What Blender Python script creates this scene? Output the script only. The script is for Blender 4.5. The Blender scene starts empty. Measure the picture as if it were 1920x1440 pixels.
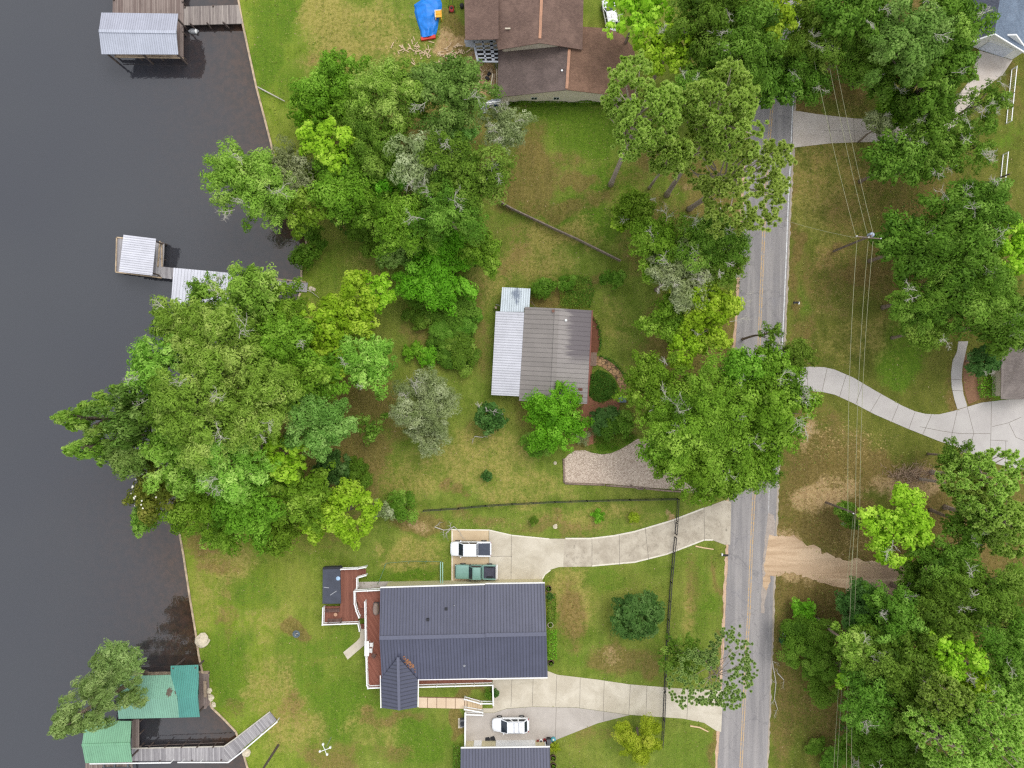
import bpy, math, random
import numpy as np
from mathutils import Vector, noise as mnoise

# ------------------------------------------------------------------ camera, world, sun, exposure
H = 100.0            # flying height of the camera above the lawn (m)
S = 13.8             # photo pixels per metre on the ground
scene = bpy.context.scene
COL = scene.collection
cam_d = bpy.data.cameras.new("camera")
cam = bpy.data.objects.new("camera", cam_d)
COL.objects.link(cam)
cam.location = (0, 0, H)
cam.rotation_euler = (0, 0, 0)
cam_d.sensor_width = 36.0
cam_d.lens = 36.0 * H / (1920.0 / S)
cam_d.clip_start = 0.5
cam_d.clip_end = 4000.0
scene.camera = cam

SUN_EL, SUN_AZ = math.radians(62), math.radians(40)     # azimuth measured from north (+Y) clockwise
world = bpy.data.worlds.new("World")
scene.world = world
world.use_nodes = True
wn, wl = world.node_tree.nodes, world.node_tree.links
bg = wn["Background"]
sky = wn.new("ShaderNodeTexSky")
sky.sky_type = 'NISHITA'
sky.sun_disc = False
sky.sun_elevation = SUN_EL
sky.sun_rotation = SUN_AZ
sky.air_density = 1.0
sky.dust_density = 4.0
sky.ozone_density = 1.0
hsv = wn.new("ShaderNodeHueSaturation")
hsv.inputs["Saturation"].default_value = 0.30
wl.new(sky.outputs[0], hsv.inputs["Color"])
cloud = wn.new("ShaderNodeMix"); cloud.data_type = 'RGBA'      # a bright even overcast veil in front of the blue
cloud.inputs[0].default_value = 0.65
cloud.inputs[7].default_value = (6.0, 6.2, 6.6, 1)
wl.new(hsv.outputs[0], cloud.inputs[6])
wl.new(cloud.outputs[2], bg.inputs["Color"])
bg.inputs["Strength"].default_value = 0.15
sun_d = bpy.data.lights.new("sun", 'SUN')
sun_d.energy = 0.9
sun_d.angle = math.radians(28)
sun_d.color = (1.0, 0.965, 0.91)
sun = bpy.data.objects.new("sun", sun_d)
COL.objects.link(sun)
sdir = Vector((math.sin(SUN_AZ) * math.cos(SUN_EL), math.cos(SUN_AZ) * math.cos(SUN_EL), math.sin(SUN_EL)))
sun.rotation_euler = (-sdir).to_track_quat('-Z', 'Y').to_euler()
scene.view_settings.view_transform = 'Standard'
scene.view_settings.look = 'None'
scene.view_settings.exposure = 0.44
scene.view_settings.gamma = 1.0
scene.render.engine = 'CYCLES'
scene.cycles.max_bounces = 8
scene.cycles.transmission_bounces = 4
scene.cycles.use_denoising = False
scene.cycles.filter_width = 1.3

# ------------------------------------------------------------------ helpers
def P(px, py, z=0.0):
    """world point at height z that was surveyed at photo pixel (px, py)"""
    k = (H - z) / H / S
    return Vector(((px - 960.0) * k, (720.0 - py) * k, z))

def P2(px, py, z=0.0):
    p = P(px, py, z)
    return (p.x, p.y)

def lin(r, g, b):
    def f(c):
        c /= 255.0
        return c / 12.92 if c <= 0.04045 else ((c + 0.055) / 1.055) ** 2.4
    return (f(r), f(g), f(b), 1.0)

ORG = {}

class MB:
    def __init__(s):
        s.v = []; s.f = []
    def add(s, vs, fs):
        o = len(s.v)
        s.v += [tuple(v) for v in vs]
        s.f += [tuple(i + o for i in f) for f in fs]
        return s
    def poly(s, pts):
        return s.add(pts, [tuple(range(len(pts)))])
    def box(s, x0, y0, z0, x1, y1, z1):
        vs = [(x0,y0,z0),(x1,y0,z0),(x1,y1,z0),(x0,y1,z0),(x0,y0,z1),(x1,y0,z1),(x1,y1,z1),(x0,y1,z1)]
        return s.add(vs, [(3,2,1,0),(4,5,6,7),(0,1,5,4),(1,2,6,5),(2,3,7,6),(3,0,4,7)])
    def obox(s, c, size, a=0.0):
        ca, sa = math.cos(a), math.sin(a)
        hx, hy, hz = size[0]/2, size[1]/2, size[2]/2
        vs = []
        for z in (-hz, hz):
            for x, y in ((-hx,-hy),(hx,-hy),(hx,hy),(-hx,hy)):
                vs.append((c[0]+x*ca-y*sa, c[1]+x*sa+y*ca, c[2]+z))
        return s.add(vs, [(3,2,1,0),(4,5,6,7),(0,1,5,4),(1,2,6,5),(2,3,7,6),(3,0,4,7)])
    def prism(s, pts, z0, z1):
        n = len(pts)
        area = sum(pts[i][0]*pts[(i+1)%n][1]-pts[(i+1)%n][0]*pts[i][1] for i in range(n))
        if area < 0: pts = pts[::-1]
        vs = [(p[0],p[1],z0) for p in pts] + [(p[0],p[1],z1) for p in pts]
        fs = [tuple(range(n-1,-1,-1)), tuple(range(n,2*n))]
        fs += [(i,(i+1)%n,n+(i+1)%n,n+i) for i in range(n)]
        return s.add(vs, fs)
    def slab(s, top, th):
        """closed slab hanging th below a 3-D polygon"""
        n = len(top)
        vs = [tuple(p) for p in top] + [(p[0],p[1],p[2]-th) for p in top]
        fs = [tuple(range(n)), tuple(range(2*n-1,n-1,-1))]
        fs += [((i+1)%n,i,n+i,n+(i+1)%n) for i in range(n)]
        return s.add(vs, fs)
    def beam(s, p, q, w, h):
        p, q = Vector(p), Vector(q)
        d = (q-p)
        if d.length < 1e-6: return s
        d.normalize()
        up = Vector((0,0,1)) if abs(d.z) < 0.95 else Vector((1,0,0))
        sd = d.cross(up).normalized(); u = sd.cross(d).normalized()
        vs = []
        for e in (p, q):
            for a, b in ((-1,-1),(1,-1),(1,1),(-1,1)):
                vs.append(e + sd*(a*w/2) + u*(b*h/2))
        return s.add(vs, [(3,2,1,0),(4,5,6,7),(0,1,5,4),(1,2,6,5),(2,3,7,6),(3,0,4,7)])
    def tube(s, pts, rad, n=6):
        pts = [Vector(p) for p in pts]
        if not isinstance(rad, (list, tuple)): rad = [rad]*len(pts)
        vs = []; fs = []
        prev = None
        for i, p in enumerate(pts):
            d = (pts[min(i+1,len(pts)-1)] - pts[max(i-1,0)])
            d = d.normalized() if d.length > 1e-9 else Vector((0,0,1))
            ref = prev if prev is not None else (Vector((1,0,0)) if abs(d.x) < 0.9 else Vector((0,1,0)))
            u = (ref - d*ref.dot(d))
            u = u.normalized() if u.length > 1e-6 else d.orthogonal().normalized()
            w = d.cross(u); prev = u
            for k in range(n):
                a = 2*math.pi*k/n
                vs.append(p + (u*math.cos(a)+w*math.sin(a))*rad[i])
        for i in range(len(pts)-1):
            for k in range(n):
                fs.append((i*n+k, i*n+(k+1)%n, (i+1)*n+(k+1)%n, (i+1)*n+k))
        fs.append(tuple(range(n-1,-1,-1)))
        fs.append(tuple(range((len(pts)-1)*n, len(pts)*n)))
        return s.add(vs, fs)
    def lathe(s, c, prof, n=16):
        vs = []; fs = []
        for r, z in prof:
            for k in range(n):
                a = 2*math.pi*k/n
                vs.append((c[0]+r*math.cos(a), c[1]+r*math.sin(a), c[2]+z))
        m = len(prof)
        for i in range(m-1):
            for k in range(n):
                fs.append((i*n+k, i*n+(k+1)%n, (i+1)*n+(k+1)%n, (i+1)*n+k))
        fs.append(tuple(range(n-1,-1,-1))); fs.append(tuple(range((m-1)*n, m*n)))
        return s.add(vs, fs)
    def blob(s, c, r, seed=0, amp=0.15, nu=10, nv=7):
        rnd = random.Random(seed)
        vs = []; fs = []
        off = Vector((rnd.random()*50, rnd.random()*50, rnd.random()*50))
        for j in range(nv+1):
            t = math.pi*j/nv
            for i in range(nu):
                a = 2*math.pi*i/nu
                d = Vector((math.sin(t)*math.cos(a), math.sin(t)*math.sin(a), math.cos(t)))
                k = 1+amp*2*mnoise.noise(d*1.6+off)
                vs.append((c[0]+d.x*r[0]*k, c[1]+d.y*r[1]*k, c[2]+d.z*r[2]*k))
        for j in range(nv):
            for i in range(nu):
                fs.append((j*nu+i, (j+1)*nu+i, (j+1)*nu+(i+1)%nu, j*nu+(i+1)%nu))
        return s.add(vs, fs)
    def build(s, name, mat, parent=None, smooth=False, bevel=0.0, local=False):
        me = bpy.data.meshes.new(name)
        o = bpy.data.objects.new(name, me)
        COL.objects.link(o)
        org = Vector((0,0,0))
        if parent is not None:
            org = ORG.get(parent.name, Vector((0,0,0)))
            o.parent = parent
        if local: org = Vector((0,0,0))
        elif parent is None and s.v:
            xs = np.array(s.v); mn, mx = xs.min(0), xs.max(0)
            org = Vector(((mn[0]+mx[0])/2, (mn[1]+mx[1])/2, mn[2]))
            o.location = org
        ORG[o.name] = org.copy()
        me.from_pydata([(v[0]-org.x, v[1]-org.y, v[2]-org.z) for v in s.v], [], s.f)
        me.update()
        if mat is not None: me.materials.append(mat)
        if smooth: me.polygons.foreach_set('use_smooth', [True]*len(me.polygons))
        if bevel:
            b = o.modifiers.new('bevel', 'BEVEL'); b.width = bevel; b.segments = 2; b.limit_method = 'ANGLE'
        return o

def tag(o, label=None, cat=None, group=None, kind=None):
    if label: o['label'] = label
    if cat: o['category'] = cat
    if group: o['group'] = group
    if kind: o['kind'] = kind
    return o

def thing(name, label, cat, loc=(0,0,0), group=None, rotz=0.0):
    o = bpy.data.objects.new(name, None)
    o.empty_display_size = 0.3
    COL.objects.link(o)
    o.location = loc; o.rotation_euler = (0,0,rotz)
    ORG[o.name] = Vector(loc)
    return tag(o, label, cat, group)

# ------------------------------------------------------------------ materials
def new_mat(name):
    m = bpy.data.materials.new(name); m.use_nodes = True
    nt = m.node_tree
    return m, nt.nodes, nt.links, nt.nodes["Principled BSDF"]

def mix(n, l, fac, a, b, mode='MIX'):
    x = n.new("ShaderNodeMix"); x.data_type = 'RGBA'; x.blend_type = mode
    for sock, val in ((x.inputs[0], fac), (x.inputs[6], a), (x.inputs[7], b)):
        if hasattr(val, 'is_output') or hasattr(val, 'links'): l.new(val, sock)
        else: sock.default_value = val
    return x.outputs[2]

def mth(n, l, op, a, b=None, c=None, clamp=False):
    x = n.new("ShaderNodeMath"); x.operation = op; x.use_clamp = clamp
    for i, val in enumerate((a, b, c)):
        if val is None: continue
        if hasattr(val, 'links'): l.new(val, x.inputs[i])
        else: x.inputs[i].default_value = val
    return x.outputs[0]

def nz(n, l, vec, scale, detail=4.0, rough=0.6, dist=0.0):
    x = n.new("ShaderNodeTexNoise")
    x.inputs["Scale"].default_value = scale; x.inputs["Detail"].default_value = detail
    x.inputs["Roughness"].default_value = rough; x.inputs["Distortion"].default_value = dist
    l.new(vec, x.inputs["Vector"])
    return x.outputs["Fac"]

def step(n, l, v, lo, hi):
    x = n.new("ShaderNodeMapRange"); x.interpolation_type = 'SMOOTHSTEP'
    l.new(v, x.inputs[0]); x.inputs[1].default_value = lo; x.inputs[2].default_value = hi
    return x.outputs[0]

def wpos(n):
    return n.new("ShaderNodeNewGeometry").outputs["Position"]

def bump(n, l, bs, hgt, strength=0.3, dist=0.05):
    b = n.new("ShaderNodeBump"); b.inputs["Strength"].default_value = strength
    b.inputs["Distance"].default_value = dist
    l.new(hgt, b.inputs["Height"]); l.new(b.outputs[0], bs.inputs["Normal"])

def plain(name, col, rough=0.6, metal=0.0, var=0.18, scale=3.0, spec=0.5, fine=0.0):
    """a coloured surface with uneven weathering"""
    m, n, l, bs = new_mat(name)
    p = wpos(n)
    f = nz(n, l, p, scale, 5.0, 0.65)
    d = tuple(c*(1-var) for c in col[:3]) + (1,)
    u = tuple(min(1, c*(1+var)) for c in col[:3]) + (1,)
    c = mix(n, l, step(n, l, f, 0.3, 0.7), d, u)
    if fine:
        g = nz(n, l, p, 14.0, 2.0, 0.7)
        c = mix(n, l, fine, c, mix(n, l, step(n, l, g, 0.3, 0.7), tuple(x*0.55 for x in col[:3])+(1,), tuple(min(1,x*1.5) for x in col[:3])+(1,)))
    l.new(c, bs.inputs["Base Color"])
    bs.inputs["Roughness"].default_value = rough; bs.inputs["Metallic"].default_value = metal
    bs.inputs["Specular IOR Level"].default_value = spec
    return m

def ribbed(name, col, angle, spacing, rough=0.45, line=0.55, width=0.16, var=0.12, stain=None, metal=0.0, bumpy=0.6):
    """painted sheet-metal roof, ribs repeating along direction `angle` (radians from +X)"""
    m, n, l, bs = new_mat(name)
    p = wpos(n)
    mp = n.new("ShaderNodeMapping"); mp.inputs["Rotation"].default_value = (0, 0, -angle)
    l.new(p, mp.inputs["Vector"])
    sp = n.new("ShaderNodeSeparateXYZ"); l.new(mp.outputs[0], sp.inputs[0])
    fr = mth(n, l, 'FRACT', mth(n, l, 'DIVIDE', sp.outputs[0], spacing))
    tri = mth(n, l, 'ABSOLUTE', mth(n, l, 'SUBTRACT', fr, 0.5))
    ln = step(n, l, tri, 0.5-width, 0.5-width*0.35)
    f = nz(n, l, p, 0.5, 6.0, 0.7)
    d = tuple(c*(1-var) for c in col[:3]) + (1,); u = tuple(min(1, c*(1+var)) for c in col[:3]) + (1,)
    c = mix(n, l, step(n, l, f, 0.3, 0.7), d, u)
    # each sheet between two ribs has its own slight tone
    wn_ = n.new("ShaderNodeTexWhiteNoise"); wn_.noise_dimensions = '1D'
    l.new(mth(n, l, 'FLOOR', mth(n, l, 'DIVIDE', sp.outputs[0], spacing)), wn_.inputs["W"])
    c = mix(n, l, 0.35, c, mix(n, l, wn_.outputs[0], d, u))
    # grime streaks running down the sheets
    mp2 = n.new("ShaderNodeMapping"); mp2.inputs["Scale"].default_value = (6, 0.5, 0.5)
    l.new(mp.outputs[0], mp2.inputs["Vector"])
    st = step(n, l, nz(n, l, mp2.outputs[0], 1.0, 5.0, 0.7), 0.58, 0.8)
    c = mix(n, l, mth(n, l, 'MULTIPLY', st, 0.35), c, tuple(x*0.6 for x in col[:3])+(1,))
    c = mix(n, l, mth(n, l, 'MULTIPLY', ln, line), c, tuple(x*0.30 for x in col[:3])+(1,))  # rib shading painted in as a darker line along each rib
    if stain:
        c = stain(n, l, mp, sp, p, c)
    l.new(c, bs.inputs["Base Color"])
    bs.inputs["Roughness"].default_value = rough; bs.inputs["Metallic"].default_value = metal
    bump(n, l, bs, ln, bumpy, 0.04)
    return m

def shingle(name, c1, c2, rough=0.9, sc=1.0):
    m, n, l, bs = new_mat(name)
    p = wpos(n)
    br = n.new("ShaderNodeTexBrick"); l.new(p, br.inputs["Vector"])
    br.inputs["Scale"].default_value = 2.2*sc
    br.inputs["Color1"].default_value = c1; br.inputs["Color2"].default_value = c2
    br.inputs["Mortar"].default_value = tuple(x*0.55 for x in c1[:3])+(1,)
    br.inputs["Mortar Size"].default_value = 0.03
    f = nz(n, l, p, 0.45, 7.0, 0.7)
    c = mix(n, l, mth(n, l, 'MULTIPLY', step(n, l, f, 0.42, 0.68), 0.30), br.outputs[0], tuple(min(1,x*1.55) for x in c2[:3])+(1,))
    g = nz(n, l, p, 9.0, 3.0, 0.8)
    c = mix(n, l, mth(n, l, 'MULTIPLY', step(n, l, g, 0.52, 0.75), 0.5), c, tuple(x*0.5 for x in c1[:3])+(1,))
    g2 = nz(n, l, p, 5.0, 3.0, 0.8)
    c = mix(n, l, mth(n, l, 'MULTIPLY', step(n, l, g2, 0.62, 0.72), 0.35), c, lin(190,160,140))
    l.new(c, bs.inputs["Base Color"]); bs.inputs["Roughness"].default_value = rough
    bs.inputs["Specular IOR Level"].default_value = 0.2
    return m

def planks(name, c1, c2, angle, width, rough=0.85, gap=0.25):
    """boards laid side by side along direction `angle`"""
    m, n, l, bs = new_mat(name)
    p = wpos(n)
    mp = n.new("ShaderNodeMapping"); mp.inputs["Rotation"].default_value = (0,0,-angle)
    l.new(p, mp.inputs["Vector"])
    sp = n.new("ShaderNodeSeparateXYZ"); l.new(mp.outputs[0], sp.inputs[0])
    q = mth(n, l, 'DIVIDE', sp.outputs[0], width)
    wn_ = n.new("ShaderNodeTexWhiteNoise"); wn_.noise_dimensions = '1D'
    l.new(mth(n, l, 'FLOOR', q), wn_.inputs["W"])
    c = mix(n, l, wn_.outputs[0], c1, c2)
    mp2 = n.new("ShaderNodeMapping"); mp2.inputs["Scale"].default_value = (9, 0.9, 1)
    l.new(mp.outputs[0], mp2.inputs["Vector"])
    f = nz(n, l, mp2.outputs[0], 1.0, 5.0, 0.7)
    c = mix(n, l, mth(n, l, 'MULTIPLY', step(n, l, f, 0.45, 0.75), 0.5), c, tuple(x*0.4 for x in c1[:3])+(1,))
    tri = mth(n, l, 'ABSOLUTE', mth(n, l, 'SUBTRACT', mth(n, l, 'FRACT', q), 0.5))
    ln = step(n, l, tri, 0.5-gap*0.5, 0.5)
    c = mix(n, l, mth(n, l, 'MULTIPLY', ln, 0.7), c, tuple(x*0.2 for x in c1[:3])+(1,))
    l.new(c, bs.inputs["Base Color"]); bs.inputs["Roughness"].default_value = rough
    bs.inputs["Specular IOR Level"].default_value = 0.25
    return m

def concrete(name, c1, c2, stain=0.35, scale=0.35, lo=0.55):
    m, n, l, bs = new_mat(name)
    p = wpos(n)
    f = nz(n, l, p, scale, 7.0, 0.65, 0.4)
    c = mix(n, l, step(n, l, f, 0.32, 0.68), c1, c2)
    g = nz(n, l, p, 1.7, 6.0, 0.75, 0.6)
    c = mix(n, l, mth(n, l, 'MULTIPLY', step(n, l, g, lo, lo+.2), stain), c, tuple(x*0.5 for x in c1[:3])+(1,))
    k = nz(n, l, p, 12.0, 3.0, 0.7)
    c = mix(n, l, mth(n, l, 'MULTIPLY', step(n, l, k, 0.35, 0.7), 0.22), c, tuple(min(1,x*1.25) for x in c2[:3])+(1,))
    l.new(c, bs.inputs["Base Color"]); bs.inputs["Roughness"].default_value = 0.9
    bs.inputs["Specular IOR Level"].default_value = 0.2
    return m

def leaf_mat(name, dark, mid, light, trans=0.38, shift=0.30):
    m, n, l, bs = new_mat(name)
    at = n.new("ShaderNodeAttribute"); at.attribute_name = 'tint'
    cr = n.new("ShaderNodeValToRGB"); cr.color_ramp.elements[0].color = dark; cr.color_ramp.elements[1].color = light
    e = cr.color_ramp.elements.new(0.5); e.color = mid
    l.new(at.outputs["Fac"], cr.inputs[0])
    oi = n.new("ShaderNodeObjectInfo")
    hs = n.new("ShaderNodeHueSaturation")
    hs.inputs["Hue"].default_value = 0.5
    l.new(mth(n, l, 'MULTIPLY_ADD', oi.outputs["Random"], 0.026, 0.470), hs.inputs["Hue"])
    l.new(mth(n, l, 'MULTIPLY_ADD', oi.outputs["Random"], shift, 1-shift/2), hs.inputs["Value"])
    l.new(cr.outputs[0], hs.inputs["Color"])
    l.new(hs.outputs[0], bs.inputs["Base Color"])
    bs.inputs["Roughness"].default_value = 0.55
    bs.inputs["Specular IOR Level"].default_value = 0.12
    tr = n.new("ShaderNodeBsdfTranslucent"); l.new(hs.outputs[0], tr.inputs["Color"])
    ms = n.new("ShaderNodeMixShader"); ms.inputs[0].default_value = trans
    l.new(bs.outputs[0], ms.inputs[1]); l.new(tr.outputs[0], ms.inputs[2])
    l.new(ms.outputs[0], n["Material Output"].inputs["Surface"])
    return m

def L3(d, m, li): return (lin(*d), lin(*m), lin(*li))

M = {}
M['oak']   = leaf_mat('oak_leaf',   *L3((74,120,30),(114,168,46),(164,210,86)))
M['lime']  = leaf_mat('lime_leaf',  *L3((108,162,28),(148,200,48),(194,230,90)))
M['cyp']   = leaf_mat('cypress_leaf', *L3((96,148,46),(140,194,74),(190,226,120)))
M['moss']  = leaf_mat('moss_leaf',  *L3((114,136,78),(156,174,116),(200,210,168)))
M['pine']  = leaf_mat('pine_needle', *L3((72,102,36),(166,206,92),(210,238,138)), trans=.5)
M['blue']  = leaf_mat('blue_leaf',  *L3((80,126,46),(114,164,72),(156,196,106)))
M['olive'] = leaf_mat('olive_leaf', *L3((72,114,32),(108,154,50),(154,192,86)))
M['mag']   = leaf_mat('magnolia_leaf', *L3((64,84,22),(110,128,42),(160,164,76)))
M['vivid'] = leaf_mat('vivid_leaf', *L3((72,140,24),(104,182,40),(146,212,74)))
M['shrub'] = leaf_mat('shrub_leaf', *L3((66,112,28),(98,150,44),(138,184,74)))
M['holly'] = leaf_mat('holly_leaf', *L3((50,94,40),(76,128,56),(118,164,90)))
M['yel']   = leaf_mat('yellow_leaf', *L3((118,154,26),(156,192,46),(198,220,84)))
M['ivy']   = leaf_mat('ivy_leaf',   *L3((46,94,26),(72,124,40),(102,154,60)))
M['grassl']= leaf_mat('grass_blade',*L3((70,116,28),(98,150,40),(136,182,64)))
M['lily']  = leaf_mat('lily_leaf',  *L3((66,114,32),(108,156,54),(206,198,96)))
M['loak'] = leaf_mat('live_oak_leaf', *L3((60,100,28),(96,144,44),(142,186,80)))
M['pine2'] = leaf_mat('grey_pine_needle', *L3((72,100,48),(134,166,88),(178,202,122)), trans=.4)
M['gcyp']  = leaf_mat('grey_cypress_leaf', *L3((112,146,74),(148,182,104),(188,212,140)))
M['bark']  = plain('bark', lin(132,116,102), 0.95, var=0.35, scale=4)
M['pbark'] = plain('pine_bark', lin(168,152,140), 0.95, var=0.3, scale=4)
M['dead']  = plain('dead_wood', lin(186,180,168), 0.9, var=0.15, scale=5)
M['flower']= plain('petal', lin(248,244,232), 0.6, var=0.05)

# ------------------------------------------------------------------ foliage
def leaf_mesh(name, cen, nor, length, asp, tint, mat, rng, fold=0.15):
    """N diamond leaves as one mesh"""
    N = len(cen)
    nor = nor/np.linalg.norm(nor, axis=1, keepdims=True)
    r = rng.normal(size=(N,3))
    t = r - nor*np.sum(r*nor, axis=1, keepdims=True)
    t /= np.linalg.norm(t, axis=1, keepdims=True)+1e-9
    b = np.cross(nor, t)
    Ln = (length*(0.5+0.95*rng.random(N)**1.5))[:,None] if np.isscalar(length) else length[:,None]
    w = Ln*asp
    v = np.empty((N,4,3))
    v[:,0] = cen - t*Ln*0.5
    v[:,1] = cen + b*w*0.5 + nor*Ln*fold*0.5
    v[:,2] = cen + t*Ln*0.5
    v[:,3] = cen - b*w*0.5 + nor*Ln*fold*0.5
    return quads(name, v, tint, mat)

def quads(name, v, tint, mat):
    N = len(v)
    me = bpy.data.meshes.new(name)
    me.vertices.add(N*4); me.vertices.foreach_set('co', v.reshape(-1).astype(np.float32))
    me.loops.add(N*4); me.loops.foreach_set('vertex_index', np.arange(N*4, dtype=np.int32))
    me.polygons.add(N)
    me.polygons.foreach_set('loop_start', np.arange(0,N*4,4,dtype=np.int32))
    me.polygons.foreach_set('loop_total', np.full(N,4,dtype=np.int32))
    a = me.attributes.new('tint', 'FLOAT', 'POINT')
    a.data.foreach_set('value', (np.clip(tint,0,1) if len(tint) == N*4 else np.repeat(np.clip(tint,0,1),4)).astype(np.float32))
    me.materials.append(mat)
    me.update(calc_edges=True)
    return me

def sphere_dirs(rng, n, zmin=-1.0):
    z = zmin + (1-zmin)*rng.random(n)
    a = rng.random(n)*2*math.pi
    r = np.sqrt(np.maximum(0,1-z*z))
    return np.stack([r*np.cos(a), r*np.sin(a), z],1)

SPEC = {
 # leaf length (m), aspect, clumps, clump radius, flatness of clumps, mat, clump-tint spread, up-bias
 'oak':   dict(leaf=.40, asp=.50, ncl=62, cr=.20, fl=.75, mat='oak', cover=1.30),
 'loak':  dict(leaf=.38, asp=.48, ncl=62, cr=.20, fl=.75, mat='loak', cover=1.30),
 'lime':  dict(leaf=.40, asp=.75, ncl=70, cr=.17, fl=.85, mat='lime', cover=1.25),
 'cyp':   dict(leaf=.42, asp=.34, ncl=80, cr=.17, fl=.60, mat='cyp', cover=1.15),
 'moss':  dict(leaf=.42, asp=.26, ncl=60, cr=.19, fl=.80, mat='moss', cover=1.00),
 'blue':  dict(leaf=.36, asp=.55, ncl=64, cr=.19, fl=.80, mat='blue', cover=1.35),
 'olive': dict(leaf=.38, asp=.38, ncl=66, cr=.19, fl=.70, mat='olive', cover=1.2),
 'mag':   dict(leaf=.40, asp=.55, ncl=50, cr=.21, fl=.85, mat='mag', cover=1.3),
 'vivid': dict(leaf=.36, asp=.55, ncl=64, cr=.19, fl=.85, mat='vivid', cover=1.4),
 'shrub': dict(leaf=.24, asp=.55, ncl=26, cr=.30, fl=.85, mat='shrub', cover=1.4),
 'holly': dict(leaf=.30, asp=.55, ncl=80, cr=.19, fl=.9,  mat='holly', cover=1.6),
 'yel':   dict(leaf=.26, asp=.40, ncl=60, cr=.20, fl=.9,  mat='yel', cover=1.5),
 'gcyp':  dict(leaf=.40, asp=.26, ncl=90, cr=.16, fl=.65, mat='gcyp', cover=1.05),
 'sparse':dict(leaf=.36, asp=.40, ncl=44, cr=.15, fl=.65, mat='olive', cover=0.9),
}
CROWNS = {}

def crown_mesh(sp, Rm, variant, shape='dome'):
    size = 1.6 if Rm < 2.2 else 3.0 if Rm < 3.9 else 5.0 if Rm < 6.6 else 9.0
    key = (sp, size, variant, shape)
    if key in CROWNS: return CROWNS[key]
    rng = np.random.default_rng(abs(hash((sp, int(size*10), variant, len(shape)))) % (2**31) if False else (sum(ord(c) for c in sp+shape)*131+int(size*10)*17+variant*977))
    d = SPEC[sp]
    l = d['leaf']*0.88/size
    ncl = int(d['ncl']*(0.55 if size < 2 else 0.8 if size < 4 else 1.0 if size < 7 else 1.7))
    crr = d['cr']*(1.25 if size < 2 else 1.08 if size < 4 else 1.0 if size < 7 else 0.80)
    # clump centres with an uneven lobed outline
    if shape == 'cone':
        zz = rng.random(ncl)**0.8; a = rng.random(ncl)*2*math.pi
        prof = (1-zz)**0.75*0.95+0.05
        lob = 0.75+0.45*rng.random(ncl)
        rr = prof*lob*np.sqrt(0.25+0.75*rng.random(ncl))
        cc = np.stack([rr*np.cos(a), rr*np.sin(a), -0.6+1.2*zz],1)
        cr = crr*(0.55+0.7*rng.random(ncl))*(0.5+0.6*prof)
    else:
        ph = rng.random(6)*6.28
        ball = sp == 'holly'
        n0 = ncl if ball else int(ncl*1.28)
        dd = sphere_dirs(rng, n0, -0.25)
        a = np.arctan2(dd[:,1], dd[:,0])
        lob = 1+(0.25 if ball else 1)*(0.15*np.sin(2*a+ph[0])+0.14*np.sin(3*a+ph[1])+0.11*np.sin(5*a+ph[2]))
        rr = (0.50+0.38*rng.random(n0)**0.7)*lob
        # limbs are missing here and there: keep the clumps where a slow noise is high
        gp = np.array([mnoise.noise(Vector((q[0]*1.9+ph[3]*5, q[1]*1.9+ph[4]*5, q[2]*1.5))) for q in dd*rr[:,None]])
        keep = np.argsort(-gp)[:ncl]; keep = keep[rng.permutation(ncl)]
        dd = dd[keep]; rr = rr[keep]; a = a[keep]
        cc = dd*rr[:,None]; cc[:,2] = cc[:,2]*0.62
        nin = ncl//5
        cc[:nin] *= 0.5; cc[:nin,2] += 0.08
        cr = crr*(0.65+0.7*rng.random(ncl))
    ctint = 0.5+0.30*rng.normal(size=ncl)
    w = cr**2
    area = (2*math.pi*w*1.3).sum()
    N = int(min(70000, 1.25*d['cover']*area/(0.5*d['asp']*l*l)))
    idx = rng.choice(ncl, N, p=w/w.sum())
    dirs = sphere_dirs(rng, N, -0.55)
    # every clump is made of a few twig-end tufts, so its edge is ragged
    ntw = 11
    tw = sphere_dirs(rng, ncl*ntw, -0.35).reshape(ncl, ntw, 3)
    ti = rng.integers(0, ntw, N)
    tdir = tw[idx, ti]
    trad = (0.30+0.22*rng.random((ncl, ntw)))[idx, ti]*(0.55+0.55*rng.random(N)**0.5)
    pos = (tdir*(0.55+0.40*rng.random((ncl, ntw)))[idx, ti][:,None] + dirs*trad[:,None])*cr[idx][:,None]*1.05
    dirs = dirs*0.8 + tdir*0.45
    if sp not in ('holly','shrub','lime') and shape != 'cone':
        u = cc/(np.linalg.norm(cc,axis=1,keepdims=True)+1e-6); u[:,2] *= .35      # sprays reach outwards along their limb
        ui = u[idx]; pos += ui*np.sum(pos*ui,axis=1,keepdims=True)*0.55
    pos[:,2] *= d['fl']
    cen = cc[idx]+pos
    nor = dirs*1.0 + np.array([0,0,0.95 if shape == 'cone' else 0.45]) + rng.normal(size=(N,3))*0.32
    tt = rng.random((ncl, ntw))
    tint = ctint[idx]*0.62 + tt[idx,ti]*0.34 + rng.random(N)*0.20 - 0.06
    me = leaf_mesh('crown', cen, nor, l, d['asp'], tint, M[d['mat']], rng)
    ends = [tuple(c) for c in cc[rng.permutation(ncl)[:14]]]
    CROWNS[key] = (me, ends)
    return CROWNS[key]

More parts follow.
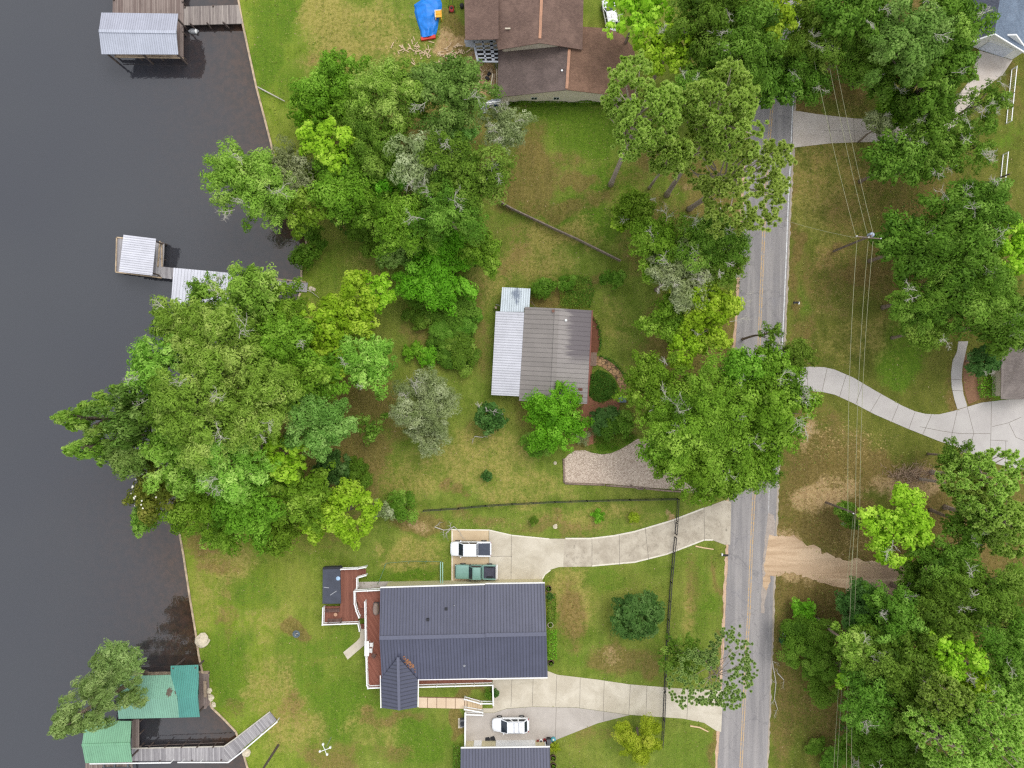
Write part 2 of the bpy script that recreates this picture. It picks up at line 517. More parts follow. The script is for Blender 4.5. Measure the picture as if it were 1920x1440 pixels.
def pine_crown(Rm, variant, ntuft, ts=1.0, mat='pine'):
    key = ('pine', round(Rm), variant, ntuft, ts)
    if key in CROWNS: return CROWNS[key]
    rng = np.random.default_rng(5000+variant*31+ntuft)
    ph = rng.random(6)*6.28
    n_all = int(ntuft*1.45); k = np.arange(n_all)+.5
    zc = 1-1.45*k/n_all; az = k*2.39996+rng.normal(size=n_all)*.25
    rh = np.sqrt(np.maximum(0, 1-zc*zc))
    dd = np.stack([rh*np.cos(az), rh*np.sin(az), zc],1)+rng.normal(size=(n_all,3))*.035
    lob = 1+0.16*np.sin(2*az+ph[0])+0.14*np.sin(3*az+ph[1])+0.10*np.sin(5*az+ph[2])
    rr = lob*np.where(rng.random(n_all) < .3, .45+.4*rng.random(n_all), .82+.2*rng.random(n_all))
    tc = dd*rr[:,None]; tc[:,2] *= .62
    # whole boughs are missing here and there, so the ground shows between them
    gap = np.array([mnoise.noise(Vector((q[0]*2.6+ph[3]*3, q[1]*2.6+ph[4]*3, q[2]*2.6))) for q in tc])
    tc = tc[np.argsort(-gap)[:ntuft]]
    ntuft = len(tc)
    pads = tc[rng.permutation(ntuft)[:40]]
    nn = 44
    tr = ts*(0.25+0.10*rng.random(ntuft))/Rm
    idx = np.repeat(np.arange(ntuft), nn)
    dirs = sphere_dirs(rng, ntuft*nn, -0.15)
    Ls = tr[idx]*(0.8+0.3*rng.random(ntuft*nn))
    t = dirs
    side = np.cross(t, np.array([0,0,1.])+0.45*rng.normal(size=t.shape)); side /= np.linalg.norm(side,axis=1,keepdims=True)+1e-9
    w = 0.055/Rm
    base = tc[idx]
    v = np.empty((len(idx),4,3))
    v[:,0] = base + t*Ls[:,None]*0.05 - side*w*0.4
    v[:,1] = base + t*Ls[:,None]*0.05 + side*w*0.4
    v[:,2] = base + t*Ls[:,None] + side*w*0.8
    v[:,3] = base + t*Ls[:,None] - side*w*0.8
    tip = (0.62+0.16*rng.normal(size=ntuft))[idx] + 0.3*(rng.random(len(idx))-.5)
    tint = np.column_stack([tip-.75, tip-.75, tip+.12, tip+.12]).reshape(-1)     # dark needle bases, paler ends
    me = quads('crown', v, tint, M[mat])
    CROWNS[key] = (me, [tuple(p) for p in pads])
    return CROWNS[key]

def dead_twigs(mb, base, dirv, length, r, rnd, depth=3):
    p = Vector(base); d = Vector(dirv).normalized()
    pts = [p.copy()]
    for k in range(3):
        d = (d + Vector((rnd.gauss(0,.28), rnd.gauss(0,.28), rnd.gauss(0,.18)))).normalized()
        p = p + d*length/3; pts.append(p.copy())
        if depth > 1:
            for _ in range(2):
                dd = (d + Vector((rnd.gauss(0,.8), rnd.gauss(0,.8), rnd.gauss(0,.3)))).normalized()
                dead_twigs(mb, p, dd, length*0.55, r*0.6, rnd, depth-1)
    mb.tube(pts, [r, r*.8, r*.6, r*.3], 4)

TREE_N = [0]
def tree(sp, px, py, Rpx, zt, label, shape='dome', thick=None, dead=0, name=None, cat='tree', group=None, base=None, ntuft=None, trunk_r=None, sq=1.0, tuft=1.0):
    """crown surveyed at (px,py); zt = height of the top; base = optional pixel of the trunk foot"""
    TREE_N[0] += 1
    i = TREE_N[0]
    rnd = random.Random(i*7919+13)
    Rm0 = Rpx/S
    if thick is None: thick = min(zt*0.78, max(1.45*Rm0, 0.3*zt))
    zc = zt - thick*0.5
    Rm = Rpx*(H-zc)/H/S
    c = P(px, py, zc+thick*0.12); c.z = zc
    b = P(base[0], base[1], 0) if base else Vector((c.x, c.y, 0))
    if base is None: b.x += rnd.uniform(-.3,.3)*min(1, Rm*.2); b.y += rnd.uniform(-.3,.3)*min(1, Rm*.2)
    wz = WATER_Z-0.4 if is_water(b.x, b.y) else 0.0
    b.z = wz
    nm = name or {'oak':'oak_tree','loak':'oak_tree','lime':'maple_tree','cyp':'cypress_tree','gcyp':'cypress_tree','moss':'mossy_tree','blue':'leafy_tree','olive':'oak_tree','mag':'magnolia_tree','vivid':'leafy_tree','pine':'pine_tree','holly':'holly_tree','yel':'leafy_shrub','shrub':'shrub','sparse':'oak_tree'}[sp]
    t = thing(nm, label, cat, b, group)
    # crown
    if sp == 'pine':
        me, ends = pine_crown(Rm, i % 3, int((ntuft or 260)*2.3), tuft, 'pine' if tuft == 1.0 else 'pine2')
    else:
        me, ends = crown_mesh(sp, Rm, i % 3, shape)
    rz = rnd.random()*6.283
    co = bpy.data.objects.new('foliage' if cat != 'tree' else 'crown', me); COL.objects.link(co); co.parent = t
    co.location = c - b; co.rotation_euler = (0,0,rz); sc = Vector((Rm, Rm*sq, thick/1.24)); co.scale = sc
    # trunk and limbs reaching into the crown
    cz, sz = math.cos(rz), math.sin(rz)
    mb = MB()
    tr = trunk_r or max(0.05, min(0.42, 0.035*Rm+0.010*zt))
    top = c + Vector((0,0,thick*(0.28 if sp == 'pine' or shape == 'cone' else -0.05)))
    mid = b.lerp(top, 0.5) + Vector((rnd.gauss(0,.12), rnd.gauss(0,.12), 0))*(0.3 if cat != 'tree' else 1)
    mb.tube([b+Vector((0,0,-.1)), b.lerp(mid,.15), mid, top], [tr*1.35, tr, tr*.8, tr*.35], 8)
    for k, e in enumerate(ends[:(26 if sp == 'pine' else 9)]):
        q = c + Vector((e[0]*sc.x*cz-e[1]*sc.y*sz, e[0]*sc.x*sz+e[1]*sc.y*cz, e[2]*sc.z))
        f = rnd.uniform(.45,.95)
        s0 = b.lerp(top, f if sp == 'pine' else rnd.uniform(.6,1))
        if s0.z > q.z and sp != 'pine': s0 = b.lerp(top, .55)
        m1 = s0.lerp(q, .5)+Vector((rnd.gauss(0,.2), rnd.gauss(0,.2), rnd.gauss(0,.1)))*min(1,Rm/4)
        mb.tube([s0, m1, q], [tr*.38, tr*.26, tr*.10], 5)
    mb.build('trunk' if cat == 'tree' else 'stem', M['pbark'] if sp == 'pine' else M['bark'], t, smooth=True)
    if dead:
        for k in range(dead):
            db = MB()
            a = rnd.random()*6.283; f = rnd.uniform(.45,1.0)
            p0 = c + Vector((math.cos(a)*Rm*f*.75, math.sin(a)*Rm*f*.75, thick*(.5*math.sqrt(max(0,1-f*f*.6)))*.75))
            dead_twigs(db, p0, (math.cos(a)+rnd.gauss(0,.5), math.sin(a)+rnd.gauss(0,.5), .55), min(1.9, Rm*.36)*rnd.uniform(.6,1.1), .038, rnd)
            db.build('bare_branch', M['dead'], t)
    if sp == 'mag':
        fb = MB()
        for k in range(26):
            e = sphere_dirs(np.random.default_rng(i*100+k), 1, .1)[0]
            q = c + Vector((e[0]*Rm*.92, e[1]*Rm*.92, e[2]*thick*.5))
            for j in range(6):
                an = j*1.047
                fb.poly([q, q+Vector((math.cos(an-.4)*.08, math.sin(an-.4)*.08, .06)), q+Vector((math.cos(an)*.125, math.sin(an)*.125, .09)), q+Vector((math.cos(an+.4)*.08, math.sin(an+.4)*.08, .06))])
        tag(fb.build('blossoms', M['flower'], t), kind='stuff')
    return t

def scatter_bed(name, poly_px, n, hgt, leaf, mat, label, cat, seed, kind='stuff', asp=.5, mound=0.0, upright=False):
    """low leafy cover filling an outline"""
    rng = np.random.default_rng(seed)
    pl = np.array([P2(*p) for p in poly_px])
    mn, mx = pl.min(0), pl.max(0)
    pts = np.empty((0,2))
    while len(pts) < n:
        q = mn+(mx-mn)*rng.random((n*2,2))
        ins = np.zeros(len(q), bool)
        x, y = q[:,0], q[:,1]
        for i in range(len(pl)):
            x1,y1 = pl[i]; x2,y2 = pl[(i+1)%len(pl)]
            if y1 == y2: continue
            c = ((y1>y)!=(y2>y)) & (x < (x2-x1)*(y-y1)/(y2-y1)+x1)
            ins ^= c
        pts = np.vstack([pts, q[ins]])
    pts = pts[:n]
    # clumpy height
    hh = np.array([0.5+0.9*mnoise.noise(Vector((p[0]*.7+seed, p[1]*.7, seed*.3))) for p in pts])
    z = 0.03+np.clip(hgt*(0.35+hh*0.9), 0.03, None)*(0.55+0.45*rng.random(n))
    cen = np.column_stack([pts, z])
    nor = np.array([0,0,.8]) + rng.normal(size=(n,3))*(.9 if upright else .5)
    tint = np.clip(hh*.5+.2,0,1)*.6+rng.random(n)*.4
    me = leaf_mesh(name, cen, nor, leaf, asp, tint, M[mat], rng)
    o = bpy.data.objects.new(name, me); COL.objects.link(o)
    tag(o, label, cat, kind=kind)
    return o

def hedge(pts_px, w, h, label, mat='shrub', seed=1, name='hedge', group=None):
    """clipped box hedge along a path"""
    rng = np.random.default_rng(seed)
    P0 = [P(*p) for p in pts_px]
    cen = []; nor = []
    for a, b in zip(P0[:-1], P0[1:]):
        d = (b-a); L = d.length; d.normalize(); s = Vector((-d.y, d.x, 0))
        n = int(L*(w+2*h)*90)
        for _ in range(n):
            u = rng.random()*L; r = rng.random()*(w+2*h)
            if r < w: off, z, nn = (r-w/2), h, Vector((0,0,1))
            elif r < w+h: off, z, nn = w/2, r-w, s
            else: off, z, nn = -w/2, r-w-h, -s
            j = rng.normal(size=3)*.07
            bulge = 1+.12*mnoise.noise(Vector((a.x+d.x*u, a.y+d.y*u, seed))*.9)
            q = a+d*u+s*off*bulge
            cen.append((q.x+j[0], q.y+j[1], max(.02, z*bulge+j[2]))); nor.append(tuple(nn))
    cen = np.array(cen); nor = np.array(nor)+rng.normal(size=cen.shape)*.5+np.array([0,0,.3])
    base = P0[0].lerp(P0[-1], .5)
    t = thing(name, label, 'hedge', (base.x, base.y, 0), group)
    o = bpy.data.objects.new('foliage', leaf_mesh('foliage', cen-np.array([base.x,base.y,0]), nor, .17, .6, rng.random(len(cen)), M[mat], rng))
    COL.objects.link(o); o.parent = t
    mb = MB()
    for a, b in zip(P0[:-1], P0[1:]):
        k = max(2, int((b-a).length/1.0))
        for j in range(k):
            q = a.lerp(b, (j+.5)/k); mb.tube([q, q+Vector((.05,0,h*.8))], [.04,.015], 5)
    mb.build('stem', M['bark'], t)
    return t
# ------------------------------------------------------------------ shore, ground, water
WATER_Z = -0.9
SHORE_PX = [(430,-120),(448,0),(456,45),(470,110),(482,165),(497,222),(508,265),(520,320),(545,390),(572,432),(577,470),(566,505),(566,545),
            (548,590),(505,650),(450,720),(405,800),(365,880),(338,950),(336,990),(345,1040),(357,1120),(367,1180),(374,1230),(384,1275),(397,1325),
            (420,1347),(443,1371),(455,1405),(466,1442),(480,1500),(500,1580)]
_sp = np.array([P2(*p) for p in SHORE_PX])
_o = np.argsort(_sp[:,1])
SY, SX = _sp[_o,1], _sp[_o,0]
def shore_x(y): return np.interp(y, SY, SX)
def is_water(x, y): return x < float(shore_x(y))

# patches of the lawn: (kind, px, py, rx, ry, strength)
PATCH = [
 ('dirt',1565,970,95,55,1.1),('sand',1560,925,60,20,.8),('dirt',1540,1125,105,40,1.35),('dirt',660,850,60,62,1.6),('sand',1690,905,60,26,.8),('dirt',1470,1020,30,60,1.1),
 # right verge olive / worn
 ('dry',1560,330,110,130,.5),('dirt',1640,330,60,60,.5),('dirt',1575,170,60,35,.75),('dirt',1510,205,25,28,.9),('lush',1535,200,14,22,.6),
 ('dirt',1545,320,70,60,.35),('dirt',1600,390,70,50,.45),('lush',1520,430,40,40,.35),('dry',1560,470,40,50,.5),('dirt',1583,470,30,12,.9),('dirt',1620,520,40,25,.9),
 ('dirt',1550,520,70,60,.5),('chip',1545,560,45,25,.5),('lush',1505,560,18,70,.7),('dirt',1515,620,25,50,.6),('dirt',1485,480,10,180,.7),
 ('lush',1690,690,45,50,1.0),('lush',1700,640,50,50,.7),('dry',1610,640,70,60,.4),('dirt',1820,720,35,60,1.0),('dirt',1835,770,30,20,.7),
 ('dirt',1545,860,110,60,.7),('dirt',1530,800,70,40,.5),('chip',1590,830,80,40,.8),('sand',1512,815,14,28,.8),('dirt',1600,880,140,40,1.0),('dirt',1560,905,70,40,.9),
 ('sand',1720,905,60,28,.9),('chip',1570,910,45,20,.8),('dirt',1500,930,45,60,.8),('sand',1530,950,25,30,.6),('lush',1500,975,30,40,.4),
 ('dirt',1560,1075,120,46,1.2),('dirt',1660,1085,70,50,1.2),('sand',1475,1040,34,46,.9),('sand',1530,1060,50,32,.6),('dirt',1630,1030,70,25,.9),('chip',1600,1020,60,25,.8),('lush',1550,1012,40,14,.4),
 ('dirt',1530,1130,90,35,1.0),('dirt',1470,1250,25,200,.7),('lush',1500,1390,35,60,.35),('dirt',1490,1300,45,80,.6),('dirt',1530,1340,50,60,.5),
 ('dirt',1690,1250,190,260,.95),('dirt',1800,1000,130,120,.9),('dirt',1760,470,150,160,.7),('dirt',1580,60,300,120,.9),('dirt',1850,900,90,30,.9),
 ('dry',1870,450,40,80,.3),('lush',1890,260,40,40,.5),('dirt',1905,170,12,80,.5),('lush',1868,735,28,45,.9),
 # strip beside the road, west
 ('dirt',1375,410,30,45,1.2),('dirt',1330,400,70,60,.8),('dirt',1270,450,110,80,.8),('sand',1397,420,8,60,1.0),('dirt',1300,640,90,100,.9),('dirt',1350,690,40,50,1.0),
 ('dirt',1270,760,120,120,.5),('dirt',1200,330,80,30,.4),('dirt',1310,330,60,30,.9),('sand',1300,345,30,8,.5),
 # bank south of the brown house
 ('lush',1060,208,90,22,1.3),('lush',1150,250,90,50,1.0),('lush',1020,240,60,25,.6),('dirt',1000,300,40,60,.95),('dirt',985,350,50,30,.9),('dirt',1075,335,35,14,1.1),
 ('dirt',1030,390,70,22,.8),('lush',1140,340,45,30,1.2),('dirt',1120,370,45,22,.8),('lush',1080,395,60,35,1.1),('lush',1120,430,50,25,1.0),('dirt',1240,320,60,25,.9),('dirt',1060,300,50,20,.6),
 ('dirt',1080,345,16,8,1.4),('dirt',940,360,40,40,.8),('dry',1040,440,80,30,.7),('dry',1000,490,70,45,.7),('dirt',960,470,30,60,.4),
 # top left lawn
 ('lush',520,30,60,60,.7),('dry',610,30,50,60,.8),('dry',640,90,60,50,.8),('lush',500,120,35,70,.8),('lush',560,160,40,60,.6),('dry',570,120,25,20,.4),('dry',700,60,80,60,.6),('dirt',610,110,40,25,.4),
 ('dirt',850,80,30,45,1.3),('sand',840,85,34,22,1.0),('chip',775,90,60,22,1.0),('dirt',830,55,18,40,1.0),('sand',905,140,28,40,1.2),
 # middle west garden
 ('lush',640,490,60,50,.5),('dry',700,500,50,40,.4),('dry',560,600,40,40,.5),('dirt',800,590,20,60,.9),('dirt',780,640,30,30,.6),('dirt',690,740,60,60,.9),('dirt',670,850,45,50,1.3),('dirt',740,800,60,40,.6),
 ('dirt',905,620,22,90,.55),('lush',900,660,24,110,.3),('dry',910,540,40,60,.5),('dry',900,860,110,60,.55),('dry',800,890,110,40,.5),('dirt',830,910,14,24,.9),('dirt',860,930,16,14,.8),('dry',980,910,90,30,.5),
 ('dirt',925,800,40,22,.5),('dirt',560,880,170,140,.8),('dirt',760,300,170,160,.9),('dirt',1090,800,40,55,1.2),('dirt',1110,770,40,14,1.4),('dirt',1000,770,40,20,.5),('dirt',1000,570,30,14,.9),('dirt',1040,560,14,22,.9),('dirt',1120,530,14,16,.7),
 ('lush',1140,850,40,16,1.5),('lush',1110,830,25,30,1.3),('dry',1150,600,40,50,.35),
 # fenced strip and lower lots
 ('dirt',785,985,40,30,1.1),('sand',780,990,18,20,.5),('dirt',900,975,60,16,.55),('chip',940,985,90,18,.5),('dirt',1050,985,90,20,.5),('sand',1255,960,10,20,.9),('dirt',1040,960,14,10,.7),('dry',1100,965,120,22,.5),('dirt',1000,1000,60,10,.6),
 ('lush',780,1075,45,16,1.6),('dry',770,1040,70,25,.6),('lush',730,1080,50,16,.7),
 ('dirt',380,1020,45,25,.9),('dry',420,1040,60,50,.7),('dirt',400,1060,40,16,.6),('lush',460,1090,70,60,.6),('dry',400,1120,40,60,.4),('dirt',425,1150,10,60,.5),('dry',500,1170,60,40,.4),('dirt',555,1187,25,18,1.6),
 ('lush',430,1260,60,90,.7),('dry',500,1280,60,60,.5),('lush',560,1250,60,80,.6),('dirt',545,1330,30,40,.5),('dry',540,1360,60,60,.6),('dirt',430,1330,30,25,.5),('dirt',620,1420,60,30,.7),('lush',640,1330,80,70,.8),('lush',790,1390,70,45,.8),('dirt',740,1345,55,14,.7),('dry',700,1370,60,40,.4),('dirt',740,1410,30,20,.6),('lush',630,1200,50,40,.6),
 ('dirt',865,1308,14,12,1.1),('dirt',890,1296,30,8,1.0),('dirt',862,1335,10,50,1.6),('dirt',1070,1150,30,60,.8),('dry',1070,1120,50,60,.7),('lush',1110,1090,80,22,.5),('dirt',1150,1235,50,30,.9),('sand',1155,1230,22,18,.5),('dirt',1220,1240,30,25,.8),('lush',1090,1230,40,20,.5),('lush',1220,1180,14,90,.5),('dirt',1300,1100,22,60,.5),('lush',1320,1120,25,70,.6),('dry',1290,1140,20,40,.5),
 ('lush',1290,1410,60,40,.4),('dirt',1110,1380,60,14,.4),('dirt',1335,1400,10,50,.7),('dirt',1355,1150,8,130,.7),('dirt',1340,1260,12,50,.5),
]
def mask_at(kind, px, py):
    out = np.zeros_like(px)
    for (k, cx, cy, rx, ry, st) in PATCH:
        if k != kind: continue
        near = (np.abs(px-cx) < rx*2.2) & (np.abs(py-cy) < ry*2.2)
        if not near.any(): continue
        d = np.sqrt(((px[near]-cx)/rx)**2+((py[near]-cy)/ry)**2)
        v = np.clip((1.5-d)/1.0, 0, 1); v = v*v*(3-2*v)*st*(1.1 if kind == 'dry' else 1.0)
        out[near] = np.maximum(out[near], v)
    return out

def make_ground():
    ys = np.concatenate([np.linspace(-900,-70,12)[:-1], np.arange(-70,70.01,.45), np.linspace(70,900,12)[1:]])
    off = np.concatenate([np.arange(0,122,.45), np.linspace(122,1000,14)[1:]])
    nx, ny = len(off), len(ys)
    X = shore_x(ys)[:,None]+off[None,:]; Y = np.repeat(ys[:,None], nx, 1)
    Z = np.zeros_like(X)
    v = np.stack([X,Y,Z],-1).reshape(-1,3)
    i = np.arange(ny-1)[:,None]*nx+np.arange(nx-1)[None,:]
    q = np.stack([i,i+1,i+nx+1,i+nx],-1).reshape(-1,4)
    me = bpy.data.meshes.new('ground')
    me.vertices.add(len(v)); me.vertices.foreach_set('co', v.reshape(-1).astype(np.float32))
    me.loops.add(q.size); me.loops.foreach_set('vertex_index', q.reshape(-1).astype(np.int32))
    me.polygons.add(len(q)); me.polygons.foreach_set('loop_start', np.arange(0,q.size,4,dtype=np.int32)); me.polygons.foreach_set('loop_total', np.full(len(q),4,dtype=np.int32))
    px0 = 960+v[:,0]*S; py0 = 720-v[:,1]*S
    def wv(sc, o): return np.array([mnoise.noise(Vector((a/sc+o, b/sc-o, o*.7))) for a, b in zip(px0, py0)])
    px = px0+26*wv(60,3.1)+13*wv(22,9.7); py = py0+26*wv(60,17.3)+13*wv(22,23.9)
    c1 = np.stack([mask_at('dirt',px,py), mask_at('lush',px,py), mask_at('dry',px,py), np.ones_like(px)],1)
    east = np.clip((px0-1380)/120,0,1); west = np.clip((700-px0)/250,0,1)
    c2 = np.stack([mask_at('sand',px,py), mask_at('chip',px,py), east, west],1)
    for nm, c in (('m1',c1),('m2',c2)):
        a = me.attributes.new(nm,'FLOAT_COLOR','POINT'); a.data.foreach_set('color', c.reshape(-1).astype(np.float32))
    me.update(calc_edges=True)
    m, n, l, bs = new_mat('lawn')
    p = wpos(n)
    def chan(nm):
        a = n.new("ShaderNodeAttribute"); a.attribute_name = nm
        s = n.new("ShaderNodeSeparateColor"); l.new(a.outputs["Color"], s.inputs[0])
        return s.outputs[0], s.outputs[1], s.outputs[2], a.outputs["Alpha"]
    dirt, lush, dry, _ = chan('m1'); sand, chip, east_, west_ = chan('m2')
    big = nz(n,l,p,.09,4,.6); medi = nz(n,l,p,.45,5,.65,.5); smal = nz(n,l,p,2.2,5,.75,.4); fine = nz(n,l,p,9.0,3,.75)
    g = mix(n,l,step(n,l,medi,.3,.7), lin(116,136,62), lin(142,156,84))
    g = mix(n,l,west_, g, mix(n,l,step(n,l,medi,.32,.68), lin(128,150,58), lin(156,168,86)))
    g = mix(n,l,mth(n,l,'MULTIPLY',east_,.85), g, mix(n,l,step(n,l,medi,.3,.7), lin(104,110,56), lin(126,126,72)))
    g = mix(n,l,mth(n,l,'MULTIPLY',step(n,l,big,.45,.65),.35), g, lin(160,154,96))
    # lush grass, dry straw, bare earth, sand, wood chips - each with ragged edges
    def rag(mask, a, b, lo=.35, hi=.7):
        w = mth(n,l,'ADD', mth(n,l,'MULTIPLY', a, .9), mth(n,l,'MULTIPLY', b, .7))
        s = mth(n,l,'ADD', mth(n,l,'MULTIPLY', mask, .85), mth(n,l,'MULTIPLY_ADD', w, 1.3, -1.04))
        return mth(n,l,'MULTIPLY', step(n,l,s,.12,.72), step(n,l,mask,.02,.25))
    g = mix(n,l,rag(lush,medi,smal,.2,.75), g, mix(n,l,step(n,l,smal,.3,.7), lin(94,124,46), lin(122,150,62)))
    g = mix(n,l,mth(n,l,'MULTIPLY',rag(dry,medi,smal,.2,.7),.82), g, mix(n,l,step(n,l,smal,.35,.65), lin(150,142,86), lin(192,176,126)))
    g = mix(n,l,mth(n,l,'MULTIPLY',rag(dirt,medi,smal,.28,.72),.66), g, mix(n,l,step(n,l,smal,.35,.65), lin(122,96,72), lin(160,132,106)))
    g = mix(n,l,rag(sand,medi,smal,.25,.7), g, mix(n,l,step(n,l,smal,.3,.7), lin(168,140,116), lin(206,182,156)))
    cs = nz(n,l,p,3.2,2,.8,1.2)
    g = mix(n,l,mth(n,l,'MULTIPLY',chip,step(n,l,cs,.56,.66)), g, lin(208,184,150))
    # blades, thatch and litter
    g = mix(n,l,mth(n,l,'MULTIPLY',step(n,l,smal,.5,.8),.4), g, mix(n,l,.6,g,lin(60,72,26)))
    g = mix(n,l,.62, g, mix(n,l,step(n,l,fine,.38,.62), lin(58,70,28), lin(190,190,124)), 'SOFT_LIGHT')
    # mown stripes and drifts of finer and coarser turf
    mpg = n.new("ShaderNodeMapping"); mpg.inputs["Rotation"].default_value=(0,0,.16); mpg.inputs["Scale"].default_value=(1.5,.16,1); l.new(p, mpg.inputs["Vector"])
    mow = nz(n,l,mpg.outputs[0],1.0,4,.65,.3)
    g = mix(n,l,.22, g, mix(n,l,step(n,l,mow,.35,.65), lin(80,90,44), lin(182,180,130)), 'SOFT_LIGHT')
    v1 = nz(n,l,p,5.5,4,.85,.8)
    g = mix(n,l,mth(n,l,'MULTIPLY',step(n,l,v1,.57,.70),.55), g, lin(186,164,118))
    v2 = nz(n,l,p,7.0,3,.85,.8)
    g = mix(n,l,mth(n,l,'MULTIPLY',step(n,l,v2,.60,.72),.55), g, mix(n,l,.75,g,lin(30,44,14)))
    l.new(g, bs.inputs["Base Color"]); bs.inputs["Roughness"].default_value = 1.0; bs.inputs["Specular IOR Level"].default_value = 0.08
    bump(n,l,bs,mth(n,l,'ADD',smal,fine),.7,.12)
    me.materials.append(m)
    o = bpy.data.objects.new('ground', me); COL.objects.link(o)
    tag(o, kind='structure')
make_ground()

# river water
m, n, l, bs = new_mat('river_water')
p = wpos(n)
f = nz(n,l,p,.03,3,.5)
base = mix(n,l,step(n,l,f,.35,.65), lin(52,54,61), lin(56,58,63))
sh_ = n.new("ShaderNodeAttribute"); sh_.attribute_name = 'shallow'
base = mix(n,l,mth(n,l,'MULTIPLY',sh_.outputs["Fac"],mth(n,l,'MULTIPLY_ADD',nz(n,l,p,.35,4,.6),.8,.5),None,True), base, mix(n,l,step(n,l,nz(n,l,p,1.1,4,.7),.35,.65), lin(56,42,26), lin(82,58,38)))
l.new(base, bs.inputs["Base Color"])
bs.inputs["Roughness"].default_value = 0.03
bs.inputs["IOR"].default_value = 1.72
bs.inputs["Specular IOR Level"].default_value = 0.5
mp = n.new("ShaderNodeMapping"); mp.inputs["Rotation"].default_value=(0,0,.5); mp.inputs["Scale"].default_value=(1,.45,1); l.new(p, mp.inputs["Vector"])
rip = mth(n,l,'ADD', nz(n,l,mp.outputs[0],.8,3,.6,.5), mth(n,l,'MULTIPLY',nz(n,l,p,2.6,2,.6),.35))
bump(n,l,bs,rip,.22,.12)
ys_ = np.concatenate([[-1500,-300,-120], np.arange(-70,70.1,2.5), [120,300,1500]])
do_ = np.array([-60,-4,0,1,2,3.5,5,7,9,12,16,22,30,45,70,150,1500.])
D, Yw = np.meshgrid(do_, ys_)
Xw = np.array([shore_x(y) for y in ys_])[:,None]-D
nxw = len(do_); vsw = [(float(a),float(b),WATER_Z) for a,b in zip(Xw.ravel(), Yw.ravel())]
fw = [(i*nxw+j, (i+1)*nxw+j, (i+1)*nxw+j+1, i*nxw+j+1) for i in range(len(ys_)-1) for j in range(nxw-1)]
wo_ = MB().add(vsw, fw).build('water', m); wo_['kind'] = 'structure'
at_ = wo_.data.attributes.new('shallow','FLOAT','POINT'); at_.data.foreach_set('value', np.exp(-np.maximum(D,0).ravel()/6.5).astype(np.float32))

# timber bulkhead that holds the bank
M['bulk'] = plain('bulkhead_timber', lin(150,132,112), .9, var=.3, scale=2.5)
M['cap'] = plain('bulkhead_cap', lin(176,156,130), .9, var=.3, scale=1.2)
def bulkhead(seg, label):
    pts = [P2(*p) for p in seg]
    c = pts[len(pts)//2]
    t = thing('bulkhead', label, 'retaining wall', (c[0], c[1], WATER_Z))
    a = MB(); b = MB()
    for p0, p1 in zip(pts[:-1], pts[1:]):
        d = Vector((p1[0]-p0[0], p1[1]-p0[1])); nrm = Vector((d.y,-d.x)).normalized()
        if nrm.x > 0: nrm = -nrm
        o = nrm*.08
        a.beam((p0[0]+o.x,p0[1]+o.y,-.52),(p1[0]+o.x,p1[1]+o.y,-.52),.12,1.1)
        b.beam((p0[0]+o.x*.6,p0[1]+o.y*.6,.08),(p1[0]+o.x*.6,p1[1]+o.y*.6,.08),.26,.07)
    a.build('plank_wall', M['bulk'], t); b.build('cap_rail', M['cap'], t)
bulkhead(SHORE_PX[0:8], 'weathered timber bulkhead below the top lawn beside the planked walkway')
bulkhead(SHORE_PX[7:20], 'timber bulkhead hidden under the big trees at the middle of the shore')
bulkhead(SHORE_PX[19:32], 'long timber bulkhead below the lower lawn, past the teal boathouse')

# ------------------------------------------------------------------ road and paving
def sheet(name, pts_px, z, mat, z0=-.05, kind='structure'):
    o = MB().prism([P2(*p) for p in pts_px], z0, z).build(name, mat)
    if kind: o['kind'] = kind
    return o

RL = [(1455,-200),(1425,0),(1411,150),(1405,200),(1398,300),(1393,400),(1390,480),(1381,620),(1376,700),(1371,800),(1366,920),(1367,1000),(1362,1100),(1358,1200),(1353,1300),(1349,1380),(1345,1440),(1335,1600)]
RR = [(1520,-200),(1505,0),(1493,150),(1489,200),(1485,300),(1480,400),(1477,480),(1471,620),(1467,700),(1462,800),(1457,920),(1454,1000),(1450,1100),(1447,1200),(1443,1300),(1440,1380),(1437,1440),(1428,1600)]
def densify(a, step_=6.0):
    out = []
    for p, q in zip(a[:-1], a[1:]):
        k = max(1, int(math.hypot(q[0]-p[0], q[1]-p[1])/step_))
        out += [(p[0]+(q[0]-p[0])*j/k, p[1]+(q[1]-p[1])*j/k) for j in range(k)]
    return out+[a[-1]]
rr = random.Random(3)
def jag(a, amp): return [(x+rr.uniform(-amp,amp), y) for x, y in densify(a)]
# asphalt
m, n, l, bs = new_mat('asphalt')
p = wpos(n)
mp = n.new("ShaderNodeMapping"); mp.inputs["Rotation"].default_value=(0,0,-.045); mp.inputs["Scale"].default_value=(1.1,.06,1); l.new(p, mp.inputs["Vector"])
tr_ = nz(n,l,mp.outputs[0],1.0,4,.6)
a = mix(n,l,step(n,l,tr_,.35,.65), lin(146,142,141), lin(166,161,158))
a = mix(n,l,mth(n,l,'MULTIPLY',step(n,l,nz(n,l,p,.4,6,.7),.5,.75),.4), a, lin(138,136,141))
a = mix(n,l,.4, a, mix(n,l,step(n,l,nz(n,l,p,16,2,.8),.35,.65), lin(70,70,74), lin(190,190,192)), 'SOFT_LIGHT')
mp3 = n.new("ShaderNodeMapping"); mp3.inputs["Scale"].default_value=(.7,.7,1); l.new(p, mp3.inputs["Vector"])
crk = n.new("ShaderNodeTexVoronoi"); crk.feature='DISTANCE_TO_EDGE'; crk.inputs["Scale"].default_value=.16; crk.inputs["Randomness"].default_value=1
wob = n.new("ShaderNodeMix"); wob.data_type='VECTOR'; wob.inputs[0].default_value=.06
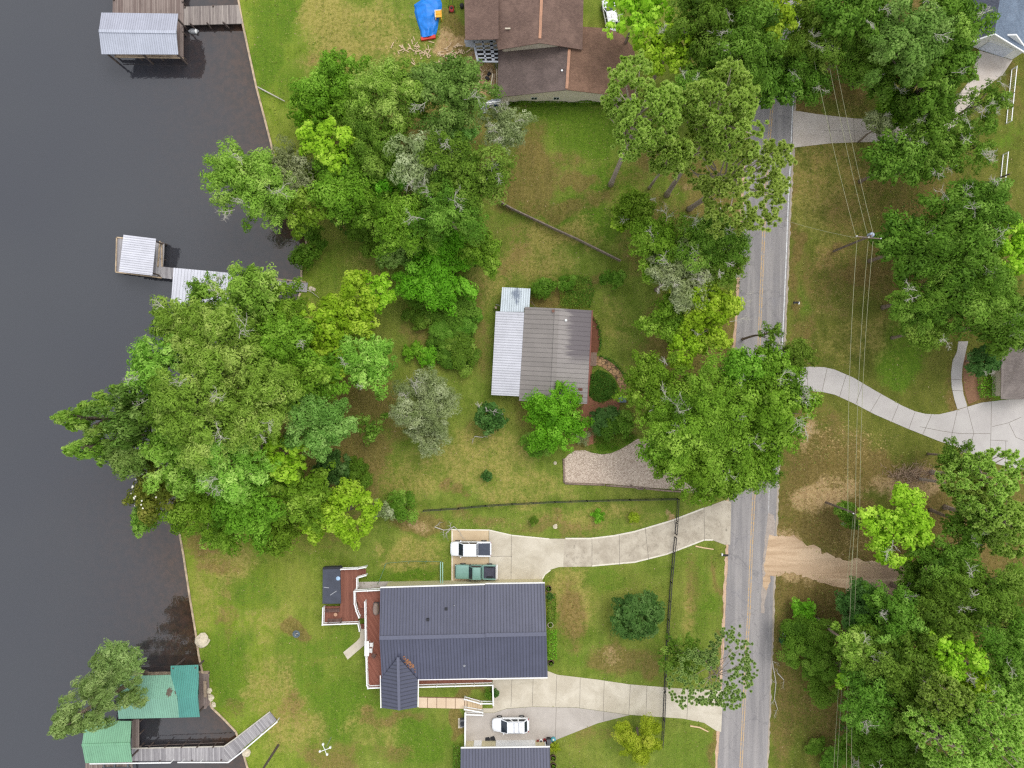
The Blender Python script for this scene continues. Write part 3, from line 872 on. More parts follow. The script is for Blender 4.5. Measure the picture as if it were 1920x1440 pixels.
nv = n.new("ShaderNodeTexNoise"); nv.inputs["Scale"].default_value=1.2; l.new(p, nv.inputs["Vector"])
va = n.new("ShaderNodeVectorMath"); va.operation='MULTIPLY_ADD'; l.new(nv.outputs["Color"], va.inputs[0]); va.inputs[1].default_value=(1.6,1.6,0); l.new(p, va.inputs[2])
l.new(va.outputs[0], crk.inputs["Vector"])
a = mix(n,l,mth(n,l,'MULTIPLY',mth(n,l,'SUBTRACT',1.0,step(n,l,crk.outputs["Distance"],.0,.012)),.30), a, lin(80,80,86))
l.new(a, bs.inputs["Base Color"]); bs.inputs["Roughness"].default_value=.9; bs.inputs["Specular IOR Level"].default_value=.25
M['asphalt'] = m
road = sheet('road', jag(RL,.8)+jag(RR,.6)[::-1], .03, M['asphalt'])
sandm = plain('sandy_shoulder', lin(196,166,140), 1.0, var=.25, scale=1.5, spec=.1, fine=.5)
sheet('road_shoulder', jag([(x-5,y) for x,y in RL],1.6)+jag([(x+3,y) for x,y in RL],.5)[::-1], .014, sandm)
sheet('road_shoulder', jag([(x-2,y) for x,y in RR],.5)+jag([(x+3.4,y) for x,y in RR],1.6)[::-1], .014, plain('verge_concrete', lin(172,160,146), 1.0, var=.22, scale=1.0, spec=.1, fine=.4))
# paint: double yellow, white edge lines (worn)
def worn(name, col, lo, hi):
    m, n, l, bs = new_mat(name)
    p = wpos(n)
    c = mix(n,l,step(n,l,nz(n,l,p,2.0,6,.8),lo,hi), col, lin(160,156,152))
    l.new(c, bs.inputs["Base Color"]); bs.inputs["Roughness"].default_value=.8
    return m
M['ypaint'] = worn('yellow_paint', lin(200,164,112), .38, .64)
M['wpaint'] = worn('white_paint', lin(220,220,220), .45, .7)
M['wpaint2'] = worn('worn_white_paint', lin(196,194,196), .36, .62)
YC = [(1474,-200),(1464,0),(1452,150),(1441,270),(1434,380),(1430,480),(1424,620),(1419,760),(1414,920),(1409,1020),(1404,1150),(1400,1210),(1396,1300),(1391,1400),(1389,1440),(1382,1600)]
def stripe(line, w_m, z, mat, name='road_marking'):
    pts = [Vector(P2(*p)) for p in line]
    Lf, Rt = [], []
    for i, p in enumerate(pts):
        d = (pts[min(i+1,len(pts)-1)]-pts[max(i-1,0)]).normalized(); s = Vector((-d.y,d.x))*w_m/2
        Lf.append(tuple(p+s)); Rt.append(tuple(p-s))
    o = MB().prism(Lf+Rt[::-1], .0305, z).build(name, mat); o['kind']='structure'
stripe([(x-2.0,y) for x,y in YC], .14, .035, M['ypaint']); stripe([(x+2.0,y) for x,y in YC], .14, .035, M['ypaint'])
stripe([(x-3,y) for x,y in RR[:9]], .14, .035, M['wpaint'])
stripe([(x-15,y) for x,y in RR[9:12]], .12, .035, M['wpaint2'])

M['conc'] = concrete('pale_concrete', lin(180,170,151), lin(204,195,177), .45)
M['conc_old'] = concrete('stained_concrete', lin(164,153,136), lin(194,184,166), .8, .6, .52)
M['conc_grey'] = concrete('grey_concrete', lin(168,160,151), lin(184,176,167), .25)
M['conc_tan'] = concrete('tan_concrete', lin(190,167,134), lin(202,181,149), .2)
M['conc_clean'] = concrete('clean_concrete', lin(176,170,166), lin(187,182,177), .10)
M['joint'] = plain('dark_joint', lin(120,112,102), .95, var=.2)  # dark tone of the slab joints and cracks
M['joint_l'] = plain('joint_filler', lin(220,212,196), .95, var=.1)
UPPER = [(917,994),(960,1003),(1030,1010),(1107,1009),(1150,1004),(1190,996),(1260,975),(1320,952),(1358,938),(1371,941),(1369,1021),(1358,1021),(1337,1013),(1320,1013),(1290,1025),(1250,1040),(1190,1055),(1110,1062),(1048,1063),(1032,1068),(1021,1077),(1015,1088),(1013,1110),(917,1110)]
sheet('driveway', [(917,994),(960,1003),(1030,1010),(1058,1010),(1056,1063),(1048,1063),(1032,1068),(1021,1077),(1015,1088),(1013,1110),(917,1110)], .05, M['conc'])
sheet('driveway', [(1058,1010),(1107,1009),(1150,1004),(1190,996),(1260,975),(1320,952),(1358,938),(1371,941),(1369,1021),(1358,1021),(1337,1013),(1320,1013),(1290,1025),(1250,1040),(1190,1055),(1110,1062),(1056,1063)], .05, M['conc_old'])
sheet('parking_pad', [(846,993),(916.3,993.5),(916.3,1110),(846,1110)], .05, M['conc_tan'])
def joints(lines, w=.06, mat='joint', z=.0535):
    mb = MB()
    for a, b in lines:
        p, q = P(*a, z-.004), P(*b, z-.004); mb.beam(p, q, w, .008)
    o = mb.build('paving_joint', M[mat]); o['kind']='structure'
joints([((959,1004),(958,1108)),((1110,1010),(1110,1062)),((1161,1003),(1162,1060)),((1210,991),(1216,1049)),((1265,975),(1270,1033)),((1320,953),(1321,1013)),((960,1043),(917,1043)),((917,994),(917,1108))], .05)
joints([((846,993),(917,994)),((848,996),(848,1096)),((917,994),(960,1003.8)),((960,1003.8),(1030,1010.6)),((1013.5,1108),(1015.4,1088)),((1015.4,1088),(1021.5,1077)),((1021.5,1077),(1032.5,1068.6))], .16, 'joint_l')
joints([((1060,1009.8),(1107,1009.8)),((1107,1009.8),(1150,1004.8)),((1150,1004.8),(1190,996.8)),((1190,996.8),(1260,976)),((1260,976),(1320,953)),((1337,1012.4),(1320,1012.4)),((1320,1012.4),(1290,1024)),((1290,1024),(1250,1039)),((1250,1039),(1190,1054)),((1190,1054),(1110,1061))], .2, 'joint_l')
LOWER_N = [(905,1262),(1027,1258),(1045,1265),(1120,1274),(1180,1283),(1290,1292),(1356,1294),(1352,1372),(1343,1370),(1320,1355),(1280,1347),(1180,1340),(1080,1326),(1000,1324.5),(950,1328),(926,1336),(874,1336),(874,1328),(924,1328),(924,1275),(905,1275)]
LOWER_S = [(874,1336.6),(926,1336.6),(950,1328.6),(1000,1325.1),(1080,1326.6),(1180,1340.6),(1120,1356),(1045,1386),(1023,1400),(1023,1414),(874,1414)]
sheet('driveway', LOWER_N, .05, M['conc']); sheet('driveway', LOWER_S, .05, M['conc_grey'])
joints([((960,1272),(958,1326)),((1000,1262),(998,1324)),((1044,1266),(1042,1324)),((1088,1271),(1087,1327)),((1133,1276),(1131,1334)),((1182,1284),(1179,1340)),((1213,1286),(1211,1343)),((1290,1293),(1288,1349)),((1043,1327),(1041,1386)),((1132,1336),(1132,1352))], .05)
# right hand drive with its cracks and the curved walk
RU = [(1466,706),(1500,689),(1520,687.5),(1545,688.5),(1565,693),(1600,708),(1640,732),(1690,760),(1715,771),(1735,776),(1760,777),(1790,770),(1813,763),(1840,755),(1890,749),(1960,748)]
RD = [(1464,738),(1490,735),(1520,733),(1545,735.5),(1565,740),(1600,756),(1640,777),(1700,803),(1760,827),(1800,840),(1850,864),(1890,876),(1960,886)]
sheet('driveway', RU+RD[::-1], .05, M['conc_clean'])
sheet('footpath', [(1797,640),(1794,660),(1786,676),(1783,700),(1784,725),(1789,748),(1795,767.5),(1813.5,762),(1806,738),(1803,712),(1804,690),(1810,662),(1815,640)], .046, M['conc_clean'])
joints([((1483,697),(1486,735)),((1515,688),(1514,733)),((1551,690),(1541,735)),((1587,702),(1574,744)),((1618,718),(1605,757)),((1652,739),(1632,772)),((1685,758),(1672,790)),((1716,772),(1704,804)),((1747,777),(1730,815)),((1795,769),(1781,832)),((1859,752),(1857,865)),((1813.5,763),(1826,812)),((1803,712),(1784,711)),((1806,733),(1785,732)),
        ((1725,800),(1765,808)),((1765,808),(1800,813)),((1800,813),(1857,813)),((1826,812),(1818,840)),((1860,800),(1890,793)),((1890,793),(1915,782)),((1892,794),(1905,820)),((1905,820),(1920,826)),((1857,825),(1890,827)),((1886,826),(1885,872))], .055)
# upper right drive
sheet('driveway', [(1487,208),(1500,209),(1530,214),(1600,222),(1650,226),(1700,226),(1745,215),(1790,190),(1818,150),(1836,95),(1898,113),(1880,140),(1840,170),(1812,215),(1770,255),(1700,272),(1655,266),(1600,267),(1555,269),(1486,277)], .05, concrete('dusty_concrete', lin(186,174,162), lin(204,194,184), .35))
joints([((1553,217),(1558,269)),((1600,222),(1603,267)),((1545,245),(1640,246))], .05)
# dirt drive
m, n, l, bs = new_mat('dirt_track')
p = wpos(n)
mp = n.new("ShaderNodeMapping"); mp.inputs["Rotation"].default_value=(0,0,.16); mp.inputs["Scale"].default_value=(.07,.62,1); l.new(p, mp.inputs["Vector"])
t1 = nz(n,l,mp.outputs[0],1.3,6,.62,.9)
sp = n.new("ShaderNodeSeparateXYZ"); l.new(p, sp.inputs[0])
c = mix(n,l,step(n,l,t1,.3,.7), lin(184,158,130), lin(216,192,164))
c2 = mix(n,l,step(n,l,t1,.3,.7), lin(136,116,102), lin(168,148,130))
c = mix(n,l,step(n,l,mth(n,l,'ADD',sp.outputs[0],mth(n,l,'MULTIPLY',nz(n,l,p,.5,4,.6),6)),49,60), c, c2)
c = mix(n,l,.4, c, mix(n,l,step(n,l,nz(n,l,p,8,3,.8),.35,.65), lin(100,92,84), lin(180,172,160)), 'SOFT_LIGHT')
l.new(c, bs.inputs["Base Color"]); bs.inputs["Roughness"].default_value=1; bs.inputs["Specular IOR Level"].default_value=.05
bump(n,l,bs,t1,.8,.15)
def wob(a, amp, seed=5):
    r = random.Random(seed); return [(x+r.uniform(-amp,amp), y+r.uniform(-amp,amp)) for x,y in densify(a,7)]
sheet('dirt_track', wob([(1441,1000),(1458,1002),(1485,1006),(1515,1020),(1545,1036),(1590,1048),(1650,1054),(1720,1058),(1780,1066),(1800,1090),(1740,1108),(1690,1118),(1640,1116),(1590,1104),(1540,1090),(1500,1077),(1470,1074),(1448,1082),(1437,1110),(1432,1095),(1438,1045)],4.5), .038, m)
# sand dragged on to the asphalt
sheet('sand_spill', wob([(1441,960),(1452,965),(1453,1000),(1444,1060),(1432,1150),(1427,1150),(1430,1060),(1436,1000)],1.6,8), .0365, plain('spilled_sand', lin(168,156,146), 1, var=.15, scale=2, spec=.1, fine=.4))

# gravel parking bay with timber edging
m, n, l, bs = new_mat('gravel')
p = wpos(n)
vo = n.new("ShaderNodeTexVoronoi"); vo.inputs["Scale"].default_value=9; l.new(p, vo.inputs["Vector"])
c = mix(n,l,step(n,l,nz(n,l,p,.5,5,.6),.35,.65), lin(190,166,142), lin(212,190,164))
sc_ = n.new("ShaderNodeSeparateColor"); l.new(vo.outputs["Color"], sc_.inputs[0])
c = mix(n,l,.75, c, mix(n,l,sc_.outputs[0], lin(150,132,118), lin(222,206,190)))
c = mix(n,l,mth(n,l,'MULTIPLY',step(n,l,nz(n,l,p,2.5,4,.8),.6,.75),.5), c, lin(110,94,80))
l.new(c, bs.inputs["Base Color"]); bs.inputs["Roughness"].default_value=1; bs.inputs["Specular IOR Level"].default_value=.1
bump(n,l,bs,vo.outputs["Distance"],.8,.06)
sheet('gravel_bay', [(1057,862),(1066,852),(1078,845),(1096,844),(1110,849),(1128,852),(1145,850),(1162,843),(1178,834),(1195,823),(1230,828),(1300,850),(1372,880),(1370,924),(1305,922),(1260,917),(1210,914),(1135,907),(1058,905)], .04, m)
M['log'] = plain('edging_timber', lin(140,120,108), .95, var=.35, scale=3)
def edging(pts, label, r=.13, mat='log', z=.13):
    mb = MB(); pp = [P(*p, z) for p in pts]
    mb.tube(pp, r, 7)
    return tag(mb.build('timber_edging', M[mat], smooth=True), label, 'edging')
edging([(1056.5,860),(1057.5,882),(1058,905)], 'short timber edging along the left end of the gravel bay')
edging([(1059,906.5),(1095,908),(1134,909)], 'dark timber edging at the lower left of the gravel bay')
edging([(1136,910),(1170,912.5),(1208,915)], 'middle length of timber edging below the gravel bay')
edging([(1181,909),(1196,917),(1206,918)], 'split loose timber leaning over the gravel bay edging', .08)
edging([(1210,916),(1240,919),(1262,921),(1304,923)], 'pale timber edging under the oak at the road end of the gravel bay')

# paths round the small house
m, n, l, bs = new_mat('flagstone')
p = wpos(n)
vo = n.new("ShaderNodeTexVoronoi"); vo.feature='DISTANCE_TO_EDGE'; vo.inputs["Scale"].default_value=2.0; l.new(p, vo.inputs["Vector"])
vc = n.new("ShaderNodeTexVoronoi"); vc.inputs["Scale"].default_value=2.0; l.new(p, vc.inputs["Vector"])
sc_ = n.new("ShaderNodeSeparateColor"); l.new(vc.outputs["Color"], sc_.inputs[0])
c = mix(n,l,sc_.outputs[0], lin(150,114,82), lin(186,150,108))
c = mix(n,l,step(n,l,vo.outputs["Distance"],.03,.10), lin(96,78,56), c)
c = mix(n,l,mth(n,l,'MULTIPLY',step(n,l,nz(n,l,p,1.2,5,.7),.55,.7),.6), c, lin(110,86,62))
l.new(c, bs.inputs["Base Color"]); bs.inputs["Roughness"].default_value=.95
sheet('footpath', [(1117,667),(1128,669),(1142,676),(1156,688),(1166,701),(1173,718),(1178,738),(1164,743),(1160,722),(1153,708),(1142,697),(1130,689),(1117,683)], .045, m)
M['mulch'] = plain('red_mulch', lin(122,82,64), 1, var=.3, scale=4, spec=.05, fine=.6)
sheet('mulch_bed', [(1108,590),(1114,595),(1122,612),(1125,632),(1124,652),(1119,664),(1105,668)], .025, M['mulch'])
sheet('mulch_bed', wob([(1104,684),(1112,688),(1108,712),(1104,742),(1112,752),(1130,756),(1150,748),(1166,744),(1160,764),(1150,778),(1135,768),(1122,768),(1112,780),(1119,800),(1116,832),(1102,836),(1090,820),(1088,770),(1098,756)],1.5,4), .024, plain('pine_straw', lin(146,102,80), 1, var=.25, scale=3, spec=.05, fine=.6))
sheet('mulch_bed', [(1806,668),(1822,662),(1836,690),(1842,720),(1838,748),(1816,758),(1809,735),(1806,712)], .024, plain('brown_mulch', lin(132,100,78), 1, var=.25, scale=3, spec=.05, fine=.6))
# pale walk and pavers at the dark-roofed house
sheet('footpath', [(643.5,1223),(652,1236.5),(670,1221),(684,1209),(685,1178),(676,1178),(675,1195),(668,1203)], .05, M['conc'])
mb = MB()
for i in range(6):
    x0 = 785+i*17.3; y0 = 1307.5+i*.4
    mb.prism([P2(x0,y0),P2(x0+16.2,y0+.4),P2(x0+16.2,y0+19.4),P2(x0,y0+19)], -.02, .06+.012*(i%2))
sl = mb.build('paver_walk', concrete('sandstone_paver', lin(204,180,152), lin(226,204,178), .2)); sl['kind']='structure'
sheet('footpath', [(785,1306),(889,1308.5),(889,1329),(785,1327)], .03, plain('paver_bedding', lin(128,100,78), 1, var=.2))
# flat concrete strip north-west of the dark-roofed house
sheet('footpath', [(672,1091),(736,1090),(734,1100),(672,1104)], .05, M['conc_grey'])
sheet('footpath', [(859,1346.5),(867,1346.5),(867,1365),(859,1365)], .06, M['conc'])
# ------------------------------------------------------------------ buildings
M['white'] = plain('white_paintwork', lin(236,236,234), .5, var=.05)
M['gutter'] = plain('white_gutter', lin(232,230,226), .45, var=.06)
M['siding'] = plain('beige_siding', lin(214,202,182), .8, var=.06)
M['siding2'] = plain('sand_siding', lin(206,196,160), .8, var=.06)
M['dark'] = plain('dark_opening', lin(34,34,38), .6, var=.2)
M['glass'] = plain('window_glass', lin(40,48,58), .08, var=.1)
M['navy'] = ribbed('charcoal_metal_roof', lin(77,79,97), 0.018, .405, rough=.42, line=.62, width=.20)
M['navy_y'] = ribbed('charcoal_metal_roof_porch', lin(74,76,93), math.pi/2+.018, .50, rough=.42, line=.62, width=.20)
M['navyridge'] = plain('charcoal_ridge_cap', lin(92,94,110), .4, var=.06)
M['deckw'] = planks('red_deck_boards', lin(128,82,68), lin(142,94,78), 0.0, .16, gap=.2)
M['deckd'] = planks('red_diagonal_deck_boards', lin(130,80,66), lin(148,96,80), .55, .16, gap=.22)
M['deckrim'] = plain('red_deck_rim', lin(110,70,58), .8, var=.2)
M['black'] = plain('black_rubber', lin(34,35,40), .7, var=.2)
M['grey'] = plain('grey_metal', lin(150,152,156), .45, var=.1)
M['greydark'] = plain('dark_grey_metal', lin(84,86,90), .5, var=.15)

def gable(parent, NW, NE, SE, SW, R1, R2, ze, zr, mat, th=.12, name='roof_slope', axis='x'):
    """two roof slopes; corner pixels at eave height ze, ridge pixels at zr; ridge runs R1->R2.
    axis 'x': slopes NW-NE-R2-R1 and R1-R2-SE-SW; axis 'y': R1 north, R2 south: NW-R1-R2-SW and R1-NE-SE-R2"""
    e = lambda p: P(p[0], p[1], ze); r = lambda p: P(p[0], p[1], zr)
    if axis == 'x': A, B = [e(NW), r(R1), r(R2), e(NE)], [r(R1), e(SW), e(SE), r(R2)]
    else: A, B = [e(NW), e(SW), r(R2), r(R1)], [r(R1), r(R2), e(SE), e(NE)]
    mats = mat if isinstance(mat, (list, tuple)) else (mat, mat)
    out = []
    for poly, mm in ((A, mats[0]), (B, mats[1])):
        out.append(MB().slab(poly, th).build(name, mm, parent))
    return out

def ridge(parent, a, b, z, w, mat, name='ridge_cap'):
    p, q = P(*a, z), P(*b, z)
    return MB().beam(p+Vector((0,0,.02)), q+Vector((0,0,.02)), w, .07).build(name, mat, parent)

def walls(parent, pts_px, z_meas, z0, z1, mat, name='wall', gable_pts=None):
    pts = [P2(p[0], p[1], z_meas) for p in pts_px]
    return MB().prism(pts, z0, z1).build(name, mat, parent)

def railing(parent, pts, z0, hgt=.95, name='railing', mat='white', post_step=2.0, caps=True, balusters=True):
    """pts: list of pixels of the top rail (surveyed at z0+hgt)"""
    zt = z0+hgt
    pp = [P(p[0], p[1], (p[2] if len(p) > 2 else zt)) for p in pts]
    rail = MB(); low = MB()
    for a, b in zip(pp[:-1], pp[1:]):
        rail.beam(a, b, .15, .06); low.beam(a-Vector((0,0,hgt-.12)), b-Vector((0,0,hgt-.12)), .09, .06)
    r = rail.build(name, M[mat], parent); low.build('bottom_rail', M[mat], parent)
    bl = MB(); 
    for a, b in zip(pp[:-1], pp[1:]):
        L = (b-a).length; k = max(1, round(L/post_step))
        for j in range(k+1):
            q = a.lerp(b, j/k)
            if j == k and b is not pp[-1]: continue
            pm = MB().box(q.x-.07,q.y-.07,q.z-hgt-.02,q.x+.07,q.y+.07,q.z+.06)
            if caps: pm.lathe((q.x,q.y,q.z+.06),[(.11,0),(.11,.04),(.02,.11)],8)
            pm.build('post', M[mat], parent)
        nb = max(2, int(L/.16))
        for j in range(nb):
            q = a.lerp(b, (j+.5)/nb); bl.box(q.x-.018,q.y-.018,q.z-hgt+.14,q.x+.018,q.y+.018,q.z-.03)
    if balusters: bl.build('baluster_panel', M[mat], parent)
    return r

# ---- dark-roofed house
ZE, ZR = 4.0, 5.6
hs_ = thing('house', 'long house with a charcoal ribbed metal roof, red deck and white gutters', 'house', P(868,1185,0))
gable(hs_, (713,1103),(911,1097.5),(913,1271.5),(716,1275.5), (711.5,1196),(911,1191.5), ZE, ZR, (M['navy'], M['navy']))
gable(hs_, (910,1096),(1021.5,1094.5),(1027,1269.5),(912,1271.5), (909.5,1190.8),(1024.5,1188.5), ZE+.10, ZR+.12, (M['navy'], M['navy']))
ridge(hs_, (711.5,1196),(910,1191.5), ZR, .5, M['navyridge']); ridge(hs_, (910,1190.8),(1024.5,1188.5), ZR+.13, .5, M['navyridge'])
walls(hs_, [(719,1106),(1019,1100),(1022,1266),(719,1268)], ZE, 0, ZE-.05, M['siding2'])
for a, b in (((713,1101.6),(909,1095.6)),((910,1094.6),(1021.5,1093)),((783,1274.4),(913,1272.6)),((913,1273.2),(1027,1270.8))):
    p, q = P(*a, ZE), P(*b, ZE)
    MB().beam(p-Vector((0,0,.08)), q-Vector((0,0,.08)), .17, .14).build('gutter', M['gutter'], hs_)
# hipped-in porch roof
pz0, pz1 = 4.05, 5.25
gw = thing('gazebo_roof', 'charcoal gabled porch roof projecting from the front of the long house', 'porch', P(748,1300,0))
apex = P(746.5,1232,pz1)
re = P(748.5,1331.5,pz1)
w0, w1 = P(714,1273,pz0), P(716,1327.5,pz0); e0, e1 = P(783.5,1274,pz0), P(782,1326.5,pz0)
MB().slab([apex+Vector((0,0,.05)), w0+Vector((0,0,.05)), w1, re], .10).build('roof_slope', M['navy_y'], gw)
MB().slab([apex+Vector((0,0,.05)), re, e1, e0+Vector((0,0,.05))], .10).build('roof_slope', M['navy_y'], gw)
MB().beam(apex+Vector((0,0,.07)), re+Vector((0,0,.03)), .36, .07).build('ridge_cap', M['navyridge'], gw)
for a, b in (((714.5,1267),(715.5,1328)),((783,1274),(782.3,1326))):
    p, q = P(*a, pz0), P(*b, pz0)
    s_ = -.1 if a[0] < 750 else .1
    MB().beam(p+Vector((s_,0,-.1)), q+Vector((s_,0,-.1)), .13, .13).build('gutter', M['gutter'], gw)
for a in ((720,1318),(777,1318),(720,1288),(777,1288)):
    p = P(*a, pz0); MB().box(p.x-.09,p.y-.09,0,p.x+.09,p.y+.09,pz0-.15).build('post', M['white'], gw)
ds = MB().prism([P2(719,1270,2.1),P2(778,1270,2.1),P2(777,1318,2.1),P2(720,1318,2.1)], 1.95, 2.1).build('floor', M['deckw'], gw)
# vents and pipes on the roof
def on_roof(px, py):
    f = abs(py-1192)/80.0
    return ZR-(ZR-ZE)*min(1,f)
for (x, y) in ((837,1141),(802.5,1161)):
    z = on_roof(x,y); p = P(x,y,z); MB().box(p.x-.17,p.y-.17,z-.05,p.x+.17,p.y+.17,z+.28).build('roof_vent', M['black'], hs_)
for (x, y) in ((852,1134),(870.5,1248)):
    z = on_roof(x,y); p = P(x,y,z); MB().lathe((p.x,p.y,z-.1),[(.17,0),(.17,.12),(.07,.16),(.07,.42),(.085,.42)],10).build('vent_pipe', M['grey'], hs_, smooth=False)
# ---- red upper deck
DZ = 2.1
dk = thing('deck', 'upper red wooden deck with white railings along the lake side of the long house', 'deck', P(700,1190,0))
MB().prism([P2(688,1109,DZ),P2(716,1109,DZ),P2(716,1290,DZ),P2(689.5,1290,DZ),P2(684.5,1140,DZ),P2(675,1140,DZ),P2(669,1125,DZ),P2(669,1109,DZ)], DZ-.25, DZ).build('deck_boards', M['deckd'], dk)
for (x, y) in ((690,1112),(690,1180),(691,1284),(710,1112),(712,1284)):
    p = P(x,y,DZ); MB().box(p.x-.08,p.y-.08,0,p.x+.08,p.y+.08,DZ-.26).build('support_post', M['deckrim'], dk)
railing(dk, [(684,1129),(685.5,1205),(688,1285),(690,1290.5),(716,1289.5)], DZ)
railing(dk, [(714,1106.5),(664,1109),(664.5,1132),(668,1146),(673,1158)], DZ)
# ---- lower deck
LZ = .8
ld = thing('deck', 'lower red wooden deck holding two benches and a dark covered tub', 'deck', P(640,1118,0))
MB().prism([P2(638,1066,LZ),P2(671,1066,LZ),P2(671,1104,LZ),P2(669,1150,LZ),P2(673,1168,LZ),P2(605,1171,LZ),P2(605,1137,LZ),P2(638,1137,LZ)], LZ-.2, LZ).build('deck_boards', M['deckw'], ld)
railing(ld, [(605.5,1140),(604.5,1171.5),(671,1169),(674,1183)], LZ)
railing(ld, [(639,1067.5),(671,1066.5),(686,1063.5,1.25)], LZ)
railing(ld, [(669,1103),(669,1084),(686,1079,1.25)], LZ)
for i in range(5):
    z = LZ-.14*(i+1); MB().prism([P2(671.5+i*3,1067,z),P2(674.3+i*3,1067,z),P2(674.3+i*3,1081,z),P2(671.5+i*3,1081,z)], z-.12, z).build('step', M['deckw'], ld)
for i in range(8):
    z = DZ-.15-(DZ-LZ-.15)*i/8; y = 1131+i*3.6
    MB().prism([P2(671,y,z),P2(684,y,z),P2(684,y+3.3,z),P2(671,y+3.3,z)], z-.1, z).build('step', M['deckw'], ld)
for i in range(3):
    z = LZ-.2*(i+1); y = 1170+i*3.2; MB().prism([P2(674,y,z),P2(683,y,z),P2(683,y+3,z),P2(674,y+3,z)], z-.15, z).build('step', M['deckw'], ld)
for (x, y) in ((607,1140),(607,1168),(668,1166)):
    p = P(x,y,LZ); MB().box(p.x-.08,p.y-.08,0,p.x+.08,p.y+.08,LZ-.2).build('support_post', M['deckrim'], ld)
# dark covered tub
tb = thing('swim_spa', 'dark grey covered tub at the end of the lower red deck', 'hot tub', P(621,1098,0))
MB().prism([P2(606,1065,1.2),P2(637,1064,1.2),P2(638.5,1132,1.2),P2(605,1132.5,1.2)], 0, 1.14).build('shell', M['greydark'], tb)
MB().prism([P2(605,1064.5,1.25),P2(637.5,1063.5,1.25),P2(639.5,1131.5,1.25),P2(604.5,1132.5,1.25)], 1.15, 1.24).build('cover', plain('tub_cover', lin(62,66,78), .55, var=.15, scale=1), tb, bevel=.03)
MB().prism([P2(606,1062.8,1.2),P2(642,1061.5,1.2),P2(642,1066,1.2),P2(606,1067,1.2)], 1.0, 1.40).build('cover_roll', M['black'], tb, bevel=.06)
for (x0,y0,x1,y1) in ((607,1101,617,1102.2),(619,1116,631,1108)):
    MB().beam(P(x0,y0,1.26),P(x1,y1,1.26),.10,.02).build('strap', M['grey'], tb)
p = P(634,1084.5,1.26); MB().lathe((p.x,p.y,1.245),[(.26,0),(.28,.04),(.1,.07)],12).build('handle', plain('pale_blue_plastic', lin(160,190,220), .4), tb)
# benches, small table, white table and chairs
M['slat'] = plain('weathered_bench_slat', lin(104,80,72), .85, var=.3)
def bench(px, py, a, label):
    p = P(px,py,LZ); t = thing('bench', label, 'bench', (p.x,p.y,LZ), rotz=a, group='benches on the red deck')
    for k in range(4): MB().box(-.95,-.20+k*.11,.42,.95,-.12+k*.11,.46).build('slat', M['slat'], t, local=True)
    for k in range(2): MB().box(-.95,.28,.55+k*.16,.95,.31,.67+k*.16).build('slat', M['slat'], t, local=True)
    for x in (-.85,.85):
        MB().box(x-.04,-.2,0,x+.04,-.13,.42).build('leg', M['slat'], t, local=True)
        MB().box(x-.04,.24,0,x+.04,.28,.86).build('leg', M['slat'], t, local=True)
        MB().box(x-.04,-.2,.60,x+.04,.26,.64).build('armrest', M['slat'], t, local=True)
bench(625,1143,0.04,'longer slatted bench on the red deck, nearer the dark covered tub')
bench(629,1161,math.pi+.03,'shorter slatted bench on the red deck beside its lower railing')
p = P(630.5,1150.5,LZ); t = thing('side_table', 'small round brown side table between the two deck benches', 'table', p)
MB().lathe((p.x,p.y,LZ+.42),[(.22,0),(.24,.02),(.24,.05)],14).build('tabletop', plain('clay', lin(180,140,112), .7), t)
MB().lathe((p.x,p.y,LZ),[(.15,0),(.05,.05),(.04,.42)],10).build('leg', M['slat'], t)
p = P(689.5,1212.5,DZ); t = thing('table', 'white rectangular table against the deck railing of the long house', 'table', (p.x,p.y,DZ))
MB().box(p.x-.30,p.y-1.0,DZ+.70,p.x+.30,p.y+1.0,DZ+.75).build('tabletop', M['white'], t, bevel=.02)
for sx in (-.24,.24):
    for sy in (-.9,.9): MB().box(p.x+sx-.03,p.y+sy-.03,DZ,p.x+sx+.03,p.y+sy+.03,DZ+.70).build('leg', M['white'], t)
def chair(px, py, z, rot, label, mat, group=None):
    p = P(px,py,z); t = thing('chair', label, 'chair', (p.x,p.y,z), rotz=rot, group=group)
    MB().box(-.24,-.24,.40,.24,.24,.44).build('seat', mat, t, local=True, bevel=.02)
    for k in range(4): MB().box(-.21+k*.12,.24,.44,-.15+k*.12,.27,.90).build('slat', mat, t, local=True)
    MB().box(-.24,.235,.88,.24,.275,.94).build('backrest', mat, t, local=True)
    for x in (-.21,.21):
        for y in (-.21,.21): MB().box(x-.025,y-.025,0,x+.025,y+.025,.40).build('leg', mat, t, local=True)
        MB().box(x-.03,-.24,.62,x+.03,.25,.65).build('armrest', mat, t, local=True)
chair(697.5,1206.5,DZ,-math.pi/2,'white slatted chair at the upper end of the white deck table',M['white'],'white deck chairs')
chair(696,1217,DZ,-math.pi/2,'white slatted chair at the lower end of the white deck table',M['white'],'white deck chairs')
chair(702,1227,DZ,-2.2,'brown slender chair standing alone on the red deck below the white table',M['slat'])
p = P(706.5,1139,DZ); t = thing('barbecue_grill', 'grey covered grill on the red deck against the house wall', 'grill', (p.x,p.y,DZ))
MB().blob((p.x,p.y,DZ+.62),(.42,.85,.42),3,.05,14,8).build('cover', plain('grill_cover', lin(142,124,114), .8, var=.15), t, smooth=True)
MB().box(p.x-.35,p.y-.75,DZ,p.x+.35,p.y+.75,DZ+.5).build('cabinet', M['greydark'], t)
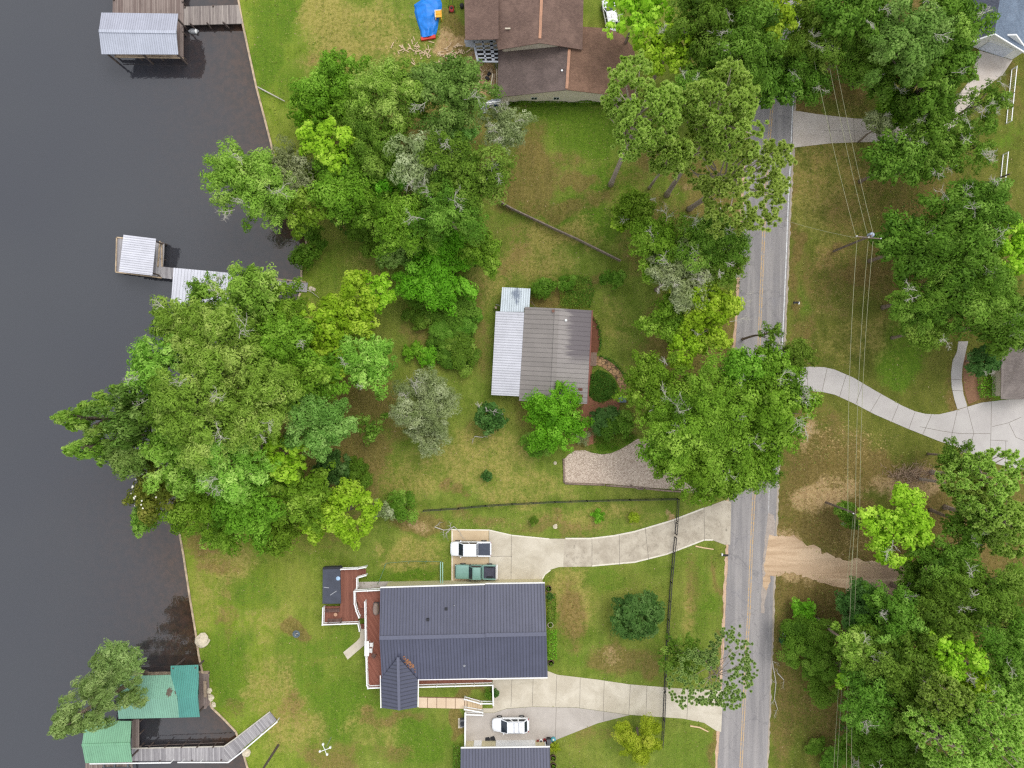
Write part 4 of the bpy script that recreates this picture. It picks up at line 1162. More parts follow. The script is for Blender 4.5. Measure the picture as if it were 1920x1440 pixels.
# front porch strip
pd = thing('porch_deck', 'narrow red porch deck with white railing under the front eave of the long house', 'deck', P(845,1281,0))
MB().prism([P2(783,1274,2.1),P2(912,1270,2.1),P2(923,1270,2.1),P2(923,1281,2.1),P2(783,1286,2.1)], 1.9, 2.1).build('deck_boards', M['deckw'], pd)
railing(pd, [(783,1288.5),(924,1284.8)], 2.1, post_step=2.5)
rw = thing('retaining_wall', 'white capped retaining wall between the porch planting and the parking court', 'wall', P(925,1300,0))
MB().beam(P(924,1286,1.3),P(925,1323,1.3),.18,.10).build('wall_cap', M['white'], rw)
p0, p1 = P(924,1286,1.3), P(925,1323,1.3)
MB().beam(p0-Vector((0,0,.68)), p1-Vector((0,0,.68)), .12, 1.22).build('wall', M['greydark'], rw)
# outdoor stair between two white railings
st = thing('outdoor_stair', 'tan concrete steps between white handrails at the paver walk', 'stairs', P(900,1317,0))
for i in range(6):
    x0 = 877+i*4.6; z = .62-.09*i
    MB().prism([P2(x0,1311+i*.6,z),P2(x0+4.4,1311+i*.6,z),P2(x0+4.4,1331,z),P2(x0,1331,z)], 0, z).build('step', M['conc_tan'], st)
railing(st, [(871,1311,1.45),(901,1319.5,1.15),(925,1319.5,1.1)], .2, .9, post_step=2.2)
railing(st, [(871,1330,1.5),(905,1336,1.1)], .2, .9, post_step=2.2)
railing(st, [(874,1340,1.1),(905,1341,1.1)], .2, .9, post_step=2.2)
cw = thing('court_wall', 'low white wall along the lake side of the parking court', 'wall', P(872,1372,0))
MB().beam(P(872.5,1336,1.0),P(872,1402,1.0),.22,.10).build('wall_cap', M['white'], cw)
p0, p1 = P(872.5,1336,1.0), P(872,1402,1.0)
MB().beam(p0-Vector((0,0,.53)), p1-Vector((0,0,.53)), .14, .94).build('wall', M['white'], cw)
ac = thing('air_conditioner', 'dark air conditioning unit on a slab beside the white court wall', 'air conditioner', P(867.5,1357,0))
p = P(867.5,1357,.8); MB().box(p.x-.36,p.y-.5,.06,p.x+.36,p.y+.5,.80).build('casing', M['greydark'], ac, bevel=.04)
MB().lathe((p.x,p.y,.805),[(.30,0),(.32,.03),(.24,.03),(.22,.01)],16).build('fan_grille', M['black'], ac)

# ---- garage at the bottom edge
GZ, GR = 2.9, 4.6
gg = thing('garage', 'garage with a charcoal ribbed roof and white overhead door at the parking court', 'garage', P(948,1440,0))
gable(gg, (864,1404),(1031,1402),(1034,1570),(864,1572), (863,1488),(1033,1486), GZ, GR, (M['navy'],M['navy']))
walls(gg, [(872,1409),(1024,1407.5),(1026,1560),(872,1562)], GZ, 0, GZ-.08, M['siding2'])
MB().beam(P(864,1402.4,GZ)-Vector((0,0,.08)), P(1031,1400.4,GZ)-Vector((0,0,.08)), .16, .14).build('gutter', M['gutter'], gg)
def wall_panel(parent, pa, pb, zmeas, z0, z1, out, name, mat, th=.06):
    a = Vector(P2(*pa, zmeas)); b = Vector(P2(*pb, zmeas)); d = (b-a).normalized(); nn = Vector((-d.y, d.x))*out
    c = (a+b)/2+nn*(th/2)
    return MB().obox((c.x,c.y,(z0+z1)/2), ((b-a).length, th, z1-z0), math.atan2(d.y,d.x)).build(name, mat, parent)
wall_panel(gg,(930,1408.2),(1003,1407.6),GZ,.02,2.3,1,'garage_door',M['white'])
wall_panel(gg,(887,1408.6),(902,1408.6),GZ,.02,2.1,1,'door',M['white'])
wall_panel(gg,(929,1408.2),(930,1408.2),GZ,.02,2.4,1,'trim',M['white'],.10); wall_panel(gg,(1003,1407.6),(1004.5,1407.6),GZ,.02,2.4,1,'trim',M['white'],.10); wall_panel(gg,(1022.5,1407.6),(1024,1407.6),GZ,.02,2.4,1,'trim',M['white'],.10)

# ---- small taupe-roofed house
def taupe_stain(n, l, mp, sp, p, c):
    m2 = n.new("ShaderNodeMapping"); m2.inputs["Scale"].default_value = (2.6,.12,1); l.new(mp.outputs[0], m2.inputs["Vector"])
    f = nz(n,l,m2.outputs[0],1.0,4,.7)
    x = n.new("ShaderNodeSeparateXYZ"); l.new(p, x.inputs[0])
    east = step(n,l,mth(n,l,'ADD',x.outputs[0],mth(n,l,'MULTIPLY_ADD',f,3.6,-1.8)),7.0,8.1)
    ns = step(n,l,x.outputs[1],2.2,4.2)
    return mix(n,l,mth(n,l,'MULTIPLY',mth(n,l,'MULTIPLY',east,ns),.9), c, lin(92,84,88))
AN = math.pi/2-.055
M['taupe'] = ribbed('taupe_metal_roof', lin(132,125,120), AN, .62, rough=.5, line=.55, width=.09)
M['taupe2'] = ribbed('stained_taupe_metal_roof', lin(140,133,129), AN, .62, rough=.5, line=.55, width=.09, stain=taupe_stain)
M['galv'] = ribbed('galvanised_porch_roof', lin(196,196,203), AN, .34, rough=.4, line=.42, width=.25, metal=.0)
def shed_streaks(n, l, mp, sp, p, c):  # darker blue-grey patch about the middle of the shed roof
    x = n.new("ShaderNodeSeparateXYZ"); l.new(p, x.inputs[0])
    f = nz(n,l,p,1.6,5,.75,.5)
    d = mth(n,l,'ADD', mth(n,l,'ABSOLUTE', mth(n,l,'SUBTRACT', x.outputs[0], .6)), mth(n,l,'MULTIPLY',mth(n,l,'ABSOLUTE', mth(n,l,'SUBTRACT', x.outputs[1], 11.9)),.45))
    return mix(n,l,mth(n,l,'MULTIPLY',step(n,l,mth(n,l,'SUBTRACT',f,mth(n,l,'MULTIPLY',d,.45)),.12,.36),.85), c, lin(96,108,128))
M['shed'] = ribbed('pale_blue_shed_roof', lin(198,208,214), -.055, .30, rough=.45, line=.42, width=.22, stain=shed_streaks)
sh = thing('cottage', 'small cottage with a stained taupe metal roof and white lean-to porch', 'house', P(1020,665,0))
gable(sh, (984,575.5),(1109.5,582),(1101,757.5),(973,751.5), (1044,578),(1035.5,754), 2.8, 3.7, (M['taupe'],M['taupe2']), axis='y')
ridge(sh, (1044,578),(1035.5,754), 3.7, .55, M['taupe'])
walls(sh, [(987,580),(1104,586),(1097,752),(978,747)], 2.8, 0, 2.72, plain('brick_wall', lin(150,92,74), .9, var=.2))
MB().beam(P(1110.5,582,2.8)-Vector((0,0,.05)), P(1102,757.5,2.8)-Vector((0,0,.05)), .16, .16).build('fascia', plain('brown_fascia', lin(124,74,62), .7), sh)
z = 2.9
for (x0,y0,x1,y1) in ((1082,728,1092,732.5),(1079,740,1093,744)):
    zz = 3.0; MB().prism([P2(x0,y0,zz),P2(x1,y0,zz),P2(x1,y1,zz),P2(x0,y1,zz)], zz-.2, zz+.06).build('roof_patch', plain('rust_patch', lin(104,62,50), .8, var=.3), sh)
p = P(1061,600.5,3.5); MB().lathe((p.x,p.y,3.35),[(.14,0),(.14,.3),(.17,.32),(.02,.4)],10).build('vent_pipe', M['white'], sh)
p = P(1037,583.5,3.65); MB().lathe((p.x,p.y,3.5),[(.16,0),(.16,.4),(.2,.42)],10).build('chimney_pipe', plain('rusty_flue', lin(120,84,70), .7), sh)
lt = MB().slab([P(929.5,583.5,2.45),P(921,740.5,2.45),P(974,743,2.75),P(983,585.5,2.75)], .08).build('porch_roof', M['galv'], sh)
for (x, y) in ((929,590),(927,620),(926,655),(924,690),(923,735)):
    p = P(x+2,y,2.4); MB().box(p.x-.07,p.y-.07,0,p.x+.07,p.y+.07,2.4).build('porch_post', M['bulk'], sh)
sd = thing('shed', 'small shed with a pale blue ribbed metal roof and dark streaks at the cottage corner', 'shed', P(966,560,0))
MB().slab([P(941.5,538.5,2.3),P(938,584,2.5),P(982.5,585,2.5),P(983,577,2.5),P(992.5,577.5,2.5),P(994.5,541,2.3)], .07).build('roof', M['shed'], sd)
MB().prism([P2(944,542,2.3),P2(991,544,2.3),P2(989,574,2.3),P2(941,580,2.3)], 0, 2.15).build('wall', M['bulk'], sd)
ut = thing('gas_meter', 'grey pipe frame and meter standing at the shed wall', 'utility meter', P(930,572,0))
a = P(930,571,1.2); b = P(938,573,1.2); MB().tube([(a.x,a.y,0),(a.x,a.y,1.25),(b.x,b.y,1.25)],.045,6).build('pipe', M['grey'], ut, smooth=True)
MB().box(a.x-.16,a.y-.55,.5,a.x+.12,a.y-.25,1.2).build('meter_box', M['bulk'], ut, bevel=.02)
a, b = P(996,565), P(1003,577)
tag(MB().tube([a+Vector((0,0,.1)), b+Vector((0,0,1.4))],.05,6).build('leaning_board', M['bulk']), 'thin board leaning on the cottage wall beside the blue-roofed shed', 'board')
MB_ = MB().prism([P2(1107,661),P2(1119,661),P2(1118,686),P2(1105,686)], 0, .18)
tag(MB_.build('doorstep', plain('old_brick_step', lin(138,116,102), .95, var=.25, scale=5)), 'worn brick doorstep joining the cottage and the flagstone path', 'step')

# ---- brown shingled house
M['shA'] = shingle('brown_shingle', lin(106,86,78), lin(126,103,92)); M['shB'] = shingle('lit_brown_shingle', lin(116,90,75), lin(138,108,90)); M['shC'] = shingle('shaded_brown_shingle', lin(98,86,82), lin(116,101,96))  # light painted into the lower slopes: east copy lit, west copy shaded
M['copper'] = plain('copper_ridge', lin(170,122,92), .5, var=.15, scale=1.5)
bh = thing('brown_house', 'brown shingled house with two crossing gables and pale gable walls', 'house', P(1020,80,0))
zl, zlr = 2.7, 4.7
MB().slab([P(934,60,zl),P(933,182.5,zl),P(1062.5,168.5,zlr),P(1066,60,zlr)],.12).build('roof_slope', M['shC'], bh)
MB().slab([P(1066,50,zlr),P(1062.5,168.5,zlr),P(1189.5,183,zl),P(1190,92,zl),P(1168,66,zl+.4),P(1140,53,zl+.9),P(1093,50,zl+1.5)],.12).build('roof_slope', M['shB'], bh)
zu, zur = 4.7, 6.3
gable(bh, (868,-140),(1097,-140),(1092,93),(934.5,93.5), (1022,-140),(1012,80.5), zu, zur, (M['shA'],M['shA']), axis='y')
MB().slab([P(868,-140,zu),P(872,75,zu),P(934.7,73.5,zu+.75),P(934.5,-140,zu+.75)], .1).build('roof_slope', M['shA'], bh)
MB().beam(P(1021,-140,zur+.05),P(1012.3,72,zur+.05),.36,.06).build('ridge_cap', M['copper'], bh)
MB().beam(P(1067.5,92,zlr+.05),P(1062.6,166,zlr+.05),.36,.06).build('ridge_cap', M['copper'], bh)
# lower gable wall
def gwall(parent, pts, z0, th, out, mat, name='gable_wall'):
    """vertical wall: pts list of (world xy, ztop)"""
    lo = [(q.x,q.y,z0) for q,_ in pts]; hi = [(q.x,q.y,zt) for q,zt in pts]
    poly = lo+hi[::-1]; o = Vector(out)*th
    back = [(v[0]-o.x,v[1]-o.y,v[2]) for v in poly]
    n_ = len(poly); fs = [tuple(range(n_)), tuple(range(2*n_-1,n_-1,-1))]+[((i+1)%n_,i,n_+i,n_+(i+1)%n_) for i in range(n_)]
    return MB().add(poly+back, fs).build(name, mat, parent)
yb = P(0,192.5).y
a = Vector((P(940,190).x, yb)); b = Vector((P(1062,190).x, yb)); c_ = Vector((P(1182,190).x, yb))
gwall(bh, [(a,zl-.1),(b,zlr-.15),(c_,zl-.1)], 0, .2, (0,-1), M['siding'])
for x in (1001,1042):
    p = P(x,190); f = MB().box(p.x-.42,yb-.03,1.15,p.x+.42,yb-.002,1.95).build('window', M['white'], bh)
    MB().box(p.x-.36,yb-.045,1.2,p.x-.02,yb-.031,1.9).build('pane', M['glass'], f); MB().box(p.x+.02,yb-.045,1.2,p.x+.36,yb-.031,1.9).build('pane', M['glass'], f)
walls(bh, [(941,60),(1130,60),(1180,100),(1180,178),(941,178)], zl, 0, zl-.12, M['siding'])
# upper gable wall above the lower roof
yb2 = P(0,95,3.2).y
a = Vector((P(944,95,3.4).x, yb2)); b = Vector((P(1012,95,3.4).x, yb2)); c_ = Vector((P(1088,95,3.4).x, yb2))
gwall(bh, [(a,zu-.05),(b,zur-.2),(c_,zu-.05)], 2.2, .2, (0,-1), M['siding'])
walls(bh, [(878,-120),(1090,-120),(1088,84),(942,84),(942,62),(878,62)], zu, 0, zu-.15, M['siding'])
p = P(1053.5,133,4.5); MB().lathe((p.x,p.y,4.2),[(.13,0),(.13,.5),(.16,.5)],10).build('vent_pipe', M['white'], bh)
p0, p1 = P(1107,164,3.8), P(1111,170,3.7)
MB().beam(p0+Vector((0,0,.1)),p1+Vector((0,0,.1)),.12,.1).build('roof_debris', M['dead'], bh)
p = P(952,53,5.6); MB().box(p.x-.35,p.y-.06,5.35,p.x+.35,p.y+.06,5.62).build('roof_vent', M['siding'], bh)
# open timber frame on the lake side
pg = thing('pergola', 'grey open timber frame attached to the lake side of the brown house', 'pergola', P(908,96,0))
PZ = 3.0
M['gbeam'] = plain('grey_painted_timber', lin(160,164,172), .6, var=.12)
for a, b, w in (((871,78),(935,75.5),.5),((888,78),(896,116),.28),((905,78),(911,114),.22),((921,77),(925,114),.40),((891,88),(934,85),.2),((892,94),(934,93),.16),((894,102),(934,101),.2),((896,109),(934,108.5),.16),((896,115.5),(934,116),.2)):
    MB().beam(P(*a,PZ),P(*b,PZ),w,.16).build('beam', M['gbeam'], pg)
MB().prism([P2(873,78,PZ),P2(888,78,PZ),P2(890,90,PZ),P2(873,88,PZ)], PZ+.06, PZ+.11).build('canopy_panel', M['grey'], pg)
MB().prism([P2(890,80,.1),P2(934,80,.1),P2(934,116,.1),P2(896,116,.1)], 0, .10).build('floor', M['dark'], pg)
for (x, y) in ((889,80),(896,114),(930,114)):
    p = P(x,y,PZ); MB().box(p.x-.08,p.y-.08,0,p.x+.08,p.y+.08,PZ-.1).build('post', M['gbeam'], pg)
for i,(x0,y0,x1,y1) in enumerate(((924,138,918,175),(928,138,922.5,176),(931.5,130,931,176))):
    tag(MB().beam(P(x0,y0,1.8),P(x1,y1,.3),.13,.06).build('timber_plank', M['siding'] if i!=1 else M['bulk']),
        ['left plank of three leaning at the brown house corner','middle grey plank of three leaning at the brown house corner','plank nearest the roof edge leaning at the brown house corner'][i], 'plank', 'leaning planks')
for i,(x,y,lab) in enumerate(((917,140,'dark crate on the bare patch beside the brown house'),(914,148,'long dark box lying on the bare patch beside the brown house'))):
    p = P(x,y); tag(MB().obox((p.x,p.y,.2),(.35+.25*i,.5-.2*i,.4),-.6).build('crate', M['black'], bevel=.02), lab, 'box')
# white stair rail and wheel
sr = thing('white_stair', 'small white stair with railing at the corner of the brown house', 'stairs', P(918,193,0))
for i in range(4):
    p = P(908+i*9,197-i*2); MB().obox((p.x,p.y,.12+.1*i),(.62,.6,.2+.2*i),.2).build('step', M['gbeam'], sr)
railing(sr, [(900,200,1.1),(912,193,1.35),(937,190,1.6)], .3, .8, post_step=1.1)
wh = thing('wheel', 'pale-rimmed tyre lying beside the white stair of the brown house', 'tyre', P(908,207,0))
p = P(908,207); MB().lathe((p.x,p.y,.02),[(.30,0),(.46,.02),(.48,.12),(.46,.2),(.30,.22),(.28,.12)],20).build('tyre', M['grey'], wh, smooth=True)
MB().lathe((p.x,p.y,.06),[(.29,0),(.29,.05),(.12,.07),(.12,.12)],14).build('rim', M['black'], wh); MB().lathe((p.x,p.y,.18),[(.11,0),(.08,.04)],10).build('hub', M['white'], wh)
p = P(929,204); tag(MB().lathe((p.x,p.y,0),[(.3,0),(.36,.7),(.33,.7),(.28,.06)],14).build('bin', plain('blue_bin', lin(40,90,120), .5)), 'blue bin under the white stair of the brown house', 'bin')

# ---- blue-grey house, top right
M['shBlue'] = shingle('blue_grey_shingle', lin(100,112,128), lin(120,134,150)); M['shBlueD'] = shingle('shaded_blue_grey_shingle', lin(78,82,94), lin(94,98,110))  # shaded copy of the same shingle, painted darker for the west slope
b2 = thing('grey_house', 'house with blue-grey shingles and a white garage gable at the top right corner', 'house', P(1880,50,0))
z0_, z1_ = 3.0, 5.2
R1, R2 = P(1884,-60,z1_), P(1864.5,64,z1_)
wA, wB = P(1822,-70,z0_), P(1806,83,z0_); eA, eB = P(1975,-40,z0_), P(1930,104,z0_)
MB().slab([wA,wB,R2,R1],.12).build('roof_slope', M['shBlueD'], b2); MB().slab([R1,R2,eB,eA],.12).build('roof_slope', M['shBlue'], b2)
q0, q1, q2 = P(1817,86), P(1858,99), P(1897,112)
d_ = (q2-q0).normalized(); nn = Vector((d_.y,-d_.x,0))
if nn.y > 0: nn = -nn
gwall(b2, [(Vector((q0.x,q0.y)),z0_-.1),(Vector((q1.x,q1.y)),z1_-.2),(Vector((q2.x,q2.y)),z0_-.1)], 0, .2, (nn.x,nn.y), M['white'])
c0, c1 = q0.lerp(q2,.22), q0.lerp(q2,.80)
cc = (c0+c1)/2+nn*.03; MB().obox((cc.x,cc.y,1.15),((c1-c0).length,.05,2.3),math.atan2(d_.y,d_.x)).build('garage_door', plain('garage_door_paint', lin(208,214,226), .5), b2)
cc = (c0+c1)/2+nn*.05; MB().obox((cc.x,cc.y,2.38),((c1-c0).length+.4,.08,.14),math.atan2(d_.y,d_.x)).build('trim', M['white'], b2)
back = [q0-nn*.25, q2-nn*.25, q2-nn*16, q0-nn*16]
MB().prism([(v.x,v.y) for v in back],0,z0_-.15).build('wall', M['siding'], b2)
MB().beam(eB+Vector((0,0,-.02)),R2+Vector((0,0,-.02)),.16,.2).build('barge_board', M['white'], b2); MB().beam(wB+Vector((0,0,-.02)),R2+Vector((0,0,-.02)),.16,.2).build('barge_board', M['white'], b2)
# ---- grey shingle house, right edge
b3 = thing('shingle_house', 'house corner with grey-brown shingles and a white columned porch at the right edge', 'house', P(1915,700,0))
M['shG'] = shingle('weathered_grey_shingle', lin(122,112,108), lin(142,132,126))
zz0, zz1 = 2.8, 4.6
MB().slab([P(1878,648,zz0),P(1877,748.5,zz0),P(1960,748.5,zz1),P(1960,600,zz1),P(1900,600,zz0)],.12).build('roof_slope', M['shG'], b3)
MB().prism([P2(1886,650,zz0),P2(1886,743,zz0),P2(1960,743,zz0),P2(1960,600,zz0),P2(1905,600,zz0)],0,zz0-.1).build('wall', M['siding'], b3)
MB().prism([P2(1863,655),P2(1885,655),P2(1885,741),P2(1863,741)],0,.15).build('porch_floor', plain('porch_floor', lin(150,156,164), .7, var=.1), b3)
for y in (660,699.5,739):
    p, q = P(1865.5,y), P(1877,y,2.6)
    MB().box(p.x-.12,p.y-.12,.15,p.x+.12,p.y+.12,2.65).build('porch_column', M['white'], b3)

# ------------------------------------------------------------------ boathouses and piers
WZ = WATER_Z
M['dockA'] = planks('grey_dock_planks', lin(122,112,108), lin(164,154,146), 0.03, .22, gap=.25)
M['dockB'] = planks('worn_dock_planks', lin(118,102,96), lin(150,136,128), 0.0, .22, gap=.3)
M['dockC'] = planks('silver_dock_planks', lin(140,136,138), lin(178,174,174), 0.02, .20, gap=.25)
M['dockD'] = planks('silver_ramp_planks', lin(140,136,138), lin(178,174,174), .66, .20, gap=.25)
M['pile'] = plain('dock_pile', lin(92,80,74), .95, var=.3)
def deckpiece(parent, pts, z, mat, name='deck_boards', th=.16):
    return MB().prism([P2(p[0],p[1],z) for p in pts], z-th, z).build(name, mat, parent)
def piles(parent, pts, z, top=.0, r=.12):
    for (x, y) in pts:
        p = P(x,y,z); MB().tube([(p.x,p.y,WZ-1.2),(p.x,p.y,z+top)], r, 8).build('pile', M['pile'], parent, smooth=False)
DKZ = .12
# top left
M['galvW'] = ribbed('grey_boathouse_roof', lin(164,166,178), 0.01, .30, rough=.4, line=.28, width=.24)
M['galvW2'] = ribbed('sheen_grey_boathouse_roof', lin(176,180,192), 0.01, .30, rough=.4, line=.28, width=.24)  # sheen painted into the south slope: a paler copy of the north one
p1_ = thing('pier', 'wide planked pier and walkway at the top, under the grey boathouse roof', 'pier', P(300,50,0))
deckpiece(p1_, [(213,-120),(344,-120),(344,26),(211,26)], DKZ, M['dockB']); deckpiece(p1_, [(332,26.3),(344,26.3),(344,108),(332,108)], DKZ-.005, M['dockB'])
deckpiece(p1_, [(215,101),(331.7,102),(331.7,108.5),(215,106)], DKZ-.01, M['bulk'])
deckpiece(p1_, [(344.3,12.5),(447,9),(455,44),(344.3,47)], DKZ+.005, M['dockA'])
MB().beam(P(215,107,.2),P(344,109,.2),.12,.16).build('rim_board', M['cap'], p1_)
piles(p1_, [(216,104),(260,106),(300,107),(343,107),(343,60)], DKZ, .02); piles(p1_, [(358,46),(390,45),(420,44)], DKZ, .35, .10); piles(p1_, [(214,0),(343,4),(347,14),(400,12)], DKZ, .2)
for (a,b) in (((359,45),(366,54)),((389,43),(396,53)),((420,42),(430,53))):
    MB().beam(P(*a,.3),P(*b,-.5),.1,.1).build('brace', M['pile'], p1_)
bt = thing('boathouse', 'open boathouse with a pale grey metal gable roof at the top pier', 'boathouse', P(262,62,0))
gable(bt, (190,23.5),(334,25.5),(334,102),(190,101.5), (185.5,58),(330.5,60), 2.9, 3.8, (M['galvW'],M['galvW2']), th=.08)
ridge(bt, (185.5,58),(330.5,60), 3.8, .4, M['galvW2'])
for (x, y) in ((196,29),(328,30),(328,97),(196,97),(262,29),(262,97)):
    p = P(x,y,2.8); MB().box(p.x-.09,p.y-.09,WZ-1,p.x+.09,p.y+.09,2.85).build('post', M['pile'], bt)
p = P(364,56,WZ); jt = thing('water_craft', 'pale plastic craft moored under the walkway of the top pier', 'small boat', P(360,53,0))
MB().blob((P(358,53).x,P(358,53).y,WZ+.1),(.75,.4,.3),4,.08,12,7).build('hull', M['grey'], jt, smooth=True); MB().blob((P(364,55).x,P(364,55).y,WZ+.3),(.18,.35,.3),6,.05,8,6).build('seat', M['white'], jt, smooth=True)
# fallen pole at the bank
tag(MB().tube([P(479,161,-.1),P(500,172,.3),P(534,190,.35)],[.10,.09,.07],7).build('pole', M['dead'], smooth=True), 'grey pole lying across the top lawn bank beside the water', 'pole')
# middle left: two white roofs
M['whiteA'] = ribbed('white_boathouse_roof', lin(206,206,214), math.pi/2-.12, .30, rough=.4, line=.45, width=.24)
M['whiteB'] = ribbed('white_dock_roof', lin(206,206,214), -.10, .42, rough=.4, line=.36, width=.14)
p2_ = thing('pier', 'narrow grey pier reaching from the middle shore to the two white roofs', 'pier', P(440,530,0))
deckpiece(p2_, [(219,445),(308,455),(305,520),(217,510)], DKZ, M['dockC']); deckpiece(p2_, [(305.3,500),(330,503),(328,524),(303,521)], DKZ-.004, M['dockC'])
deckpiece(p2_, [(420,516),(500,522),(577,530),(575,548),(500,541),(420,536)], DKZ+.004, M['dockC'])
deckpiece(p2_, [(326,503.5),(432,513),(426,580),(322,569)], DKZ-.01, M['dockC'])
for a,b in (((219,445),(217,510)),((217,510),(303,521)),((219,445),(232,446.5)),((300,452),(296,500)),((500,521),(574,529)),((303,455),(304,500))): MB().beam(P(*a,DKZ+.06),P(*b,DKZ+.06),.16,.12).build('rim_board', M['cap'], p2_)
piles(p2_, [(219,447),(218,509),(306,456),(303,485),(300,518),(325,521),(470,520),(470,538),(540,528),(540,544)], DKZ, .1)
tag(MB().tube([P(568,541,.1),P(585,548,.2),P(598,558,.25)],[.05,.04,.02],5).build('driftwood', M['dead']), 'pale bare branch lying at the shore end of the narrow pier', 'branch')
w1_ = thing('boathouse', 'boat shelter with a square white ribbed roof at the outer end of the narrow pier', 'boathouse', P(258,478,0))
MB().slab([P(231.5,440,2.6),P(223,509.5,2.5),P(285.5,516.5,2.5),P(292.5,447.5,2.6)],.08).build('roof', M['whiteA'], w1_)
for (x, y) in ((234,445),(227,505),(282,511),(288,451)):
    p = P(x,y,2.5); MB().box(p.x-.08,p.y-.08,WZ-1,p.x+.08,p.y+.08,2.45).build('post', M['pile'], w1_)
w2_ = thing('boathouse', 'dock shelter whose wide white ribbed roof is half covered by a cypress', 'boathouse', P(378,540,0))
MB().slab([P(325.5,502,2.7),P(320.5,570,2.7),P(428,582,2.7),P(435,512,2.7)],.08).build('roof', M['whiteB'], w2_)
for (x, y) in ((329,506),(325,566),(424,577),(430,516)):
    p = P(x,y,2.6); MB().box(p.x-.08,p.y-.08,WZ-1,p.x+.08,p.y+.08,2.62).build('post', M['pile'], w2_)
# bottom left: teal and green roofs
def tealrust(n, l, mp, sp, p, c):
    f = nz(n,l,p,1.4,4,.7,.4); x = n.new("ShaderNodeSeparateXYZ"); l.new(p, x.inputs[0])
    def spot(cx, cy, r):
        a = mth(n,l,'POWER',mth(n,l,'SUBTRACT',x.outputs[0],cx),2.0); b = mth(n,l,'POWER',mth(n,l,'MULTIPLY',mth(n,l,'SUBTRACT',x.outputs[1],cy),.62),2.0)
        d = mth(n,l,'SQRT',mth(n,l,'ADD',a,b))
        return mth(n,l,'SUBTRACT',1.0,step(n,l,mth(n,l,'ADD',d,mth(n,l,'MULTIPLY_ADD',f,.9,-.45)),r*.75,r))
    q1_, q2_ = P(316,1298,3.6), P(332,1297,3.6)
    return mix(n,l,mth(n,l,'MAXIMUM',spot(q1_.x,q1_.y,.42),spot(q2_.x,q2_.y,.33)), c, lin(96,84,72))
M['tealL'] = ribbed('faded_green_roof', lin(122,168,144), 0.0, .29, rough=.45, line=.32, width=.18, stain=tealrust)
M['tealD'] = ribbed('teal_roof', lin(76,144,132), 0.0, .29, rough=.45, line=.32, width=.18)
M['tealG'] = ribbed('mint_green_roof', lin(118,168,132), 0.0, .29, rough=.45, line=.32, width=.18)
tz0, tz1 = 2.8, 3.7
b4 = thing('boathouse', 'boathouse with a faded teal metal roof and two rust spots', 'boathouse', P(300,1308,0))
gable(b4, (226,1268),(336,1265),(337,1345.5),(222,1348), (220,1313),(332,1309.5), tz0, tz1, (M['tealL'],M['tealL']), th=.07)
e=lambda x,y:P(x,y,tz0+.02)
MB().slab([P(320,1248.5,tz0-.35),P(320,1266,tz0+.02),P(333,1309.3,tz1+.03),P(371,1308,tz1+.03),P(372.5,1266,tz0+.02),P(371.5,1246.5,tz0-.35)],.07).build('roof_slope', M['tealD'], b4)
MB().slab([P(333,1309.3,tz1+.03),P(335.5,1345.5,tz0+.03),P(374.5,1344.5,tz0+.03),P(371,1308,tz1+.03)],.07).build('roof_slope', M['tealD'], b4)
for (x, y) in ((230,1272),(226,1342),(330,1341),(368,1340),(367,1252),(325,1253)):
    p = P(x,y,tz0-.3); MB().box(p.x-.09,p.y-.09,WZ-1,p.x+.09,p.y+.09,tz0-.2).build('post', M['pile'], b4)
b5 = thing('boathouse', 'boathouse with a mint green metal gable roof at the outer end of the lower pier', 'boathouse', P(202,1392,0))
gable(b5, (160.5,1351),(246,1352),(247.5,1429),(160,1431), (153.5,1397),(244,1394), 2.6, 3.5, (M['tealG'],M['tealG']), th=.07)
ridge(b5, (153.5,1397),(244,1394), 3.5, .3, M['tealG'])
for (x, y) in ((166,1356),(240,1357),(241,1424),(166,1425)):
    p = P(x,y,2.6); MB().box(p.x-.09,p.y-.09,WZ-1,p.x+.09,p.y+.09,2.55).build('post', M['pile'], b5)
p3_ = thing('pier', 'grey planked pier with a slanting ramp to the lower lawn beside the green roofs', 'pier', P(380,1410,0))
deckpiece(p3_, [(225,1262),(392,1258),(392,1270),(375,1272),(375,1262.5),(225,1269)], DKZ-.012, M['bulk'])
deckpiece(p3_, [(373,1262),(391,1264),(394,1318),(386,1329),(373,1331)], DKZ-.004, M['dockB'])
deckpiece(p3_, [(247,1349),(261,1349),(261,1403),(247,1403)], DKZ-.006, M['dockB'])
deckpiece(p3_, [(160,1425),(248,1425),(248,1440),(160,1440)], DKZ-.02, M['dockB'])
deckpiece(p3_, [(247,1403.2),(340,1402.5),(420,1400),(420,1427),(247,1427)], DKZ, M['dockC'])
deckpiece(p3_, [(420.2,1400),(440,1386),(506,1335),(519,1351),(450,1408),(433,1427),(420.2,1427)], DKZ+.02, M['dockD'])
for a,b in (((247,1403),(420,1399.5)),((420,1399.5),(440,1385.5)),((440,1385.5),(506,1334.5))): MB().beam(P(*a,DKZ+.07),P(*b,DKZ+.07),.14,.12).build('rim_board', M['dead'], p3_)
for a,b in (((168,1432),(320,1430)),((333,1429.5),(428,1429.5)),((428,1429.5),(452,1411)),((452,1411),(520,1353))): MB().beam(P(*a,DKZ+.95),P(*b,DKZ+.95),.15,.08).build('hand_rail', M['white'], p3_)
for (x, y) in ((182,1432),(240,1431),(320,1430),(340,1429.5),(375,1429.5),(427,1429.5),(452,1411),(486,1382),(519,1353)):
    p = P(x,y,DKZ+.95); MB().box(p.x-.05,p.y-.05,WZ-.6,p.x+.05,p.y+.05,DKZ+.93).build('rail_post', M['white'], p3_)
